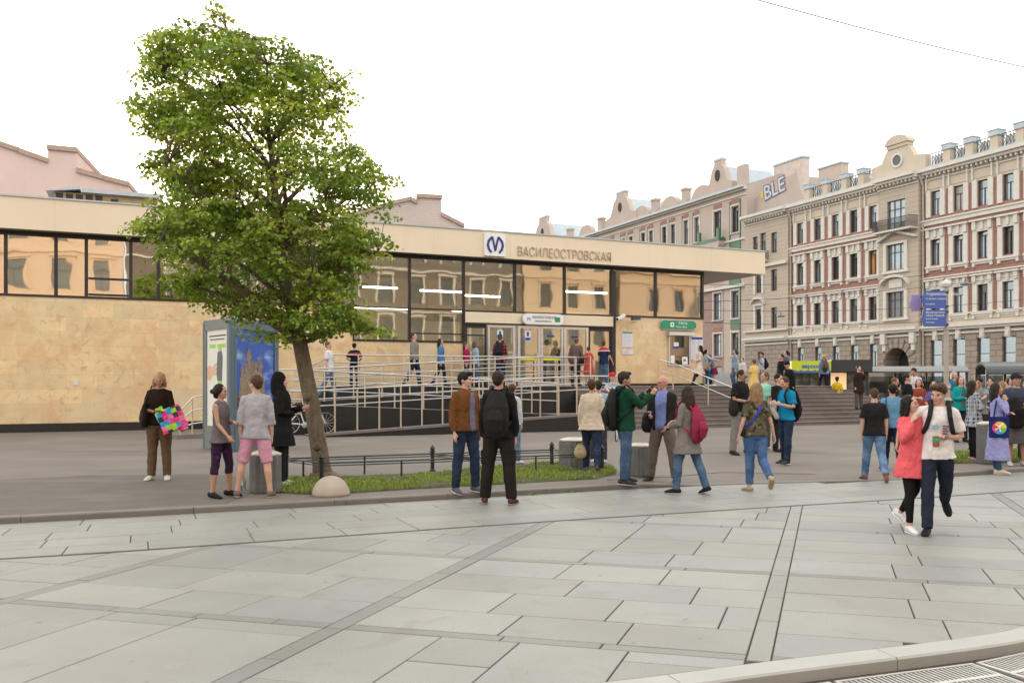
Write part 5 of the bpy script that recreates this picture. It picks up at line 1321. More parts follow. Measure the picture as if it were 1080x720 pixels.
def shelter(lab,px0,px1,pyt,Yd,roofm,curved):
    Fs=Frame(((px0-CX)/F*Yd,Yd),.96,-.28); a=Fs.sx(px0); b_=Fs.sx(px1); L=b_-a; h=Fs.z(px0,pyt)
    r=thing('bus_shelter',lab,'bus shelter',Fs.W(a,0),Fs.a,'bus shelters by the road'); n=10
    if curved:
        arc=[(1.0-1.05*cos(pi*i/n),h-.45+.45*sin(pi*i/n)) for i in range(n+1)]
    else: arc=[(-.25+2.3*i/n,h-.3+.3*sin(pi*i/n)**.6) for i in range(n+1)]
    vs=[(0,y,z) for y,z in arc]+[(L,y,z) for y,z in arc]+[(0,y,z-.06) for y,z in arc]+[(L,y,z-.06) for y,z in arc]; m=n+1; fs=[]
    for i in range(n): fs+=[(i,i+1,i+1+m,i+m),(2*m+i,3*m+i,3*m+i+1,2*m+i+1),(i,2*m+i,2*m+i+1,i+1),(i+m,i+1+m,3*m+i+1,3*m+i)]
    MB().add(vs,fs).build('roof',roofm,r,smooth=False)
    for k in range(4):
        x=L*k/3*.97+.05
        MB().box(x-.05,x+.05,1.9,2.0,-.12,h-.3).build('post',m_kb,r)
        MB().tube([(x,y,z-.09) for y,z in arc],.04,n=6).build('rib',m_kb,r)
        if k<3: MB().box(x+.08,x+L/3*.97-.08,1.93,1.95,.25,h-.55).build('pane',m_shg,r)
    MB().box(.0,.1,-.0,.1,-.12,h-.32).build('post',m_kb,r)
    MB().box(L-.1,L,.0,.1,-.12,h-.32).build('post',m_kb,r)
    return r,L,h
m_shg=glassmat('shelter_glass',(.45,.52,.54),.03); m_shr=mat('shelter_grey_roof',(.20,.205,.195),.5,var=.12,nscale=3); m_shd=mat('shelter_dark_roof',(.05,.06,.07),.25,var=.1)
s1,L1,h1=shelter('grey roofed bus shelter left of the street lamp',914,1021,386,48,m_shr,False)
s2,L2,h2=shelter('dark curved roof bus shelter at the right edge',1040,1140,381,35,m_shd,True)
m_cy=mat('cyan_banner',(.10,.42,.62),.5); m_bw=mat('banner_white',(.65,.68,.70),.5)
MB().box(.3,L1*.8,2.02,2.05,1.35,1.65).build('advert_strip',m_cy,s1); MB().box(.3,L1*.8,2.02,2.05,1.0,1.34).build('advert_strip',m_bw,s1)
# street lamp with the blue direction signs
LP=V(((998-CX)/F*24.0,24.0,.012)); m_pole=mat('lamp_pole_grey',(.40,.36,.31),.55,var=.08)
r=thing('street_lamp','grey lamp post with a flared ornamental base carrying the blue direction signs','street lamp',LP)
MB().lathe([(.30,0),(.30,.12),(.24,.18),(.22,.6),(.17,.7),(.19,.76),(.13,.85),(.12,1.05),(.15,1.1),(.10,1.18),(.085,1.4),(.105,1.43),(.07,1.5)],n=20).build('base',m_pole,r,smooth=False)
MB().lathe([(.065,1.5),(.062,3.0),(.075,3.02),(.075,3.08),(.058,3.1),(.055,4.05),(.08,4.08),(.08,4.14),(.05,4.16)],n=14).build('pole',m_pole,r); MB().lathe([(.05,4.16),(.10,4.2),(.12,4.28),(.08,4.36),(.01,4.4)],n=14).build('lamp_head',mat('lamp_glass',(.62,.60,.60),.3),r)
m_sb=mat('street_sign_blue',(.07,.13,.42),.4,var=.06)
def dsign(lab,px0,px1,py0,py1,lines,m_,dy=-.1,al=1.0):
    x0,x1=(px0-CX)/F*24-LP.x,(px1-CX)/F*24-LP.x; z0,z1=HC+(CY-py1)/F*24,HC+(CY-py0)/F*24
    h=z1-z0; P=LP+V(((x0+x1)/2,dy,z0)); L=x1-x0
    r=thing('direction_sign',lab,'sign',P,0)
    MB().prism([(-L/2+.03,0),(L/2,0),(L/2,h),(-L/2+.03,h),(-L/2-.03,h*.5)],-.02,.02).build('board',m_,r)
    for s_,z_,t_ in lines: text('letters',t_,s_,m_white,r,loc=(-L/2+.07,-.022,z_*h),extrude=.002,sx=.8)
    MB().box(L/2-.001,L/2+.07,-.03,.03,h-.08,h-.03).box(L/2-.001,L/2+.07,-.03,.03,.03,.08).build('clamp',m_kb,r)
dsign('upper blue direction sign on the lamp post',971.5,995.5,307.5,326,[(.115,.74,'Андреевский собор'),(.075,.50,"St. Andrew's Cathedral"),(.07,.2,'6-я линия'),],m_sb)
dsign('lower blue direction sign on the lamp post',971.5,995.5,327.5,345,[(.085,.78,'Музей-институт'),(.085,.60,'семьи Рерихов'),(.06,.42,'Roerich Museum'),(.06,.2,'18-я линия')],m_sb)
m_sp=mat('street_sign_violet',(.30,.24,.50),.45)
dsign('pale violet direction sign behind the blue ones, pointing left',962.5,972.5,311,328,[],m_sp,dy=.12)
# hanging street lamps and wires
m_wire=mat('wire',(.03,.03,.035),.6); m_lamp=mat('hanging_lamp_blue',(.09,.13,.18),.35)
def hl(px,py,Yd,lab,w_):
    P=V(((px-CX)/F*Yd,Yd,HC+(CY-py)/F*Yd)); r=thing('hanging_street_lamp',lab,'street lamp',P,0,'street lamps hung on wires'); s=w_/2/F*Yd
    MB().lathe([(s,0),(s*.95,s*.2),(s*.55,s*.45),(s*.2,s*.55),(.05,s*.75)],n=18).build('shade',m_lamp,r,smooth=True); MB().lathe([(s*.8,-.02),(s*.8,-.001)],n=18).build('diffuser',m_framew,r)
    MB().tube([(0,0,s*.7),(0,0,s*1.3)],.02).build('hanger',m_wire,r)
hl(1018,300.5,40,'dark blue lamp hung on a wire above the lamp post',12); hl(823.5,334,52,'dark blue lamp hung on a wire left of the kiosk',9)
def wire(lab,a,b_,sag,rad=.012):
    A=V(((a[0]-CX)/F*a[2],a[2],HC+(CY-a[1])/F*a[2])); B=V(((b_[0]-CX)/F*b_[2],b_[2],HC+(CY-b_[1])/F*b_[2])); pts=[]
    for k in range(17):
        t=k/16; pts.append((B-A)*t-V((0,0,sag*4*t*(1-t))))
    o=MB().tube(pts,rad,n=5,round_caps=False).build('overhead_wire',m_wire,None,loc=A); tag(o,lab,'wire','overhead wires')
wire('thin overhead wire crossing the empty sky at upper right',(770,-8,22),(1200,95,30),.15,.013)
wire('overhead wire crossing the corner house just under its third floor windows',(742,318,39),(1200,268,50),.5)
wire('overhead wire crossing the corner house at its second floor sills',(742,327,39),(1200,300,48),.5)
wire('lowest overhead wire crossing the corner house below the hanging lamp',(742,340,39),(1200,318,46),.5)
wire('overhead wire running to the hanging lamp over the signs',(742,300,39),(1200,250,44),.7,.01)
# ================================================================ bicycles
m_bw_=mat('bicycle_white_paint',(.75,.76,.76),.3,var=.03,coat=.3); m_rub=mat('tyre_rubber',(.025,.025,.025),.85)
def bicycle(lab,P,an,fm,s=1.0,lean=0.0):
    r=thing('bicycle',lab,'bicycle',P,an); r.rotation_euler=(R(lean),0,an); R_=.33*s
    for wx in (-.52,.52):
        wb_=MB(); 
        wb_.tube([(wx+R_*cos(a),0,R_+R_*sin(a)) for a in [2*pi*i/28 for i in range(29)]],.018,n=6,round_caps=False); wh=wb_.build('wheel',m_rub,r)
        MB().tube([(wx+R_*.93*cos(a),0,R_+R_*.93*sin(a)) for a in [2*pi*i/28 for i in range(29)]],.012,n=5,round_caps=False).build('rim',m_alu,wh)
        sp=MB()
        for i in range(14): a=2*pi*i/14; sp.tube([(wx,0.0,R_),(wx+R_*.93*cos(a),0,R_+R_*.93*sin(a))],.003,n=4,round_caps=False)
        sp.build('spokes',m_alu,wh)
    bb=V((-.08,0,.28)); st=V((-.22,0,.74)); hd=V((.36,0,.76)); hb=V((.40,0,.62))
    f=MB()
    for a,b_ in ((bb,st),(bb,hb),(st-V((0,0,.05)),hd),(bb,V((-.52,0,R_))),(st-V((0,0,.06)),V((-.52,0,R_))),(hd,hb)): f.tube([a,b_],.019,n=8)
    f.build('frame',fm,r,smooth=True); MB().tube([hb,V((.52,0,R_))],.017,n=8).build('fork',fm,r)
    MB().tube([st,st+V((-.02,0,.12))],.014).ell(st+V((-.03,0,.15)),(.13,.06,.03)).build('saddle',m_rub,r)
    MB().tube([hd,hd+V((-.01,0,.14))],.013).tube([hd+V((.03,-.28,.15)),hd+V((.0,0,.14)),hd+V((.03,.28,.15))],.014).build('handlebar',m_rub,r)
    MB().lathe([(.09,-.005),(.09,.005)],n=16).xf(Matrix.Translation(bb)@Matrix.Rotation(R(90),4,'X')).build('crank',m_alu,r); return r
bicycle('white framed bicycle leaning on the ramp railing behind the linden trunk',unproj(324,457.5,.06),R(12),m_bw_,1.0,6)
# ================================================================ people
_pend=[]      # (object, mode, paint list, world matrix...)
def queue(o,voxel,smooth=3,disp=0.0,dscale=.08,paint=None,rebase=False):
    m=o.modifiers.new('r','REMESH'); m.mode='VOXEL'; m.voxel_size=voxel; m.use_smooth_shade=True
    if smooth: s=o.modifiers.new('s','SMOOTH'); s.iterations=smooth+(2 if disp else 0); s.factor=.5
    if disp:
        key='tex%.3f'%dscale; t=bpy.data.textures.get(key) or bpy.data.textures.new(key,'CLOUDS'); t.noise_scale=dscale; t.noise_depth=2
        dm=o.modifiers.new('d','DISPLACE'); dm.texture=t; dm.strength=disp; dm.mid_level=.5; dm.texture_coords='LOCAL'
    _pend.append((o,paint,rebase))
def flush_people():
    bpy.context.view_layer.update(); dg=bpy.context.evaluated_depsgraph_get(); tot=0
    res=[]
    for o,paint,rb in _pend:
        me=bpy.data.meshes.new_from_object(o.evaluated_get(dg)); res.append(me)
    for (o,paint,rb),me in zip(_pend,res):
        old=o.data; mats=[m for m in old.materials]
        o.modifiers.clear(); me.materials.clear()
        for m in mats: me.materials.append(m)
        n=len(me.polygons); tot+=n
        me.polygons.foreach_set('use_smooth',np.ones(n,dtype=bool)); me.polygons.foreach_set('material_index',np.zeros(n,dtype=np.int32))
        if paint and n:
            c=np.empty(n*3); me.polygons.foreach_get('center',c); c=c.reshape(-1,3); mi=np.zeros(n,dtype=np.int32)
            for Mi,cen,rad,idx in paint:
                A=np.array(Mi); q=c@A[:3,:3].T+A[:3,3]; dd=(((q-np.array(cen))/np.array(rad))**2).sum(1); mi[dd<1]=idx
            me.polygons.foreach_set('material_index',mi)
        nm=o.name; o.data=me; me.name=nm.split('.')[0]; bpy.data.meshes.remove(old)
        if rb and n:
            c=np.empty(len(me.vertices)*3); me.vertices.foreach_get('co',c); c=c.reshape(-1,3); lo=c.min(0); hi=c.max(0); off=np.array([(lo[0]+hi[0])/2,(lo[1]+hi[1])/2,lo[2]])
            me.vertices.foreach_set('co',(c-off).ravel()); me.update(); o.matrix_world=o.matrix_world@Matrix.Translation(V(off))
    print('people polys',tot); _pend.clear()
def skin(t):
    c={'fair':(.56,.33,.25),'tan':(.42,.23,.155),'pale':(.60,.38,.30),'red':(.52,.27,.20)}[t]
    return mat('skin_'+t,c,.5,var=.06,nscale=12,spec=.4)
m_eye=mat('eye',(.03,.022,.02),.3); m_lip=mat('lips',(.38,.12,.11),.4)
HC_={'black':(.012,.010,.010),'dark':(.028,.018,.013),'brown':(.07,.035,.018),'blonde':(.45,.30,.14),'dblonde':(.26,.16,.08),'grey':(.36,.34,.32),'red':(.16,.05,.02),'lbrown':(.13,.075,.04)}
def hairm(c):
    m=mat('hair_'+c,HC_[c],.6,var=.4,nscale=30,bump=.5,bscale=70,spec=.22); return m
_cm={}
def folds(m):
    N,L,b=nodes_of(m); tc=N.new('ShaderNodeTexCoord'); mp=N.new('ShaderNodeMapping'); mp.inputs['Rotation'].default_value=(.3,.5,0); mp.inputs['Scale'].default_value=(6,6,3)
    no=N.new('ShaderNodeTexNoise'); no.inputs['Scale'].default_value=1.3; no.inputs['Detail'].default_value=3; no.inputs['Distortion'].default_value=1.6
    L.new(tc.outputs['Object'],mp.inputs['Vector']); L.new(mp.outputs[0],no.inputs['Vector']); bp=N.new('ShaderNodeBump'); bp.inputs['Strength'].default_value=.5; bp.inputs['Distance'].default_value=.045
    L.new(no.outputs['Fac'],bp.inputs['Height']); old=b.inputs['Normal'].links[0].from_node; L.new(bp.outputs['Normal'],old.inputs['Normal'])
def cloth(col,pat=None,rough=.88):
    key=(tuple(round(c,3) for c in col),str(pat))
    if key in _cm: return _cm[key]
    m=mat('cloth_%d'%len(_cm),col,rough,var=.14,nscale=7,bump=.25,bscale=180,spec=.12); _cm[key]=m; folds(m)
    if not pat: return m
    nt_=m.node_tree; N,L,b=nodes_of(m); src=b.inputs['Base Color'].links[0].from_socket
    tc=N.new('ShaderNodeTexCoord'); sp=N.new('ShaderNodeSeparateXYZ'); L.new(tc.outputs['Object'],sp.inputs[0])
    def put(fac,c):
        nonlocal src
        mx=N.new('ShaderNodeMix'); mx.data_type='RGBA'; L.new(fac,mx.inputs[0]); L.new(src,mx.inputs[6]); mx.inputs[7].default_value=(*c,1); src=mx.outputs[2]; L.new(src,b.inputs['Base Color'])
    def math(op,a,b_=None):
        n=N.new('ShaderNodeMath'); n.operation=op
        for i,v in enumerate((a,b_)):
            if v is None: continue
            if isinstance(v,(int,float)): n.inputs[i].default_value=v
            else: L.new(v,n.inputs[i])
        return n.outputs[0]
    kind=pat[0]
    if kind=='bands':            # list of (z0,z1,colour)
        for z0,z1,c in pat[1]:
            a=math('GREATER_THAN',sp.outputs['Z'],z0); d=math('LESS_THAN',sp.outputs['Z'],z1); put(math('MULTIPLY',a,d),c)
    elif kind=='plaid':
        for ax,per in (('X',pat[2]),('Z',pat[2]),('Y',pat[2])):
            f=math('FRACT',math('DIVIDE',sp.outputs[ax],per)); 
            put(math('MULTIPLY',math('LESS_THAN',f,.30),.8),pat[1])
            f2=math('FRACT',math('DIVIDE',math('ADD',sp.outputs[ax],per*.6),per)); put(math('MULTIPLY',math('LESS_THAN',f2,.07),.9),pat[3])
    elif kind=='blotch':
        for c,s,lo in pat[1]:
            no=N.new('ShaderNodeTexNoise'); no.inputs['Scale'].default_value=s; L.new(tc.outputs['Object'],no.inputs['Vector']); put(math('GREATER_THAN',no.outputs['Fac'],lo),c)
    elif kind=='weave':
        no=N.new('ShaderNodeTexNoise'); no.inputs['Scale'].default_value=120; L.new(tc.outputs['Object'],no.inputs['Vector']); put(math('MULTIPLY',math('GREATER_THAN',no.outputs['Fac'],.52),.5),pat[1])
    elif kind=='denim':
        no=N.new('ShaderNodeTexNoise'); no.inputs['Scale'].default_value=5; no.inputs['Detail'].default_value=3; L.new(tc.outputs['Object'],no.inputs['Vector'])
        mr=N.new('ShaderNodeMapRange'); mr.inputs['From Min'].default_value=.45; mr.inputs['From Max'].default_value=.7; mr.inputs['To Max'].default_value=.8; L.new(no.outputs['Fac'],mr.inputs['Value']); put(mr.outputs['Result'],pat[1])
    elif kind=='checks':
        vo=N.new('ShaderNodeTexChecker'); 
        pass
    return m
DEN=lambda k=1.0:cloth((.05*k,.095*k,.175*k),('denim',(.13*k,.20*k,.30*k)))
DEN_D=cloth((.018,.03,.06),('denim',(.04,.06,.105))); DEN_L=cloth((.11,.18,.29),('denim',(.24,.33,.45)))
ARMS={'down':((.17,.02,-1),(.03,-.18,-1)),'back':((.17,.22,-1),(.05,.05,-1)),'fwd':((.13,-.30,-1),(.02,-.45,-1)),
 'phone':((.22,-.12,-1),(-.45,-1,.25)),'cross':((.22,-.28,-1),(-1,-.55,.12)),'hold':((.20,-.10,-1),(-.35,-1,-.15)),'raise':((.10,-.75,-.65),(-.18,-.75,.75)),
 'face':((.2,-.5,-.85),(-.45,.05,.9)),'pocket':((.38,.10,-1),(-.30,-.25,-1)),'hip':((.55,.2,-1),(-.75,-.5,-.5)),'reach':((.25,-.9,-.5),(.05,-1,-.2)),
 'around':((.9,-.25,-.35),(.9,-.4,-.3)),'tuck':((.22,-.10,-1),(-.85,-.75,-.1)),'bagarm':((.25,-.05,-1),(-.15,-1,-.05)),'wide':((.35,-.2,-1),(.15,-.25,-1)),'lean':((.22,-.45,-1),(.1,-.55,-.8)),'hold_low':((.14,-.15,-1),(-.35,-.55,-.9))}
LEGS={'stand':((0,3,0),(0,3,0)),'apart':((2,11,2),(-2,11,0)),'relaxed':((10,4,12),(-3,4,2)),'walk':((24,2,5),(-20,2,28)),'walk2':((-18,2,38),(22,2,6)),'stroll':((14,2,8),(-12,2,16)),'toe':((4,1,2),(-8,2,62)),'sit':((85,6,85),(80,6,80)),'step':((38,4,50),(-2,3,4))}
PEOPLE={}
def person(key,px,yf,yh,label,heading=0,female=False,sk='fair',hair=('short','dark'),top=None,over=None,bottom=None,shoes=(.03,.03,.03),arms=('down','down'),legs='stand',lean=0,head=(0,0),zb=None,Y=None,Hgt=None,wide=1.0,mid=None,side=0,shoe_sole=None):
    if Y is not None:
        z0=zb if zb is not None else 0; P=V(((px-CX)/F*Y,Y,z0)); 
        H_=Hgt or (HC+(CY-yh)/F*Y-z0)
    else:
        P=unproj(px,yf,zb); H_=Hgt or ((yf-yh)/F*P.y)
    S=H_/1.75; Yd=P.y
    vox=(.0085 if Yd<10 else .0105 if Yd<17 else .015 if Yd<27 else .021)/S
    rnd=random.Random(hash(key)%1000 if False else sum(map(ord,key)))
    root=thing('person',label,'person',P,R(heading)); root.scale=(S,S,S)
    sw=(.140 if female else .163)*wide; hipx=.084
    hz=.925
    J={}
    lg=LEGS[legs] if isinstance(legs,str) else legs
    for sd,sg,(fw,si,kn) in (('L',1,lg[0]),('R',-1,lg[1])):
        hip=V((sg*hipx,0,hz)); f,s_,k=R(fw),R(si),R(kn)
        d1=V((sin(s_)*sg,-sin(f)*cos(s_),-cos(f)*cos(s_))); knee=hip+d1*.425
        d2=V((sin(s_)*sg*.7,-sin(f-k)*cos(s_),-cos(f-k)*cos(s_))).normalized(); ank=knee+d2*.42
        pit=max(0,(k-f))*.75 if kn<60 or legs!='sit' else 0
        if legs=='sit': pit=0
        fd=V((.22*sg*1,-cos(pit),-sin(pit))).normalized(); J[sd]=[hip,knee,ank,fd,pit]
    low=min(J[s][2].z-.075-max(0,sin(J[s][4])*.13) for s in 'LR')
    if legs=='sit': pass
    dz=-low
    for s in 'LR': 
        for i in range(3): J[s][i]=J[s][i]+V((0,0,dz))
    hz+=dz
    UM=Matrix.Translation((0,0,hz+.02))@Matrix.Rotation(R(lean),4,'X')@Matrix.Rotation(R(side),4,'Y')@Matrix.Translation((0,0,-.945))   # upper frame
    U=lambda x,y,z: UM@V((x,y,z))
    Ur=lambda v: (UM.to_3x3()@V(v)).normalized()
    neck=U(0,.012,1.515); HM=Matrix.Translation(neck)@UM.to_3x3().to_4x4()@Matrix.Rotation(R(head[0]),4,'Z')@Matrix.Rotation(R(head[1]),4,'X')   # head frame, pitch + = look down
    HP=lambda x,y,z: HM@V((x,y,z))
    # arms
    A={}
    for sd,sg,nm in (('L',1,arms[0]),('R',-1,arms[1])):
        u_,f_=ARMS[nm] if isinstance(nm,str) else nm
        sh=U(sg*(sw-.005),.01,1.405); ud=Ur((u_[0]*sg,u_[1],u_[2])); fd=Ur((f_[0]*sg,f_[1],f_[2])); el=sh+ud*.285; wr=el+fd*.25; A[sd]=[sh,el,wr,ud,fd]
    # ---------------- body
    b=MB(); X=(1,0,0)
    xa=UM.to_3x3()@V((1,0,0))
    cw=sw/.166
    b.tube([V((0,0,hz+.01)),U(0,0,1.02),U(0,-.005,1.12),U(0,-.012,1.27),U(0,-.005,1.38),U(0,.005,1.45)],[(.115,.085),(.125*wide,.090),(.118*wide,.088),(.145*cw,.100),(.145*cw,.085),(.08,.055)],n=16,ref=xa)
    b.tube([U(0,.008,1.42),neck,HP(0,0,.06)],[.060 if not female else .05,.052 if not female else .043,.05 if not female else .042],n=10)
    for sd in 'LR':
        hip,kn,an,fd,pit=J[sd]; thr=1.0*wide
        b.tube([hip-V((0,0,.0)),hip+(kn-hip)*.45,kn,kn+(an-kn)*.30+V((0,.012,0)),kn+(an-kn)*.7,an],[.076*thr,.074*thr,.053,.055,.040,.036],n=12)
        heel=an+V((0,.035,-.035)); n9=fd.cross(V((1,0,0))).normalized(); n9=n9 if n9.z>0 else -n9; b.tube([an-fd*.02-n9*.025,an+fd*.06-n9*.030,an+fd*.14-n9*.038],[(.028,.028),(.030,.020),(.026,.012)],n=8,ref=(1,0,0))
        sh,el,wr,ud,fo=A[sd]; sg=1 if sd=='L' else -1; ar=1.0 if not female else .86
        b.tube([sh,sh+(el-sh)*.3,el,el+(wr-el)*.3,wr],[.052*ar,.048*ar,.037*ar,.038*ar,.025*ar],n=10)
        t=V((0,-1,0)) if abs(fo.y)<.75 else V((0,0,1)); t=(t-fo*t.dot(fo)).normalized(); pn=fo.cross(t); 
        if pn.x*sg>0: pn=-pn
        fr=.0088 if vox<.013 else .0125
        b.tube([wr,wr+fo*.035,wr+fo*.08],[(.024,.018),(.036,.016),(.038,.014)],n=8,ref=t)
        curl=.35 if nm_ok(arms,sd) else 1.0
        for i,(o_,l_) in enumerate(((.030,.068),(.010,.078),(-.010,.073),(-.029,.056))):
            p0=wr+fo*.08+t*o_; d1=(fo+pn*curl*.5+t*o_*.8).normalized(); p1=p0+d1*l_*.5; d2=(fo+pn*curl*1.3).normalized(); b.tube([p0-fo*.015,p1,p1+d2*l_*.5],[fr,fr*.95,fr*.8],n=6)
        p0=wr+fo*.025+t*.026; d1=(fo*.7+t*.75+pn*.25).normalized(); p1=p0+d1*.038; b.tube([p0,p1,p1+(fo+t*.2+pn*.3).normalized()*.030],[fr*1.3,fr*1.05,fr*.9],n=6)
        A[sd]+= [wr+fo*.11+pn*.03,t,pn]
    # head
    b.ell((0,.008,.118),(.074,.094,.102),HM); b.ell((0,-.028,.048),(.052,.062,.052),HM); b.ell((0,-.018,.08),(.064,.074,.07),HM)
    b.ell((0,-.096,.086),(.011,.018,.013),HM,8,6); b.ell((0,-.090,.100),(.0085,.013,.024),HM,8,6)
    b.ell((0,-.083,.045),(.023,.012,.010),HM,10,6); b.ell((0,-.078,.016),(.022,.018,.016),HM,10,6); b.ell((0,-.074,.128),(.048,.018,.012),HM,10,6)
    for sg in(1,-1): b.ell((sg*.076,.016,.092),(.010,.019,.031),HM,8,6); b.ell((sg*.040,-.068,.080),(.022,.016,.018),HM,8,6)
    HI=HM.inverted()
    paint=[(HI,(s_*.030,-.092,.108),(.0135,.03,.0075),1) for s_ in(1,-1)]+[(HI,(s_*.032,-.095,.127),(.021,.03,.0055),2) for s_ in(1,-1)]+[(HI,(0,-.10,.045),(.024,.03,.0085),3)]
    hs_,hcol=hair; hm=hairm(hcol if hs_!='bald' else 'grey')
    o=b.build('body',[skin(sk),m_eye,hm,m_lip],root); queue(o,vox,3 if vox<.014 else 2,paint=paint)
    # ---------------- hair
    if hs_ not in('bald','hood'):
        h=MB()
        if hs_ in('short','crop','quiff','grey','cap'):
            tk_=.006 if hs_=='crop' else .012
            h.ell((0,.022,.138),(.076+tk_,.088+tk_,.082+tk_),HM); h.ell((0,.052,.10),(.066,.058,.080),HM)
            for sg in(1,-1): h.ell((sg*.066,.018,.125),(.016,.045,.045),HM)
            if hs_=='quiff': h.ell((0,-.055,.205),(.058,.045,.028),HM); h.ell((.02,-.075,.20),(.04,.03,.025),HM)
        else:
            h.ell((0,.024,.135),(.088,.095,.096),HM); h.ell((0,.060,.09),(.078,.060,.10),HM)
            for sg in(1,-1): h.ell((sg*.074,.022,.115),(.020,.055,.065),HM)
            if hs_ in('long','xlong','shoulder'):
                L_={'long':-.17,'xlong':-.30,'shoulder':-.04}[hs_]
                for sg in(1,-1): h.tube([HP(sg*.072,.0,.13),HP(sg*.082,.005,.06),HP(sg*.084,.025,-.02),HP(sg*.078,.03 if hs_!='shoulder' else .02,L_*.55)],[.026,.030,.032,.018],n=8)
                h.tube([HP(0,.065,.12),HP(0,.085,.03),HP(0,.088,L_*.5),HP(0,.082,L_)],[(.080,.045),(.092,.045),(.088,.036),(.050,.020)],n=12,ref=HM.to_3x3()@V((1,0,0)))
            if hs_=='bun': h.ell((0,.125,.10),(.045,.042,.042),HM)
            if hs_=='pony': h.tube([HP(0,.10,.15),HP(0,.15,.10),HP(0,.15,-.02),HP(0,.13,-.12)],[.025,.035,.030,.012],n=8)
        o=h.build('hair',hm,root); queue(o,vox*1.1,2,disp=.016,dscale=.03)
    # ---------------- garments
    def torso(mb,hem,g,flare=0.0,neckz=1.475,waist=True):
        ex=g; wf=1.0 if waist else 1.06
        pts=[];rad=[]
        up=[(1.470,.060,.050),(1.435,.098*cw,.072),(1.395,.140*cw,.092),(1.33,.156*cw,.106),(1.24,.152*cw,.110),(1.12,.130*wide*wf,.100),(1.0,.150*wide,.114),(.93,.160*wide,.124)]
        for z,rx,ry in up:
            if z<max(hem,.93)-1e-6 and z!=.93: break
            if z<hem: break
            pts.append(U(0,-.004,z)); rad.append((rx+ex,ry+ex))
        if hem<.93:
            n_=max(1,int((.93-hem)/.1)); base=U(0,0,.93)
            for i in range(1,n_+1):
                t=i/n_; z=.93-(.93-hem)*t; xs2=[];ys2=[]
                for sd in 'LR':
                    hp,kn,an=J[sd][:3]; zz_=z+dz
                    q=hp+(kn-hp)*max(0,min(1,(hp.z-zz_)/max(.05,hp.z-kn.z))) if zz_>kn.z else kn+(an-kn)*max(0,min(1,(kn.z-zz_)/max(.05,kn.z-an.z)))
                    r__=.088 if zz_>kn.z else .07
                    xs2+=[q.x-r__,q.x+r__]; ys2+=[q.y-r__,q.y+r__]
                cx_=(min(xs2)+max(xs2))/2; cy_=(min(ys2)+max(ys2))/2
                p=V((base.x*(1-t)+cx_*t,base.y*(1-t)+cy_*t,z+dz)); pts.append(p)
                rad.append((max(.158*wide,(max(xs2)-min(xs2))/2+.012)+ex+flare*t,max(.124,(max(ys2)-min(ys2))/2+.012)+ex+flare*t))
        else: pts.append(U(0,0,hem)); rad.append((.160*wide+ex,.124+ex))
        mb.tube(pts[::-1],rad[::-1],n=18,ref=xa,round_caps=False)
    def sleeves(mb,kind,g):
        g*=.72
        for sd in 'LR':
            sh,el,wr=A[sd][:3]; sg=1 if sd=='L' else -1; ar=1.0 if not female else .88
            inn=U(sg*.052,.008,1.445)
            if kind=='long': mb.tube([inn,sh,sh+(el-sh)*.35,el,el+(wr-el)*.4,el+(wr-el)*.98],[.040+g*.3,.047*ar+g*.8,.050*ar+g,.043*ar+g,.041*ar+g,.031*ar+g*.9],n=12,round_caps=False)
            elif kind=='half': mb.tube([inn,sh,sh+(el-sh)*.5,el,el+(wr-el)*.35],[.040+g*.3,.047*ar+g*.8,.050*ar+g,.044*ar+g,.045*ar+g],n=12,round_caps=False)
            elif kind=='short': mb.tube([inn,sh,sh+(el-sh)*.4,sh+(el-sh)*.78],[.040+g*.3,.047*ar+g*.8,.053*ar+g,.054*ar+g*1.3],n=12,round_caps=False)
            elif kind=='none': mb.tube([inn,U(sg*(sw-.04),.01,1.435)],[.052,.045],n=10)
    def garment(nm,spec,extra=0.0):
        c,pat,sl,hem,g=spec[:5]; opt=spec[5] if len(spec)>5 else {}
        mb=MB(); torso(mb,hem,g+extra,opt.get('flare',0.0),waist=female); sleeves(mb,sl,g+extra*.9)
        if opt.get('hood'): mb.ell(V(U(0,.085,1.47)),(.10,.065,.055)); mb.ell(V(U(0,.05,1.49)),(.085,.06,.03))
        if opt.get('collar'): mb.tube([U(0,.012,1.46),U(0,.016,1.50)],[(.075,.068),(.066,.060)],n=14,ref=xa,round_caps=False)
        if opt.get('hoodup'): mb.ell((0,.030,.125),(.108,.112,.128),HM); mb.tube([HP(0,.05,.10),U(0,.04,1.45)],[.105,.12],n=14)
        m=c if isinstance(c,bpy.types.Material) else cloth(c,pat)
        if opt.get('open'):
            pass
        o=mb.build(nm,m,root); queue(o,vox,3,disp=opt.get('fold',.020),dscale=.10); return o
    if top: garment(top[0],top[1:])
    if over: garment(over[0],over[1:],extra=.012)
    if mid:   # shirt front seen through an open jacket
        c_,x_,z0_,z1_=mid; mb=MB(); g=.030
        pts=[U(x_,-.112-g*.8,z1_),U(x_,-.118-g*.8,z1_-.12),U(x_,-.105-g*.8,1.12),U(x_,-.12-g*.8,z0_)]
        mb.tube(pts,[(.030,.022),(.045,.022),(.05,.022),(.055,.022)],n=12,ref=xa); o=mb.build('shirt_front',cloth(c_),root); queue(o,vox,2)
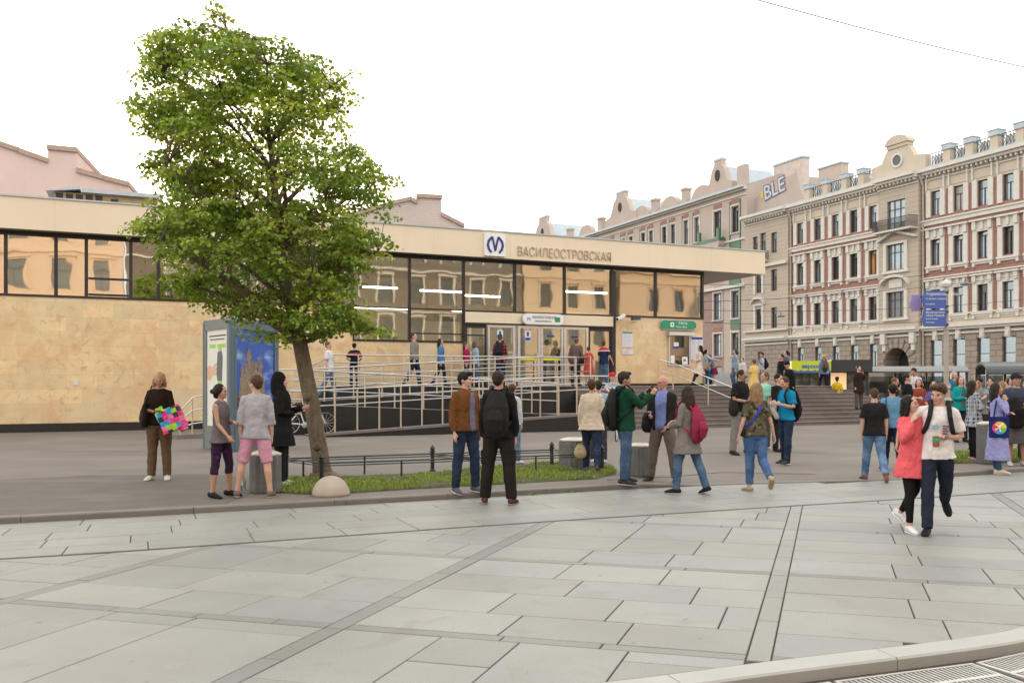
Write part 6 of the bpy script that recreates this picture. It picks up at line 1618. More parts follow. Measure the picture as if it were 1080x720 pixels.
    if bottom:
        kind,c,pat,end,g=bottom[:5]; m=c if isinstance(c,bpy.types.Material) else cloth(c,pat); mb=MB()
        if kind in('trousers','shorts','capri','leggings','jeans'):
            mb.tube([U(0,0,1.03),U(0,0,.98),V((0,.004,hz-.005)),V((0,.006,hz-.085))],[(.130*wide+g*.6,.096+g*.6),(.142*wide+g*.6,.108+g*.6),(.148*wide+g*.8,.114+g*.8),(.12*wide+g,.098+g)],n=18,ref=xa,round_caps=False)
            for sd in 'LR':
                hip,kn,an,fd,pit=J[sd]; full=[(hip-V((0,0,.01)),.078*wide),(hip+(kn-hip)*.3,.082*wide),(kn,.057),(kn+(an-kn)*.3+V((0,.010,0)),.057),(kn+(an-kn)*.7,.044 if kind!='leggings' else .040),(an+V((0,0,.0)),.043 if kind!='leggings' else .037)]
                # end: fraction down the leg 0..1 (1=ankle)
                pts=[];rad=[];
                q=[0,.15,.5,.66,.85,1.0]
                for (p,r__),t in zip(full,q):
                    if t<=end+1e-6: pts.append(p); rad.append(r__+g)
                if end<1.0:
                    for (p0,r0),(p1,r1),t0,t1 in zip(full,full[1:],q,q[1:]):
                        if t0<end<t1: u_=(end-t0)/(t1-t0); pts.append(p0+(p1-p0)*u_); rad.append(r0+(r1-r0)*u_+g*1.2)
                else:
                    rad[-1]+=.004; rad[-2]+= .004 if kind!='leggings' else 0
                mb.tube(pts,rad,n=14,round_caps=False)
        else:     # skirt
            n_=5; pts=[U(0,0,1.04)];rad=[(.135*wide+g,.105+g)]
            for i in range(n_+1):
                t=i/n_; z=hz-(hz-end)*t; pts.append(V((0,0,z))); rad.append((.155*wide+g+bottom[5]*t,.12+g+bottom[5]*t))
            mb.tube(pts,rad,n=18,ref=(1,0,0),round_caps=False)
        o=mb.build('shorts' if kind=='shorts' else 'skirt' if kind=='skirt' else 'jeans' if kind=='jeans' else 'trousers',m,root); queue(o,vox,3,disp=.018 if kind!='leggings' else .006,dscale=.07)
    # ---------------- shoes
    sm=cloth(shoes,None,.6); 
    for sd in 'LR':
        hip,kn,an,fd,pit=J[sd]; up_=V((0,-sin(pit)*-0,1)); n_=fd.cross(V((1,0,0))).normalized(); n_= n_ if n_.z>0 else -n_
        base=an-n_*.062
        mb=MB(); mb.tube([base-fd*.055+n_*.034,base-fd*.01+n_*.038,base+fd*.06+n_*.030,base+fd*.13+n_*.016,base+fd*.180+n_*.008],[(.037,.044),(.042,.050),(.047,.042),(.050,.030),(.038,.022)],n=12,ref=V((1,0,0)))
        mb.tube([an-n_*.03,an+n_*.005],[.040,.038],n=10)
        o=mb.build('shoe',sm,root); queue(o,vox,2)
        if shoe_sole and Yd<18:
            mb=MB(); mb.tube([base-fd*.075-n_*.008,base+fd*.06-n_*.010,base+fd*.185-n_*.008],[(.036,.010),(.046,.010),(.034,.010)],n=12,ref=V((1,0,0))); s2_=mb.build('sole',cloth(shoe_sole),o); queue(s2_,vox*.8,1)
    if hs_=='cap' : pass
    PEOPLE[key]=dict(root=root,U=U,UM=UM,HM=HM,HP=HP,A=A,J=J,S=S,vox=vox,P=P,hz=hz,dz=dz,sw=sw,hd=R(heading),xa=xa,Yd=Yd)
    return PEOPLE[key]
def nm_ok(arms,sd):
    a=arms[0] if sd=='L' else arms[1]; return a in('down','back','fwd','wide','face')
def acc(p,name,label,cat,mb,m,vox=None,disp=0,group=None,smooth=2,remesh=True,child=None):
    """a thing carried or worn that is not clothing: top-level, in the person's own place"""
    o=mb.build(name,m); o.matrix_world=Matrix.Translation(p['P'])@Matrix.Rotation(p['hd'],4,'Z')@Matrix.Scale(p['S'],4)
    tag(o,label,cat,group)
    if remesh: queue(o,vox or p['vox'],smooth,disp=disp,rebase=False)
    return o
def kid(p,parent,name,mb,m,remesh=False):
    o=mb.build(name,m,parent); 
    if remesh: queue(o,p['vox'],2)
    return o
def backpack(k,label,col,h=.44,w_=.155,strapc=None,y0=.13,z=1.42,pat=None,droop=0,strap=True,one=None):
    p=PEOPLE[k]; U=p['U']; m=cloth(col,pat,.7); mb=MB()
    zc=z; d=.075
    mb.tube([U(0,y0+d,zc-h),U(0,y0+d+.03,zc-h*.7),U(0,y0+d+.02,zc-h*.35),U(0,y0+d-.01,zc-.02)],[(w_*.92,d*.95),(w_*1.02,d*1.25),(w_,d*1.1),(w_*.72,d*.7)],n=16,ref=p['xa'])
    o=acc(p,'backpack',label,'backpack',mb,m,disp=.012)
    mb=MB(); mb.tube([U(0,y0+d*2.1+.02,zc-h*.92),U(0,y0+d*2.3+.03,zc-h*.66),U(0,y0+d*2.1+.02,zc-h*.5)],[(w_*.62,.03),(w_*.7,.045),(w_*.6,.03)],n=12,ref=p['xa']); kid(p,o,'pocket',mb,m,True)
    if strap:
        sc=cloth(strapc or tuple(c*.8 for c in col),None,.7); sx_=p['sw']*.55
        for sg in ((1,-1) if one is None else (one,)):
            mb=MB(); mb.tube([U(sg*sx_*.8,y0+.05,zc-.05),U(sg*sx_,.08,1.50),U(sg*sx_,.0,1.535),U(sg*sx_*1.02,-.085,1.47),U(sg*sx_*1.15,-.145,1.36),U(sg*sx_*1.5,-.125,1.22),U(sg*p['sw']*1.02,-.02,1.12),U(sg*w_*.9,y0+.03,zc-h+.08)],[(.026,.010)]*8,n=8,ref=p['xa']); kid(p,o,'strap',mb,sc)
        mb=MB(); mb.tube([U(-.03,y0+.06,zc+.02),U(-.02,y0+.07,zc+.07),U(.02,y0+.07,zc+.07),U(.03,y0+.06,zc+.02)],.008,n=6); kid(p,o,'grab_handle',mb,sc)
    return o
def phone(k,sd,label,col=(.03,.03,.03)):
    p=PEOPLE[k]; A=p['A'][sd]; c=A[5]; fo=A[4]; t=A[6]; pn=A[7]; mb=MB()
    # slab standing along the fingers
    c=A[2]+fo*.10+pn*.022; e1=t; e2=fo; e3=pn; vs=[]
    for a in(-1,1):
        for b_ in(-1,1):
            for d in(-1,1): vs.append(c+e1*(a*.036)+e2*(b_*.070)+e3*(d*.005))
    mb.add(vs,[(0,1,3,2),(4,6,7,5),(0,4,5,1),(2,3,7,6),(0,2,6,4),(1,5,7,3)])
    return acc(p,'phone',label,'phone',mb,mat('phone_%.2f'%col[0],col,.25),remesh=False)
def handbag(k,label,col,side_=1,at_=None,w_=.16,h=.20,d=.06,strap='shoulder',z=.95,pat=None,x=None,y=0.0,sx=None):
    p=PEOPLE[k]; U=p['U']; X_=side_*(p['sw']+.05) if x is None else x; m=cloth(col,pat,.6)
    c=U(X_,y,z) if at_ is None else at_
    mb=MB(); ax=V((0,1,0)) if at_ is None else V((1,0,0))
    mb.tube([c-V((0,0,h*.5)),c-V((0,0,h*.2)),c+V((0,0,h*.3)),c+V((0,0,h*.5))],[(w_*.95,d),(w_,d*1.15),(w_*.85,d*.7),(w_*.7,d*.4)],n=14,ref=ax)
    o=acc(p,'handbag',label,'bag',mb,m,disp=.008); sc=cloth(tuple(q*.8 for q in col),None,.6)
    if strap=='shoulder':
        mb=MB(); s1=U(side_*p['sw']*.75,.0,1.515); mb.tube([c+ax*w_*.6+V((0,0,h*.4)),s1+V((0,.03,-.02)),s1,s1+V((0,-.05,-.03)),c-ax*w_*.6+V((0,0,h*.4))],[(.012,.006)]*5,n=6,ref=V((0,1,0))); kid(p,o,'strap',mb,sc)
    elif strap=='cross':
        mb=MB(); q=-side_; S_=sx or .02
        mb.tube([c+V((0,.07,h*.4)),U(side_*.13,.135,1.10),U(0,.145,1.28),U(q*p['sw']*.5,.085,1.49),U(q*p['sw']*.52,.0,1.53),U(q*p['sw']*.45,-.10,1.45),U(0,-.14,1.25),U(side_*.15,-.12,1.05),c+V((0,-.06,h*.4))],[(S_,.006)]*9,n=6,ref=p['xa']); kid(p,o,'strap',mb,strapcol(label))
    elif strap=='hand':
        A=p['A']['L' if side_>0 else 'R'][5]; mb=MB()
        for s_ in (-1,1): mb.tube([c+ax*w_*.5*s_+V((0,0,h*.45)),A+ax*.03*s_],.008,n=6)
        kid(p,o,'handle',mb,sc)
    return o
def strapcol(l):
    return cloth((.05,.07,.42),None,.6) if 'bright blue strap' in l else cloth((.03,.03,.03),None,.6)
def glasses(k,dark=False,label='',up=False):
    p=PEOPLE[k]; HP=p['HP']; m=mat('glasses_frame',(.02,.02,.02),.3); mb=MB(); z=.108 if not up else .19; y=-.103 if not up else -.08
    if up: z=.20; y=-.07
    for s_ in(1,-1):
        if dark: mb.ell((s_*.032,y,z),(.027,.008,.019),p['HM'],10,6)
        else: mb.tube([HP(s_*.032+.024*cos(a),y,z+.017*sin(a)) for a in [2*pi*i/12 for i in range(13)]],.0028,n=5,round_caps=False)
        mb.tube([HP(s_*.055,y,z+.006),HP(s_*.078,y+.05,z+.006),HP(s_*.080,.01,z)],.0028,n=5)
    mb.tube([HP(-.01,y-.003,z+.004),HP(.01,y-.003,z+.004)],.003,n=5)
    return acc(p,'glasses',label,'glasses',mb,m,remesh=False)
def cap(k,label,col,peak=True):
    p=PEOPLE[k]; mb=MB(); mb.ell((0,.015,.165),(.092,.106,.078),p['HM'])
    if peak: mb.ell((0,-.125,.165),(.07,.06,.012),p['HM'])
    o=mb.build('cap',cloth(col),p['root']); queue(o,p['vox'],2); return o
W_=(.70,.70,.70); BK=(.014,.014,.016)
# ---------- left group
person('blonde',168,506,391,'blonde woman in dark brown top looking at her phone alone by the travertine wall',heading=8,female=True,wide=1.12,sk='tan',hair=('shoulder','blonde'),top=('top',(.022,.013,.010),None,'half',.90,.012),bottom=('trousers',(.12,.075,.045),None,1.0,.018),shoes=(.55,.53,.48),arms=('tuck','tuck'),head=(8,18))
handbag('blonde','dark brown leather shoulder bag held at the blonde woman\'s elbow',(.035,.025,.022),side_=-1,z=1.06,x=-.20,y=-.12,w_=.17,h=.22)
p=PEOPLE['blonde']; U=p['U']
mb=MB(); m_col=bpy.data.materials.new('colour_checks'); m_col.use_nodes=True
nt_=m_col.node_tree; b_=nt_.nodes['Principled BSDF']; tc=nt_.nodes.new('ShaderNodeTexCoord'); mp=nt_.nodes.new('ShaderNodeMapping'); mp.inputs['Scale'].default_value=(13,13,13); mp.inputs['Rotation'].default_value=(0,.35,0)
vm=nt_.nodes.new('ShaderNodeVectorMath'); vm.operation='FLOOR'; wn=nt_.nodes.new('ShaderNodeTexWhiteNoise'); wn.noise_dimensions='3D'
rp_=ramp(nt_,[(0,(.75,.03,.22)),(.22,(.30,.62,.03)),(.44,(.02,.30,.60)),(.62,(.02,.02,.03)),(.82,(.80,.15,.35))]); rp_.color_ramp.interpolation='CONSTANT'
mul=nt_.nodes.new('ShaderNodeVectorMath'); mul.operation='MULTIPLY'; mul.inputs[1].default_value=(1,0,1)
for a,c in ((tc.outputs['Object'],mp.inputs['Vector']),(mp.outputs[0],vm.inputs[0]),(vm.outputs[0],mul.inputs[0]),(mul.outputs[0],wn.inputs['Vector']),(wn.outputs['Value'],rp_.inputs[0]),(rp_.outputs[0],b_.inputs['Base Color'])): nt_.links.new(a,c)
mb.box(-.19,.19,-.07,.07,-.20,.17).box(.05,.17,-.06,.05,-.26,-.19).box(-.16,-.05,-.05,.05,.16,.24); mb.xf(Matrix.Translation(U(.23,-.20,1.0))@Matrix.Rotation(R(-24),4,'Y'))
acc(p,'tote_bag','crumpled bag with bright pink, lime, blue and black checks held by the blonde woman','bag',mb,m_col,disp=.03)
phone('blonde','R','dark phone in the blonde woman\'s hand')
person('tank',233,524.5,404,'woman with dark bun in grey tank top and purple black capri leggings',heading=75,female=True,sk='tan',hair=('bun','black'),top=('tank_top',(.13,.11,.12),None,'none',.84,.014,{'flare':.02}),bottom=('capri',(.035,.018,.045),('blotch',[((.10,.02,.12),5,.62)]),.68,.006),shoes=BK,arms=(((.20,-.15,-1),(-.8,-.8,.15)),((.12,-.25,-1),(.05,-.75,-.75))),legs='relaxed',head=(12,4))
person('pink_shorts',270,524.5,394,'man in grey T-shirt and pink shorts seen from behind with his feet apart',heading=-168,sk='fair',hair=('short','brown'),top=('tshirt',(.36,.35,.38),None,'half',.84,.024,{'fold':.03}),bottom=('shorts',(.60,.30,.40),None,.50,.022),shoes=(.16,.12,.10),shoe_sole=(.35,.28,.2),arms=('down','down'),legs=((4,14,2),(-2,9,0)),head=(42,2))
person('black_hood',297,512,392,'woman all in black with a black headscarf standing beside the tree trunk, seen side on',heading=95,female=True,sk='fair',hair=('hood','black'),top=('coat',(.010,.010,.011),None,'long',.62,.03,{'hoodup':True,'flare':.06}),bottom=('trousers',BK,None,1.0,.03),shoes=(.6,.6,.6),arms=(((.15,-.35,-1),(-.3,-.8,.2)),'tuck'),legs='stand')
# ---------- pair by the grass
person('brown',491,519.5,391,'black haired man in a brown suede jacket and jeans looking right',heading=38,sk='fair',hair=('quiff','black'),top=('jacket',(.155,.062,.022),('weave',(.11,.04,.014)),'long',.90,.034,{'collar':True,'fold':.03}),bottom=('jeans',DEN_D,None,1.0,.016),shoes=(.10,.10,.12),shoe_sole=W_,arms=('down','down'),legs='relaxed',head=(38,2),mid=((.16,.16,.24),.02,.92,1.42))
person('blue_behind',541,489,404,'person in white shirt and pale jeans mostly hidden behind the man all in black',heading=150,female=True,hair=('short','brown'),top=('shirt',(.55,.57,.62),None,'long',.86,.02),bottom=('jeans',DEN_L,None,1.0,.02),shoes=W_,legs='stand')
person('blackpack',526,531.5,389,'man all in black with cargo trousers and a black backpack, seen from behind',heading=172,sk='fair',hair=('crop','dark'),top=('shirt',(.013,.013,.014),None,'long',.86,.022,{'collar':True,'fold':.028}),bottom=('trousers',(.020,.018,.016),None,1.0,.026),shoes=(.09,.04,.05),shoe_sole=(.35,.22,.18),arms=('down','down'),legs=((3,8,3),(0,7,2)),head=(-8,0))
backpack('blackpack','large black backpack worn by the man all in black',(.018,.018,.019),h=.46,w_=.165)
p=PEOPLE['blackpack']
for s_ in (1,-1):
    mb=MB(); c=p['J']['L' if s_>0 else 'R']; q=c[0]+(c[1]-c[0])*.72; mb.box(-.035,.035,-.075,.075,-.09,.09).xf(Matrix.Translation(q+V((s_*.066,0,0)))); o=mb.build('cargo_pocket',cloth((.020,.018,.016)),p['root']); queue(o,p['vox'],3)
# ---------- centre
person('cream',624,498,398,'woman in a cream jacket and jeans walking away behind the litter bin',heading=174,female=True,wide=1.12,sk='fair',hair=('short','brown'),top=('jacket',(.60,.50,.39),None,'long',.80,.030,{'flare':.035,'fold':.024}),bottom=('jeans',DEN_D,None,1.0,.014),shoes=(.1,.08,.07),arms=('down','down'),legs='stroll')
handbag('cream','straw coloured bag hanging from the cream jacket woman\'s hand above the litter bin',(.42,.33,.20),side_=-1,strap='hand',at_=PEOPLE['cream']['A']['L'][5]+V((.03,0,-.36)),w_=.12,h=.16)
bp_=PEOPLE['cream']
person('dark_behind',631,488,400,'dark haired person in a pale blue top half hidden by the cream jacket woman',heading=180,hair=('short','dark'),top=('shirt',(.30,.42,.52),None,'short',.86,.02),bottom=('trousers',(.05,.05,.06),None,1.0,.02),shoes=W_)
person('redcap',646,460,392,'cyclist in a red cap and striped top beside a dark bicycle, behind the green hoodie',heading=12,hair=('cap','brown'),top=('shirt',(.30,.32,.40),('bands',[(1.30,1.34,(.7,.7,.72)),(1.20,1.24,(.03,.05,.18)),(1.10,1.14,(.7,.7,.72))]),'short',.88,.02),bottom=('shorts',(.05,.05,.07),None,.55,.02),shoes=W_,arms=('reach','reach'),legs='apart')
cap('redcap','',(.50,.02,.05))
bicycle('dark bicycle held by the cyclist in the red cap',unproj(652,464),R(78),mat('bicycle_dark_paint',(.05,.06,.07),.3),1.0,0)
person('green',659,510.5,391,'man in dark green hoodie and faded jeans taking a photo with raised hands',heading=100,sk='tan',hair=('quiff','dark'),top=('hoodie',(.010,.050,.028),None,'long',.84,.034,{'hood':True,'fold':.03}),bottom=('jeans',DEN(1.0),None,1.0,.020),shoes=(.05,.05,.06),shoe_sole=(.6,.55,.5),arms=('raise','raise'),legs='relaxed',head=(0,6))
backpack('green','big black backpack worn by the man in the green hoodie',(.016,.017,.018),h=.50,w_=.165,y0=.13)
phone('green','L','small black phone held up by the man in the green hoodie')
person('bald',699,508,394,'bald man with glasses in dark jacket, blue shirt and grey trousers, facing the photographer\'s left',heading=-28,sk='red',hair=('bald','grey'),top=('shirt',(.20,.24,.52),None,'long',.92,.016,{'collar':True}),over=None,bottom=('trousers',(.15,.125,.11),None,1.0,.026),shoes=(.05,.035,.03),arms=('hold_low','hold'),legs='apart',head=(-25,5))
p=PEOPLE['bald']; mb=MB()
U=p['U']
for s_ in (1,-1):
    mb.tube([U(s_*.105,.0,.90),U(s_*.12,.0,1.10),U(s_*.125,.0,1.28),U(s_*.115,.0,1.40)],[(.062,.135),(.055,.122),(.058,.128),(.055,.095)],n=14,ref=p['xa'])
    A_=p['A']['L' if s_>0 else 'R']; mb.tube([U(s_*.08,.01,1.43),A_[0],A_[1],A_[2]],[.06,.075,.062,.046],n=12,round_caps=False)
mb.tube([U(0,.07,.90),U(0,.05,1.12),U(0,.06,1.30),U(0,.04,1.43)],[(.15,.06),(.13,.06),(.15,.06),(.12,.05)],n=16,ref=p['xa'])
o=mb.build('jacket',cloth((.022,.020,.020)),p['root']); queue(o,p['vox'],3,disp=.02,dscale=.1)
glasses('bald',label='thin black glasses on the bald man')
handbag('bald','black bag on the bald man\'s arm',(.015,.015,.015),side_=-1,strap='hand',at_=p['A']['R'][1]+V((-.03,-.02,-.14)),w_=.11,h=.22)
person('greycoat',725,520.5,405,'dark haired woman in a long grey cardigan and jeans turned towards the bald man',heading=-138,female=True,sk='fair',hair=('long','dark'),top=('cardigan',(.17,.155,.145),('weave',(.25,.235,.22)),'long',.66,.030,{'flare':.03,'fold':.026}),bottom=('jeans',DEN(1.1),None,1.0,.014),shoes=(.02,.02,.02),shoe_sole=(.6,.6,.6),arms=('hold','cross'),legs=((12,6,10),(-14,7,6)),head=(-35,14))
backpack('greycoat','maroon backpack hanging on the grey cardigan woman\'s shoulder',(.26,.025,.07),h=.44,w_=.15,strapc=(.40,.02,.05),y0=.12,z=1.36)
p=PEOPLE['greycoat']; MBx=MB().tube([p['U'](-.10,.16,1.02),p['U'](-.11,.15,.80),p['U'](-.10,.14,.62)],[(.014,.004)]*3,n=6); kid(p,bpy.data.objects['backpack.002'] if 'backpack.002' in bpy.data.objects else None,'strap',MBx,cloth((.45,.02,.04)))
# ---------- right of centre
person('sunglasses',781,479,388,'stocky man in a black polo shirt with sunglasses and grey trousers, looking down',heading=40,wide=1.12,sk='tan',hair=('crop','dark'),top=('polo_shirt',(.016,.016,.018),None,'short',.88,.024,{'collar':True}),bottom=('trousers',(.20,.19,.18),None,1.0,.026),shoes=(.03,.03,.03),arms=('tuck','hold'),legs='apart',head=(15,22))
glasses('sunglasses',True,'black sunglasses on the man in the black polo shirt')
handbag('sunglasses','black shoulder bag at the hip of the man in the black polo shirt',(.02,.02,.02),side_=-1,strap='shoulder',z=1.0,w_=.12,h=.26)
person('mint',806,474,391,'man with shaved head in a mint T-shirt facing the man in the black polo shirt',heading=-75,sk='red',hair=('crop','lbrown'),top=('tshirt',(.28,.60,.48),None,'short',.88,.02),bottom=('trousers',(.12,.11,.10),None,1.0,.02),shoes=W_,arms=('down','hold'))
person('camo',797,518,402,'blonde woman in a camouflage T-shirt and blue jeans walking away from the camera',heading=186,female=True,sk='fair',hair=('long','dblonde'),top=('tshirt',(.105,.095,.06),('blotch',[((.045,.042,.026),9,.55),((.19,.165,.11),11,.60)]),'short',.88,.022,{'fold':.03}),bottom=('jeans',cloth((.055,.12,.26),('denim',(.12,.21,.38))),None,.95,.016),shoes=(.45,.38,.30),shoe_sole=(.45,.33,.2),arms=(((.32,.15,-1),(.25,-.15,-1)),((.34,.12,-1),(.28,-.10,-1))),legs=((5,0,4),(-10,0,42)))
handbag('camo','small dark bag on a bright blue strap across the camouflage T-shirt',(.03,.03,.035),side_=1,strap='cross',z=.98,w_=.07,h=.13,d=.03,x=.21,y=-.02,sx=.022)
person('darkjacket',822,476,393,'dark haired person in a long black jacket behind the man in the blue T-shirt',heading=30,hair=('short','black'),top=('jacket',(.012,.012,.014),None,'long',.66,.035),bottom=('trousers',(.02,.02,.025),None,1.0,.02),shoes=BK,arms=('cross','cross'))
person('blueT',829,489.5,396,'man in a bright blue T-shirt reading his white phone, facing left',heading=-62,sk='fair',hair=('crop','brown'),top=('tshirt',(.010,.22,.42),None,'short',.88,.022,{'fold':.028}),bottom=('jeans',DEN_D,None,1.0,.016),shoes=(.04,.04,.045),shoe_sole=W_,arms=('phone','phone'),legs=((10,5,4),(-6,6,4)),head=(0,30))
backpack('blueT','black backpack worn by the man in the blue T-shirt',(.012,.012,.013),h=.50,w_=.155)
phone('blueT','R','white phone in the blue T-shirt man\'s hand',(.7,.7,.7))
p=PEOPLE['blueT']; mb=MB().tube([p['U'](-.12,-.20,1.22),p['U'](-.08,-.24,1.05),p['U'](-.02,-.22,.93)],[(.05,.05),(.055,.05),(.05,.045)],n=12); acc(p,'rolled_jacket','rolled pale jacket tucked under the blue T-shirt man\'s arm','jacket',mb,cloth((.42,.38,.35)),disp=.02)
person('blackT',922,507,407,'man in a black T-shirt and light jeans walking away from the camera',heading=168,sk='fair',hair=('crop','brown'),top=('tshirt',(.014,.014,.016),None,'short',.86,.026,{'fold':.026}),bottom=('jeans',DEN(1.6),None,1.0,.018),shoes=(.22,.06,.04),shoe_sole=(.5,.25,.2),arms=('down','down'),legs=((14,4,4),(-12,4,26)),head=(0,14))
person('skyblue',941,496,403,'person in sky blue shirt and navy trousers ahead of the man in black T-shirt',heading=170,hair=('short','black'),top=('shirt',(.13,.28,.44),None,'short',.86,.024),bottom=('trousers',(.02,.025,.05),None,1.0,.022),shoes=(.05,.04,.05),legs='stroll')
handbag('skyblue','mustard yellow bag carried beside the sky blue shirt',(.38,.20,.02),side_=-1,strap='shoulder',z=.80,w_=.13,h=.40)
handbag('skyblue','small black bag hanging by the sky blue shirt',(.02,.02,.02),side_=1,strap='shoulder',z=.98,w_=.12,h=.24,x=.16,y=.14)
# ---------- couple
person('pink',963,560,414.5,'long haired young woman in an oversized pink sweatshirt and black leggings, hand at her cheek',heading=14,female=True,sk='fair',hair=('xlong','black'),top=('sweatshirt',(.72,.12,.14),None,'long',.70,.040,{'flare':.015,'fold':.035}),bottom=('leggings',(.012,.011,.012),None,.94,.004),shoes=W_,shoe_sole=(.75,.74,.72),arms=(((.10,-.15,-1),(.0,-.12,-1)),((.26,-.52,-.80),(-.44,.04,1.0))),legs=((-12,1,30),(10,3,8)),head=(30,-4),side=-2)
person('whiteT',988,562,400,'young man in white printed T-shirt and navy trousers walking with the woman in pink',heading=-22,sk='fair',hair=('quiff','brown'),top=('tshirt',(.74,.69,.69),None,'short',.89,.022,{'fold':.028}),bottom=('trousers',(.022,.028,.048),None,1.0,.014),shoes=BK,shoe_sole=(.35,.30,.25),arms=(((.30,.05,-1),(-.85,-.75,.02)),((.75,.50,-.45),(.15,.10,-1))),legs=((-22,3,42),(14,2,4)),head=(-28,20),side=3)
backpack('whiteT','black backpack on the young man in the white T-shirt',(.016,.016,.014),h=.46,w_=.155,strapc=(.02,.02,.02))
p=PEOPLE['whiteT']; U=p['U']
mb=MB().tube([U(0,0,.975),U(0,0,1.005)],[(.168,.128),(.166,.126)],n=20,ref=p['xa'],round_caps=False); kid(p,p['root'],'belt',mb,mat('belt_leather',(.10,.06,.035),.5))
mb=MB().tube([p['A']['L'][2]-p['A']['L'][4]*.02,p['A']['L'][2]-p['A']['L'][4]*.005],.034,n=12); kid(p,p['root'],'wristwatch',mb,mat('watch_steel',(.25,.24,.22),.3,metal=.6))
mb=MB().box(-.075,.0,-.158,-.150,1.24,1.255).box(-.075,-.02,-.158,-.150,1.215,1.228); mb.xf(p['UM']@Matrix.Translation((0,.0,0))); kid(p,p['root'],'shirt_print',mb,mat('print_cyan',(.10,.40,.60),.6))
mb=MB()
for i in range(5): mb.box(.035,.095-.01*(i%2),-.155,-.146,1.245-i*.028,1.262-i*.028)
mb.xf(p['UM']); kid(p,p['root'],'shirt_print',mb,mat('print_plum',(.12,.05,.07),.6))
c=p['A']['L'][5]; mb=MB().lathe([(.030,-.07),(.034,-.06),(.036,.04),(.036,.05),(.001,.055)],c+V((0,0,-.02)),14); o=acc(p,'drink_cup','small cup with green and red bands in the young man\'s hand','cup',mb,cloth((.30,.10,.05),('bands',[(c.z-.03,c.z+.02,(.04,.30,.14))]),.5),remesh=False)
mb=MB(); mb.ell((0,.0,.222),(.06,.03,.012),p['HM']); 
glasses('whiteT',True,'sunglasses pushed up on the young man\'s hair',up=True)
# ---------- right edge crowd
person('plaid',1027,486,400,'long haired woman in black and white plaid shirt and black leggings, arms folded',heading=80,female=True,sk='tan',hair=('xlong','dark'),top=('shirt',(.014,.016,.03),('plaid',(.35,.37,.42),.085,(.6,.62,.66)),'long',.74,.035,{'flare':.03}),bottom=('leggings',(.012,.012,.014),None,1.0,.008),shoes=(.45,.25,.28),arms=('cross','cross'))
person('lilac',1052,498.5,402,'dark haired woman in a long lilac dress with a hand at her mouth, facing right',heading=72,female=True,sk='tan',hair=('long','dark'),top=('dress',(.30,.30,.56),None,'long',.26,.022,{'flare':.075,'fold':.03}),bottom=('jeans',DEN(1.0),None,1.0,.006),shoes=(.68,.58,.48),shoe_sole=(.7,.6,.5),arms=('cross','face'))
p=PEOPLE['lilac']; U=p['U']; c=U(-.235,.02,.90)
m_tote=cloth((.018,.03,.13)); mb=MB().box(c.x-.025,c.x+.025,c.y-.17,c.y+.17,c.z-.20,c.z+.20); to=acc(p,'tote_bag','navy tote bag with a round multicoloured emblem on the lilac dress woman\'s shoulder','bag',mb,m_tote,disp=.008)
mb=MB()
for q in(-.09,.09): mb.tube([V((c.x,c.y+q,c.z+.18)),U(-.14,.0+q*.3,1.49)],[(.014,.004)]*2,n=6,ref=(0,1,0))
kid(p,to,'strap',mb,m_tote)
cols_=[(.75,.04,.10),(.85,.45,.03),(.80,.70,.05),(.15,.50,.12),(.05,.30,.65),(.60,.10,.35)]
for i,cc_ in enumerate(cols_):
    mb=MB(); a0=2*pi*i/6; n=5
    mb.add([(c.x-.034,c.y,c.z-.01)]+[(c.x-.034,c.y+.12*cos(a0+2*pi/6*k/n),c.z-.01+.12*sin(a0+2*pi/6*k/n)) for k in range(n+1)],[tuple(range(n+2))]); kid(p,to,'emblem',mb,mat('emblem_%d'%i,cc_,.6))
mb=MB(); mb.tube([(c.x-.037,c.y-.05,c.z+.06),(c.x-.037,c.y,c.z),(c.x-.037,c.y-.02,c.z-.08)],[.016,.02,.014],n=8).tube([(c.x-.037,c.y+.06,c.z+.05),(c.x-.037,c.y,c.z),(c.x-.037,c.y+.06,c.z-.05)],.013,n=8); kid(p,to,'emblem_figure',mb,m_white)
person('capman',1072,491,393,'man in black cap and navy T-shirt with a dark coat over his arm',heading=-10,sk='tan',hair=('cap','dark'),top=('tshirt',(.05,.06,.09),None,'short',.86,.026),bottom=('skirt',(.09,.085,.085),None,.42,.03,.06),shoes=(.5,.5,.48),arms=('cross','tuck'))
cap('capman','',(.02,.02,.022),peak=True)
p=PEOPLE['capman']; mb=MB().tube([p['U'](-.12,-.20,1.22),p['U'](-.10,-.24,1.05),p['U'](-.08,-.22,.80)],[(.14,.06),(.18,.07),(.16,.05)],n=14,ref=p['xa']); acc(p,'folded_coat','black coat folded over the arm of the man in the black cap','coat',mb,cloth((.014,.014,.015)),disp=.03)
person('blonde2',1059,480,401,'woman with loose blonde hair behind the lilac dress',heading=60,female=True,hair=('long','dblonde'),top=('shirt',(.03,.03,.035),None,'short',.86,.02),bottom=('trousers',(.03,.03,.03),None,1.0,.02))
person('edge1',1083,487,398,'person in a dark top cut off by the right edge',heading=-60,hair=('short','black'),top=('shirt',(.04,.035,.035),None,'long',.86,.02),bottom=('trousers',(.03,.03,.03),None,1.0,.02))
person('teal',1013,466,396,'red haired woman in a teal jacket left of the plaid shirt, hand raised',heading=0,female=True,hair=('shoulder','red'),top=('jacket',(.012,.27,.28),None,'long',.84,.03),bottom=('trousers',(.03,.03,.04),None,1.0,.02),arms=('face','cross'),mid=((.12,.10,.12),0,.95,1.38))
person('white_hair',1007,452,391,'elderly person with white hair in a teal blue top behind the lamp post',heading=10,female=True,hair=('shoulder','grey'),top=('top',(.02,.15,.26),None,'long',.84,.02),bottom=('trousers',(.03,.03,.04),None,1.0,.02))
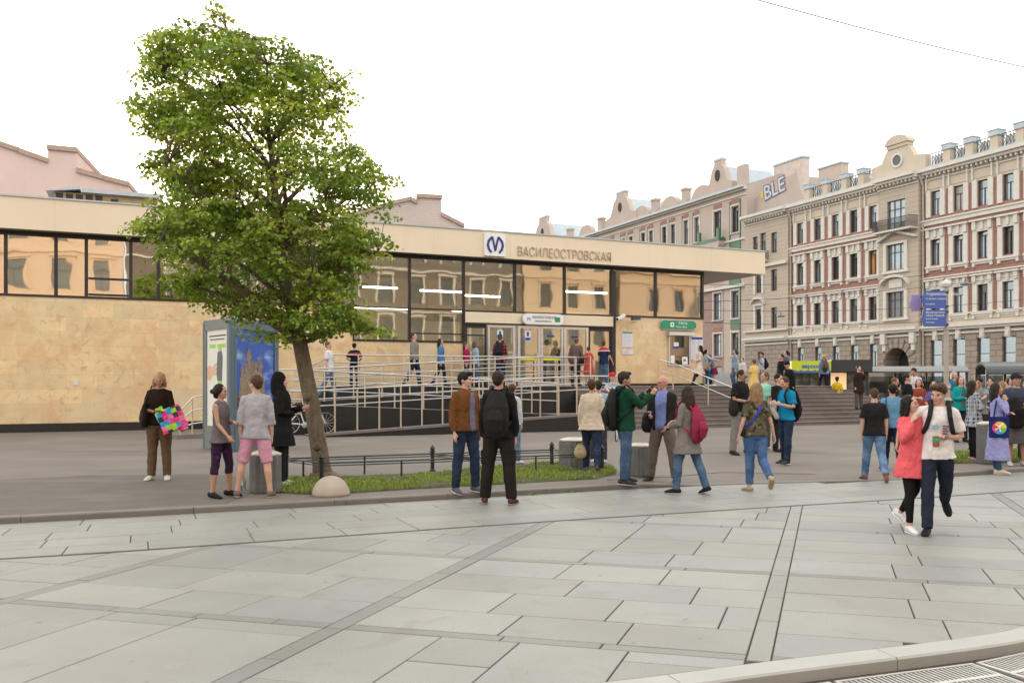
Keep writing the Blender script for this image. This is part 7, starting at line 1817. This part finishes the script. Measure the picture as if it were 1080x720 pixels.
person('tealb',1000,460,402,'dark haired person in a grey and teal top just right of the lamp post',heading=40,hair=('short','dark'),top=('top',(.12,.18,.18),None,'long',.84,.02),bottom=('trousers',(.03,.03,.04),None,1.0,.02),arms=('cross','cross'))
person('b_pl',1033,474,397,'dark haired man behind the plaid shirt, looking down to the left',heading=-50,hair=('short','black'),sk='tan',top=('shirt',(.20,.21,.22),None,'short',.86,.02),bottom=('trousers',(.03,.03,.04),None,1.0,.02),head=(0,20),arms=('reach','tuck'))
person('b_pl2',1044,468,397,'dark haired man in a blue shirt between the plaid shirt and the lilac dress',heading=-30,hair=('short','black'),sk='fair',top=('shirt',(.10,.13,.24),None,'short',.86,.02),bottom=('trousers',(.03,.03,.04),None,1.0,.02),arms=('tuck','tuck'))
person('far3',1065,455,398,'dark haired woman in a grey top far back near the right edge',heading=20,female=True,hair=('shoulder','dark'),top=('top',(.20,.19,.2),None,'long',.86,.02),bottom=('trousers',(.03,.03,.04),None,1.0,.02))
person('purple',985,470,401,'reddish haired girl in a purple top with a red band behind the couple',heading=-20,female=True,hair=('shoulder','lbrown'),top=('top',(.12,.10,.30),('bands',[(1.14,1.20,(.5,.03,.05))]),'short',.86,.02),bottom=('trousers',(.03,.03,.04),None,1.0,.02),arms=('cross','tuck'))
person('print_shirt',943,466,397,'short haired man in a dark and white printed T-shirt looking down to the right',heading=60,sk='red',hair=('crop','lbrown'),top=('tshirt',(.02,.02,.03),('bands',[(1.05,1.22,(.45,.55,.52))]),'short',.86,.024),bottom=('trousers',(.05,.05,.06),None,1.0,.02),head=(0,20),arms=('hold','hold'))
person('blackT2',957,464,393,'dark haired man in a plain black T-shirt turned right, behind the woman in pink',heading=75,sk='fair',hair=('short','dark'),top=('tshirt',(.012,.012,.014),None,'short',.86,.024),bottom=('trousers',(.05,.05,.06),None,1.0,.02),arms=('hold','hold'))
person('tall_white',964,449,387,'dark haired man in a white shirt, highest of the heads behind the couple',heading=-40,sk='tan',hair=('short','black'),top=('shirt',(.55,.55,.6),None,'short',.86,.02),bottom=('trousers',(.05,.05,.06),None,1.0,.02),head=(0,25))
person('red_woman',969,462,399,'reddish haired woman in a brick red top behind the couple',heading=-30,female=True,hair=('shoulder','red'),top=('top',(.30,.06,.04),None,'long',.86,.02),bottom=('trousers',(.05,.05,.06),None,1.0,.02))
person('dgreen',948,456,402,'dark haired person in an olive top far behind the printed T-shirt man',heading=120,hair=('short','black'),top=('top',(.08,.09,.04),None,'long',.86,.02),bottom=('trousers',(.05,.05,.06),None,1.0,.02))
# ---------- on the platform and steps
def Ym(px,d): x=SX(px,-d); return (MF.p+MF.u*x-MF.w*d).y
person('whitecoat',738,0,362,'woman in a long cream coat with dark hair striding left past the ticket window',heading=-100,female=True,hair=('long','black'),top=('coat',(.66,.55,.46),None,'long',.55,.03,{'flare':.05}),bottom=('trousers',(.03,.035,.06),None,1.0,.01),arms=('hold','down'),legs='walk',Y=Ym(738,1.7),zb=PZ)
handbag('whitecoat','dark red handbag held by the woman in the cream coat',(.20,.01,.02),side_=-1,strap='hand',at_=PEOPLE['whitecoat']['A']['R'][5]+V((-.02,-.05,-.16)),w_=.14,h=.2)
person('hug1',745.5,0,368,'dark haired girl in a pale blue jacket hugging the girl in the maroon skirt',heading=75,female=True,hair=('pony','black'),top=('jacket',(.32,.42,.48),None,'long',.86,.03),bottom=('trousers',(.03,.035,.06),None,1.0,.01),shoes=W_,arms=('reach','reach'),Y=Ym(745.5,1.9),zb=PZ)
handbag('hug1','tan shoulder bag on the girl in the pale blue jacket',(.32,.20,.10),side_=-1,z=.92,w_=.13,h=.22)
person('hug2',753,0,372,'girl in a grey top and maroon skirt bending into a hug',heading=-75,female=True,hair=('long','lbrown'),top=('top',(.25,.22,.24),None,'long',.95,.02),bottom=('skirt',(.16,.015,.04),None,.62,.015,.10),shoes=W_,arms=('reach','reach'),lean=24,Y=Ym(753,2.0),zb=PZ)
mb=MB(); P_=MF.W(SX(748.5,-1.2),-1.2,PZ); mb.lathe([(.16,0),(.18,.1),(.15,.55),(.17,.62),(.04,.75)],n=14); o=mb.build('blue_sack',cloth((.01,.22,.55)),None,smooth=True,loc=P_); tag(o,'bright blue tall bag standing behind the two hugging girls','bag')
person('denim_f',775,0,368,'woman with a ponytail in a denim jacket leaning on the platform edge, facing left',heading=-80,female=True,hair=('pony','brown'),top=('jacket',(.20,.30,.40),('denim',(.32,.42,.50)),'long',.86,.03),bottom=('jeans',DEN(1.0),None,1.0,.01),shoes=(.2,.2,.2),legs=((30,4,45),(0,3,3)),Y=Ym(775,1.0),zb=PZ-.12)
person('white_sm',783,0,380,'child in a white top with short dark hair below the denim jacket',heading=-50,hair=('short','dark'),top=('top',(.60,.58,.56),None,'long',.86,.02),bottom=('trousers',(.03,.04,.10),None,1.0,.02),Y=Ym(783,2.4),zb=PZ-.1,Hgt=1.25)
person('yellowdress',795,0,378,'brown haired woman in a yellow dress sitting down at the top of the steps',heading=200,female=True,wide=1.1,hair=('short','lbrown'),top=('dress',(.68,.48,.16),None,'short',.35,.03,{'flare':.08}),bottom=('leggings',(.3,.2,.15),None,.9,.0),Y=Ym(795,4.5),zb=PZ-.60)
person('blueshirt',803,0,371,'man in a light blue shirt with a black backpack, walking left along the platform',heading=-88,hair=('short','black'),top=('shirt',(.40,.50,.62),None,'short',.86,.024),bottom=('trousers',(.14,.17,.25),None,1.0,.02),Y=Ym(803,1.4),zb=PZ-.05,legs='stroll')
backpack('blueshirt','black backpack worn by the man in the light blue shirt',(.014,.014,.016))
person('dk1',824,0,373,'dark haired man in a black leather jacket on the steps, facing left',heading=-70,hair=('short','black'),sk='red',top=('jacket',(.015,.016,.02),None,'long',.86,.03),bottom=('jeans',DEN_D,None,1.0,.02),Y=Ym(824,4.2),zb=PZ-.45)
person('dk0',829,0,369,'dark ponytailed woman behind the man in the leather jacket',heading=-90,female=True,hair=('pony','black'),top=('jacket',(.10,.12,.16),None,'long',.86,.03),bottom=('jeans',DEN_D,None,1.0,.02),Y=Ym(829,3.2),zb=PZ-.1)
person('blackcap',833,0,380,'man in a black cap and black coat stepping down the stairs, head bowed',heading=-70,hair=('cap','black'),sk='red',top=('coat',(.012,.012,.013),None,'long',.70,.035),bottom=('trousers',(.05,.05,.05),None,1.0,.02),Y=Ym(833,5.2),zb=PZ-1.0,lean=8,head=(0,15))
cap('blackcap','',(.015,.015,.016))
person('denim_back',869,0,384,'blonde person in a denim jacket on the top step, seen from behind',heading=175,female=True,hair=('short','blonde'),top=('jacket',(.12,.22,.36),('denim',(.22,.33,.46)),'long',.88,.03),bottom=('trousers',(.02,.02,.025),None,1.0,.02),legs='step',Y=Ym(869,3.0)+.4,zb=PZ-.33,Hgt=1.66)
backpack('denim_back','brown backpack on the blonde person in the denim jacket',(.10,.05,.035),h=.38,w_=.12)
person('yellow_sit',883,0,404,'person in a yellow top sitting low by the lit doorway of the kiosk',heading=150,hair=('cap','black'),top=('top',(.62,.42,.02),None,'short',.9,.02),bottom=('trousers',(.02,.02,.025),None,1.0,.02),legs='sit',Y=36.5,zb=.55,Hgt=1.62)
cap('yellow_sit','',(.02,.02,.03),peak=False)
person('darkcoat',906,0,386,'man in long dark brown coat, hand at his face, right of the lit kiosk doorway',heading=20,hair=('short','dark'),sk='fair',top=('coat',(.030,.018,.016),None,'long',.66,.035,{'flare':.02}),bottom=('trousers',(.10,.085,.07),None,1.0,.02),Y=33.8,zb=.55,Hgt=1.72,arms=('face','down'))
person('ramp_white',347,0,359,'person in a white T-shirt walking up the ramp behind the linden trunk',heading=80,hair=('short','lbrown'),top=('tshirt',(.62,.62,.66),None,'short',.86,.02),bottom=('jeans',DEN_L,None,1.0,.02),Y=Ym(347,2.5),zb=1.05,legs='stroll')
person('ramp_black',374,0,361,'man in a black and red shirt leaning on the upper ramp railing, facing away',heading=170,hair=('short','black'),top=('shirt',(.015,.015,.02),('bands',[(1.33,1.37,(.35,.03,.03))]),'short',.86,.024),bottom=('jeans',DEN_D,None,1.0,.02),Y=Ym(374,1.4),zb=PZ-.1,arms=('hip','hip'))
person('ramp_grey',437,0,350,'man in a grey jumper walking right in front of the hall windows',heading=82,hair=('crop','brown'),top=('jumper',(.23,.215,.20),None,'long',.86,.03),bottom=('jeans',DEN_D,None,1.0,.02),Y=Ym(437,1.2),zb=PZ,legs='stroll')
person('ramp_blue',465,0,356,'long haired woman in denim blue shirt walking behind the man in grey jumper',heading=82,female=True,hair=('long','dark'),top=('shirt',(.07,.19,.38),None,'long',.84,.02),bottom=('jeans',DEN_D,None,1.0,.01),Y=Ym(465,1.2),zb=PZ,legs='stroll')
handbag('ramp_blue','dark bag behind the woman in the denim blue shirt',(.02,.02,.02),side_=1,z=.98,w_=.12,h=.24)
person('door_pink',492,0,360,'person in a crimson top close to the first glass pane beside the doors',heading=80,female=True,hair=('short','lbrown'),top=('top',(.35,.02,.07),None,'long',.84,.02),bottom=('trousers',(.05,.05,.06),None,1.0,.02),Y=Ym(492,.8),zb=PZ)
person('door_blue',501.5,0,359,'brown haired woman in a light blue top beside the crimson top near the doors',heading=120,female=True,hair=('shoulder','lbrown'),top=('top',(.30,.45,.60),None,'long',.84,.02),bottom=('jeans',DEN(1.1),None,1.0,.02),Y=Ym(501.5,.8),zb=PZ)
person('door_plaid',527.5,0,352,'man in a red checked shirt entering the left door, seen from behind',heading=165,hair=('cap','lbrown'),top=('shirt',(.25,.015,.03),('plaid',(.03,.01,.02),.11,(.35,.25,.25)),'long',.80,.03),bottom=('jeans',DEN_D,None,1.0,.02),Y=Ym(527.5,.9),zb=PZ)
cap('door_plaid','',(.03,.06,.14),peak=False)
backpack('door_plaid','dark backpack on the man in the red checked shirt',(.02,.02,.03),h=.42,w_=.13)
person('door_in',573,0,357,'dark haired person in a pale blue shirt inside the hall behind the middle doors',heading=70,hair=('short','black'),top=('shirt',(.25,.33,.50),None,'long',.86,.02),bottom=('trousers',(.03,.03,.04),None,1.0,.02),Y=Ym(573,-1.2),zb=PZ,lean=14)
person('door_in2',590,0,365,'person in a dark top inside the hall at the turnstiles',heading=-120,hair=('short','black'),top=('shirt',(.03,.03,.04),None,'long',.86,.02),bottom=('trousers',(.03,.03,.04),None,1.0,.02),Y=Ym(590,-3.2),zb=PZ)
person('door_brown',607,0,356,'stooping man in a brown grey jacket going in by the right hand door',heading=150,hair=('crop','red'),sk='red',wide=1.15,top=('jacket',(.13,.09,.08),None,'long',.84,.035),bottom=('trousers',(.03,.03,.04),None,1.0,.02),lean=10,Y=Ym(607,1.0),zb=PZ)
handbag('door_brown','black shoulder bag on the man in the brown grey jacket',(.015,.015,.015),side_=-1,z=.98,w_=.16,h=.28)
person('door_red',621,0,365,'woman in a coral red dress beside the right hand door',heading=160,female=True,hair=('short','brown'),top=('dress',(.50,.07,.06),None,'short',.50,.02,{'flare':.03}),bottom=('leggings',(.3,.2,.15),None,.9,.0),Y=Ym(621,1.3),zb=PZ)
person('door_polo',637,0,359,'man in navy polo shirt with red and white shoulders right of the doors',heading=150,hair=('short','brown'),sk='fair',top=('polo_shirt',(.018,.030,.075),('bands',[(1.37,1.60,(.55,.03,.04)),(1.335,1.37,(.65,.65,.65))]),'short',.86,.026,{'collar':True}),bottom=('jeans',DEN(1.2),None,1.0,.02),Y=Ym(637,1.3),zb=PZ,arms=('down',((.3,-.1,-1),(.25,-.5,-.9))))
# bits and pieces
o=MB().lathe([(.032,0),(.034,.01),(.034,.15),(.014,.19),(.014,.22),(.001,.225)],n=14).build('plastic_bottle',glassmat('bottle_plastic',(.8,.88,.9),.12),None,smooth=True,loc=unproj(256.5,517)); tag(o,'clear plastic bottle standing between the man\'s feet and the litter bin','bottle')
o=MB().box(0,1.6,0,.8,0,.45).box(.05,1.55,.05,.75,.451,.6).build('planter_block',[mat('pale_block',(.40,.42,.42),.6)],None,loc=MF.W(SX(757,-1.0),-.2,PZ)); tag(o,'pale block with a printed sheet at the platform edge behind the hugging girls','block'); o.rotation_euler=(0,0,MF.a)
flush_people(); flush_text()
sc_=bpy.context.scene; sc_.render.engine='CYCLES'
sc_.cycles.max_bounces=8; sc_.cycles.transparent_max_bounces=12; sc_.cycles.glossy_bounces=4; sc_.cycles.diffuse_bounces=3; sc_.cycles.caustics_reflective=False; sc_.cycles.caustics_refractive=False
sc_.cycles.use_denoising=True
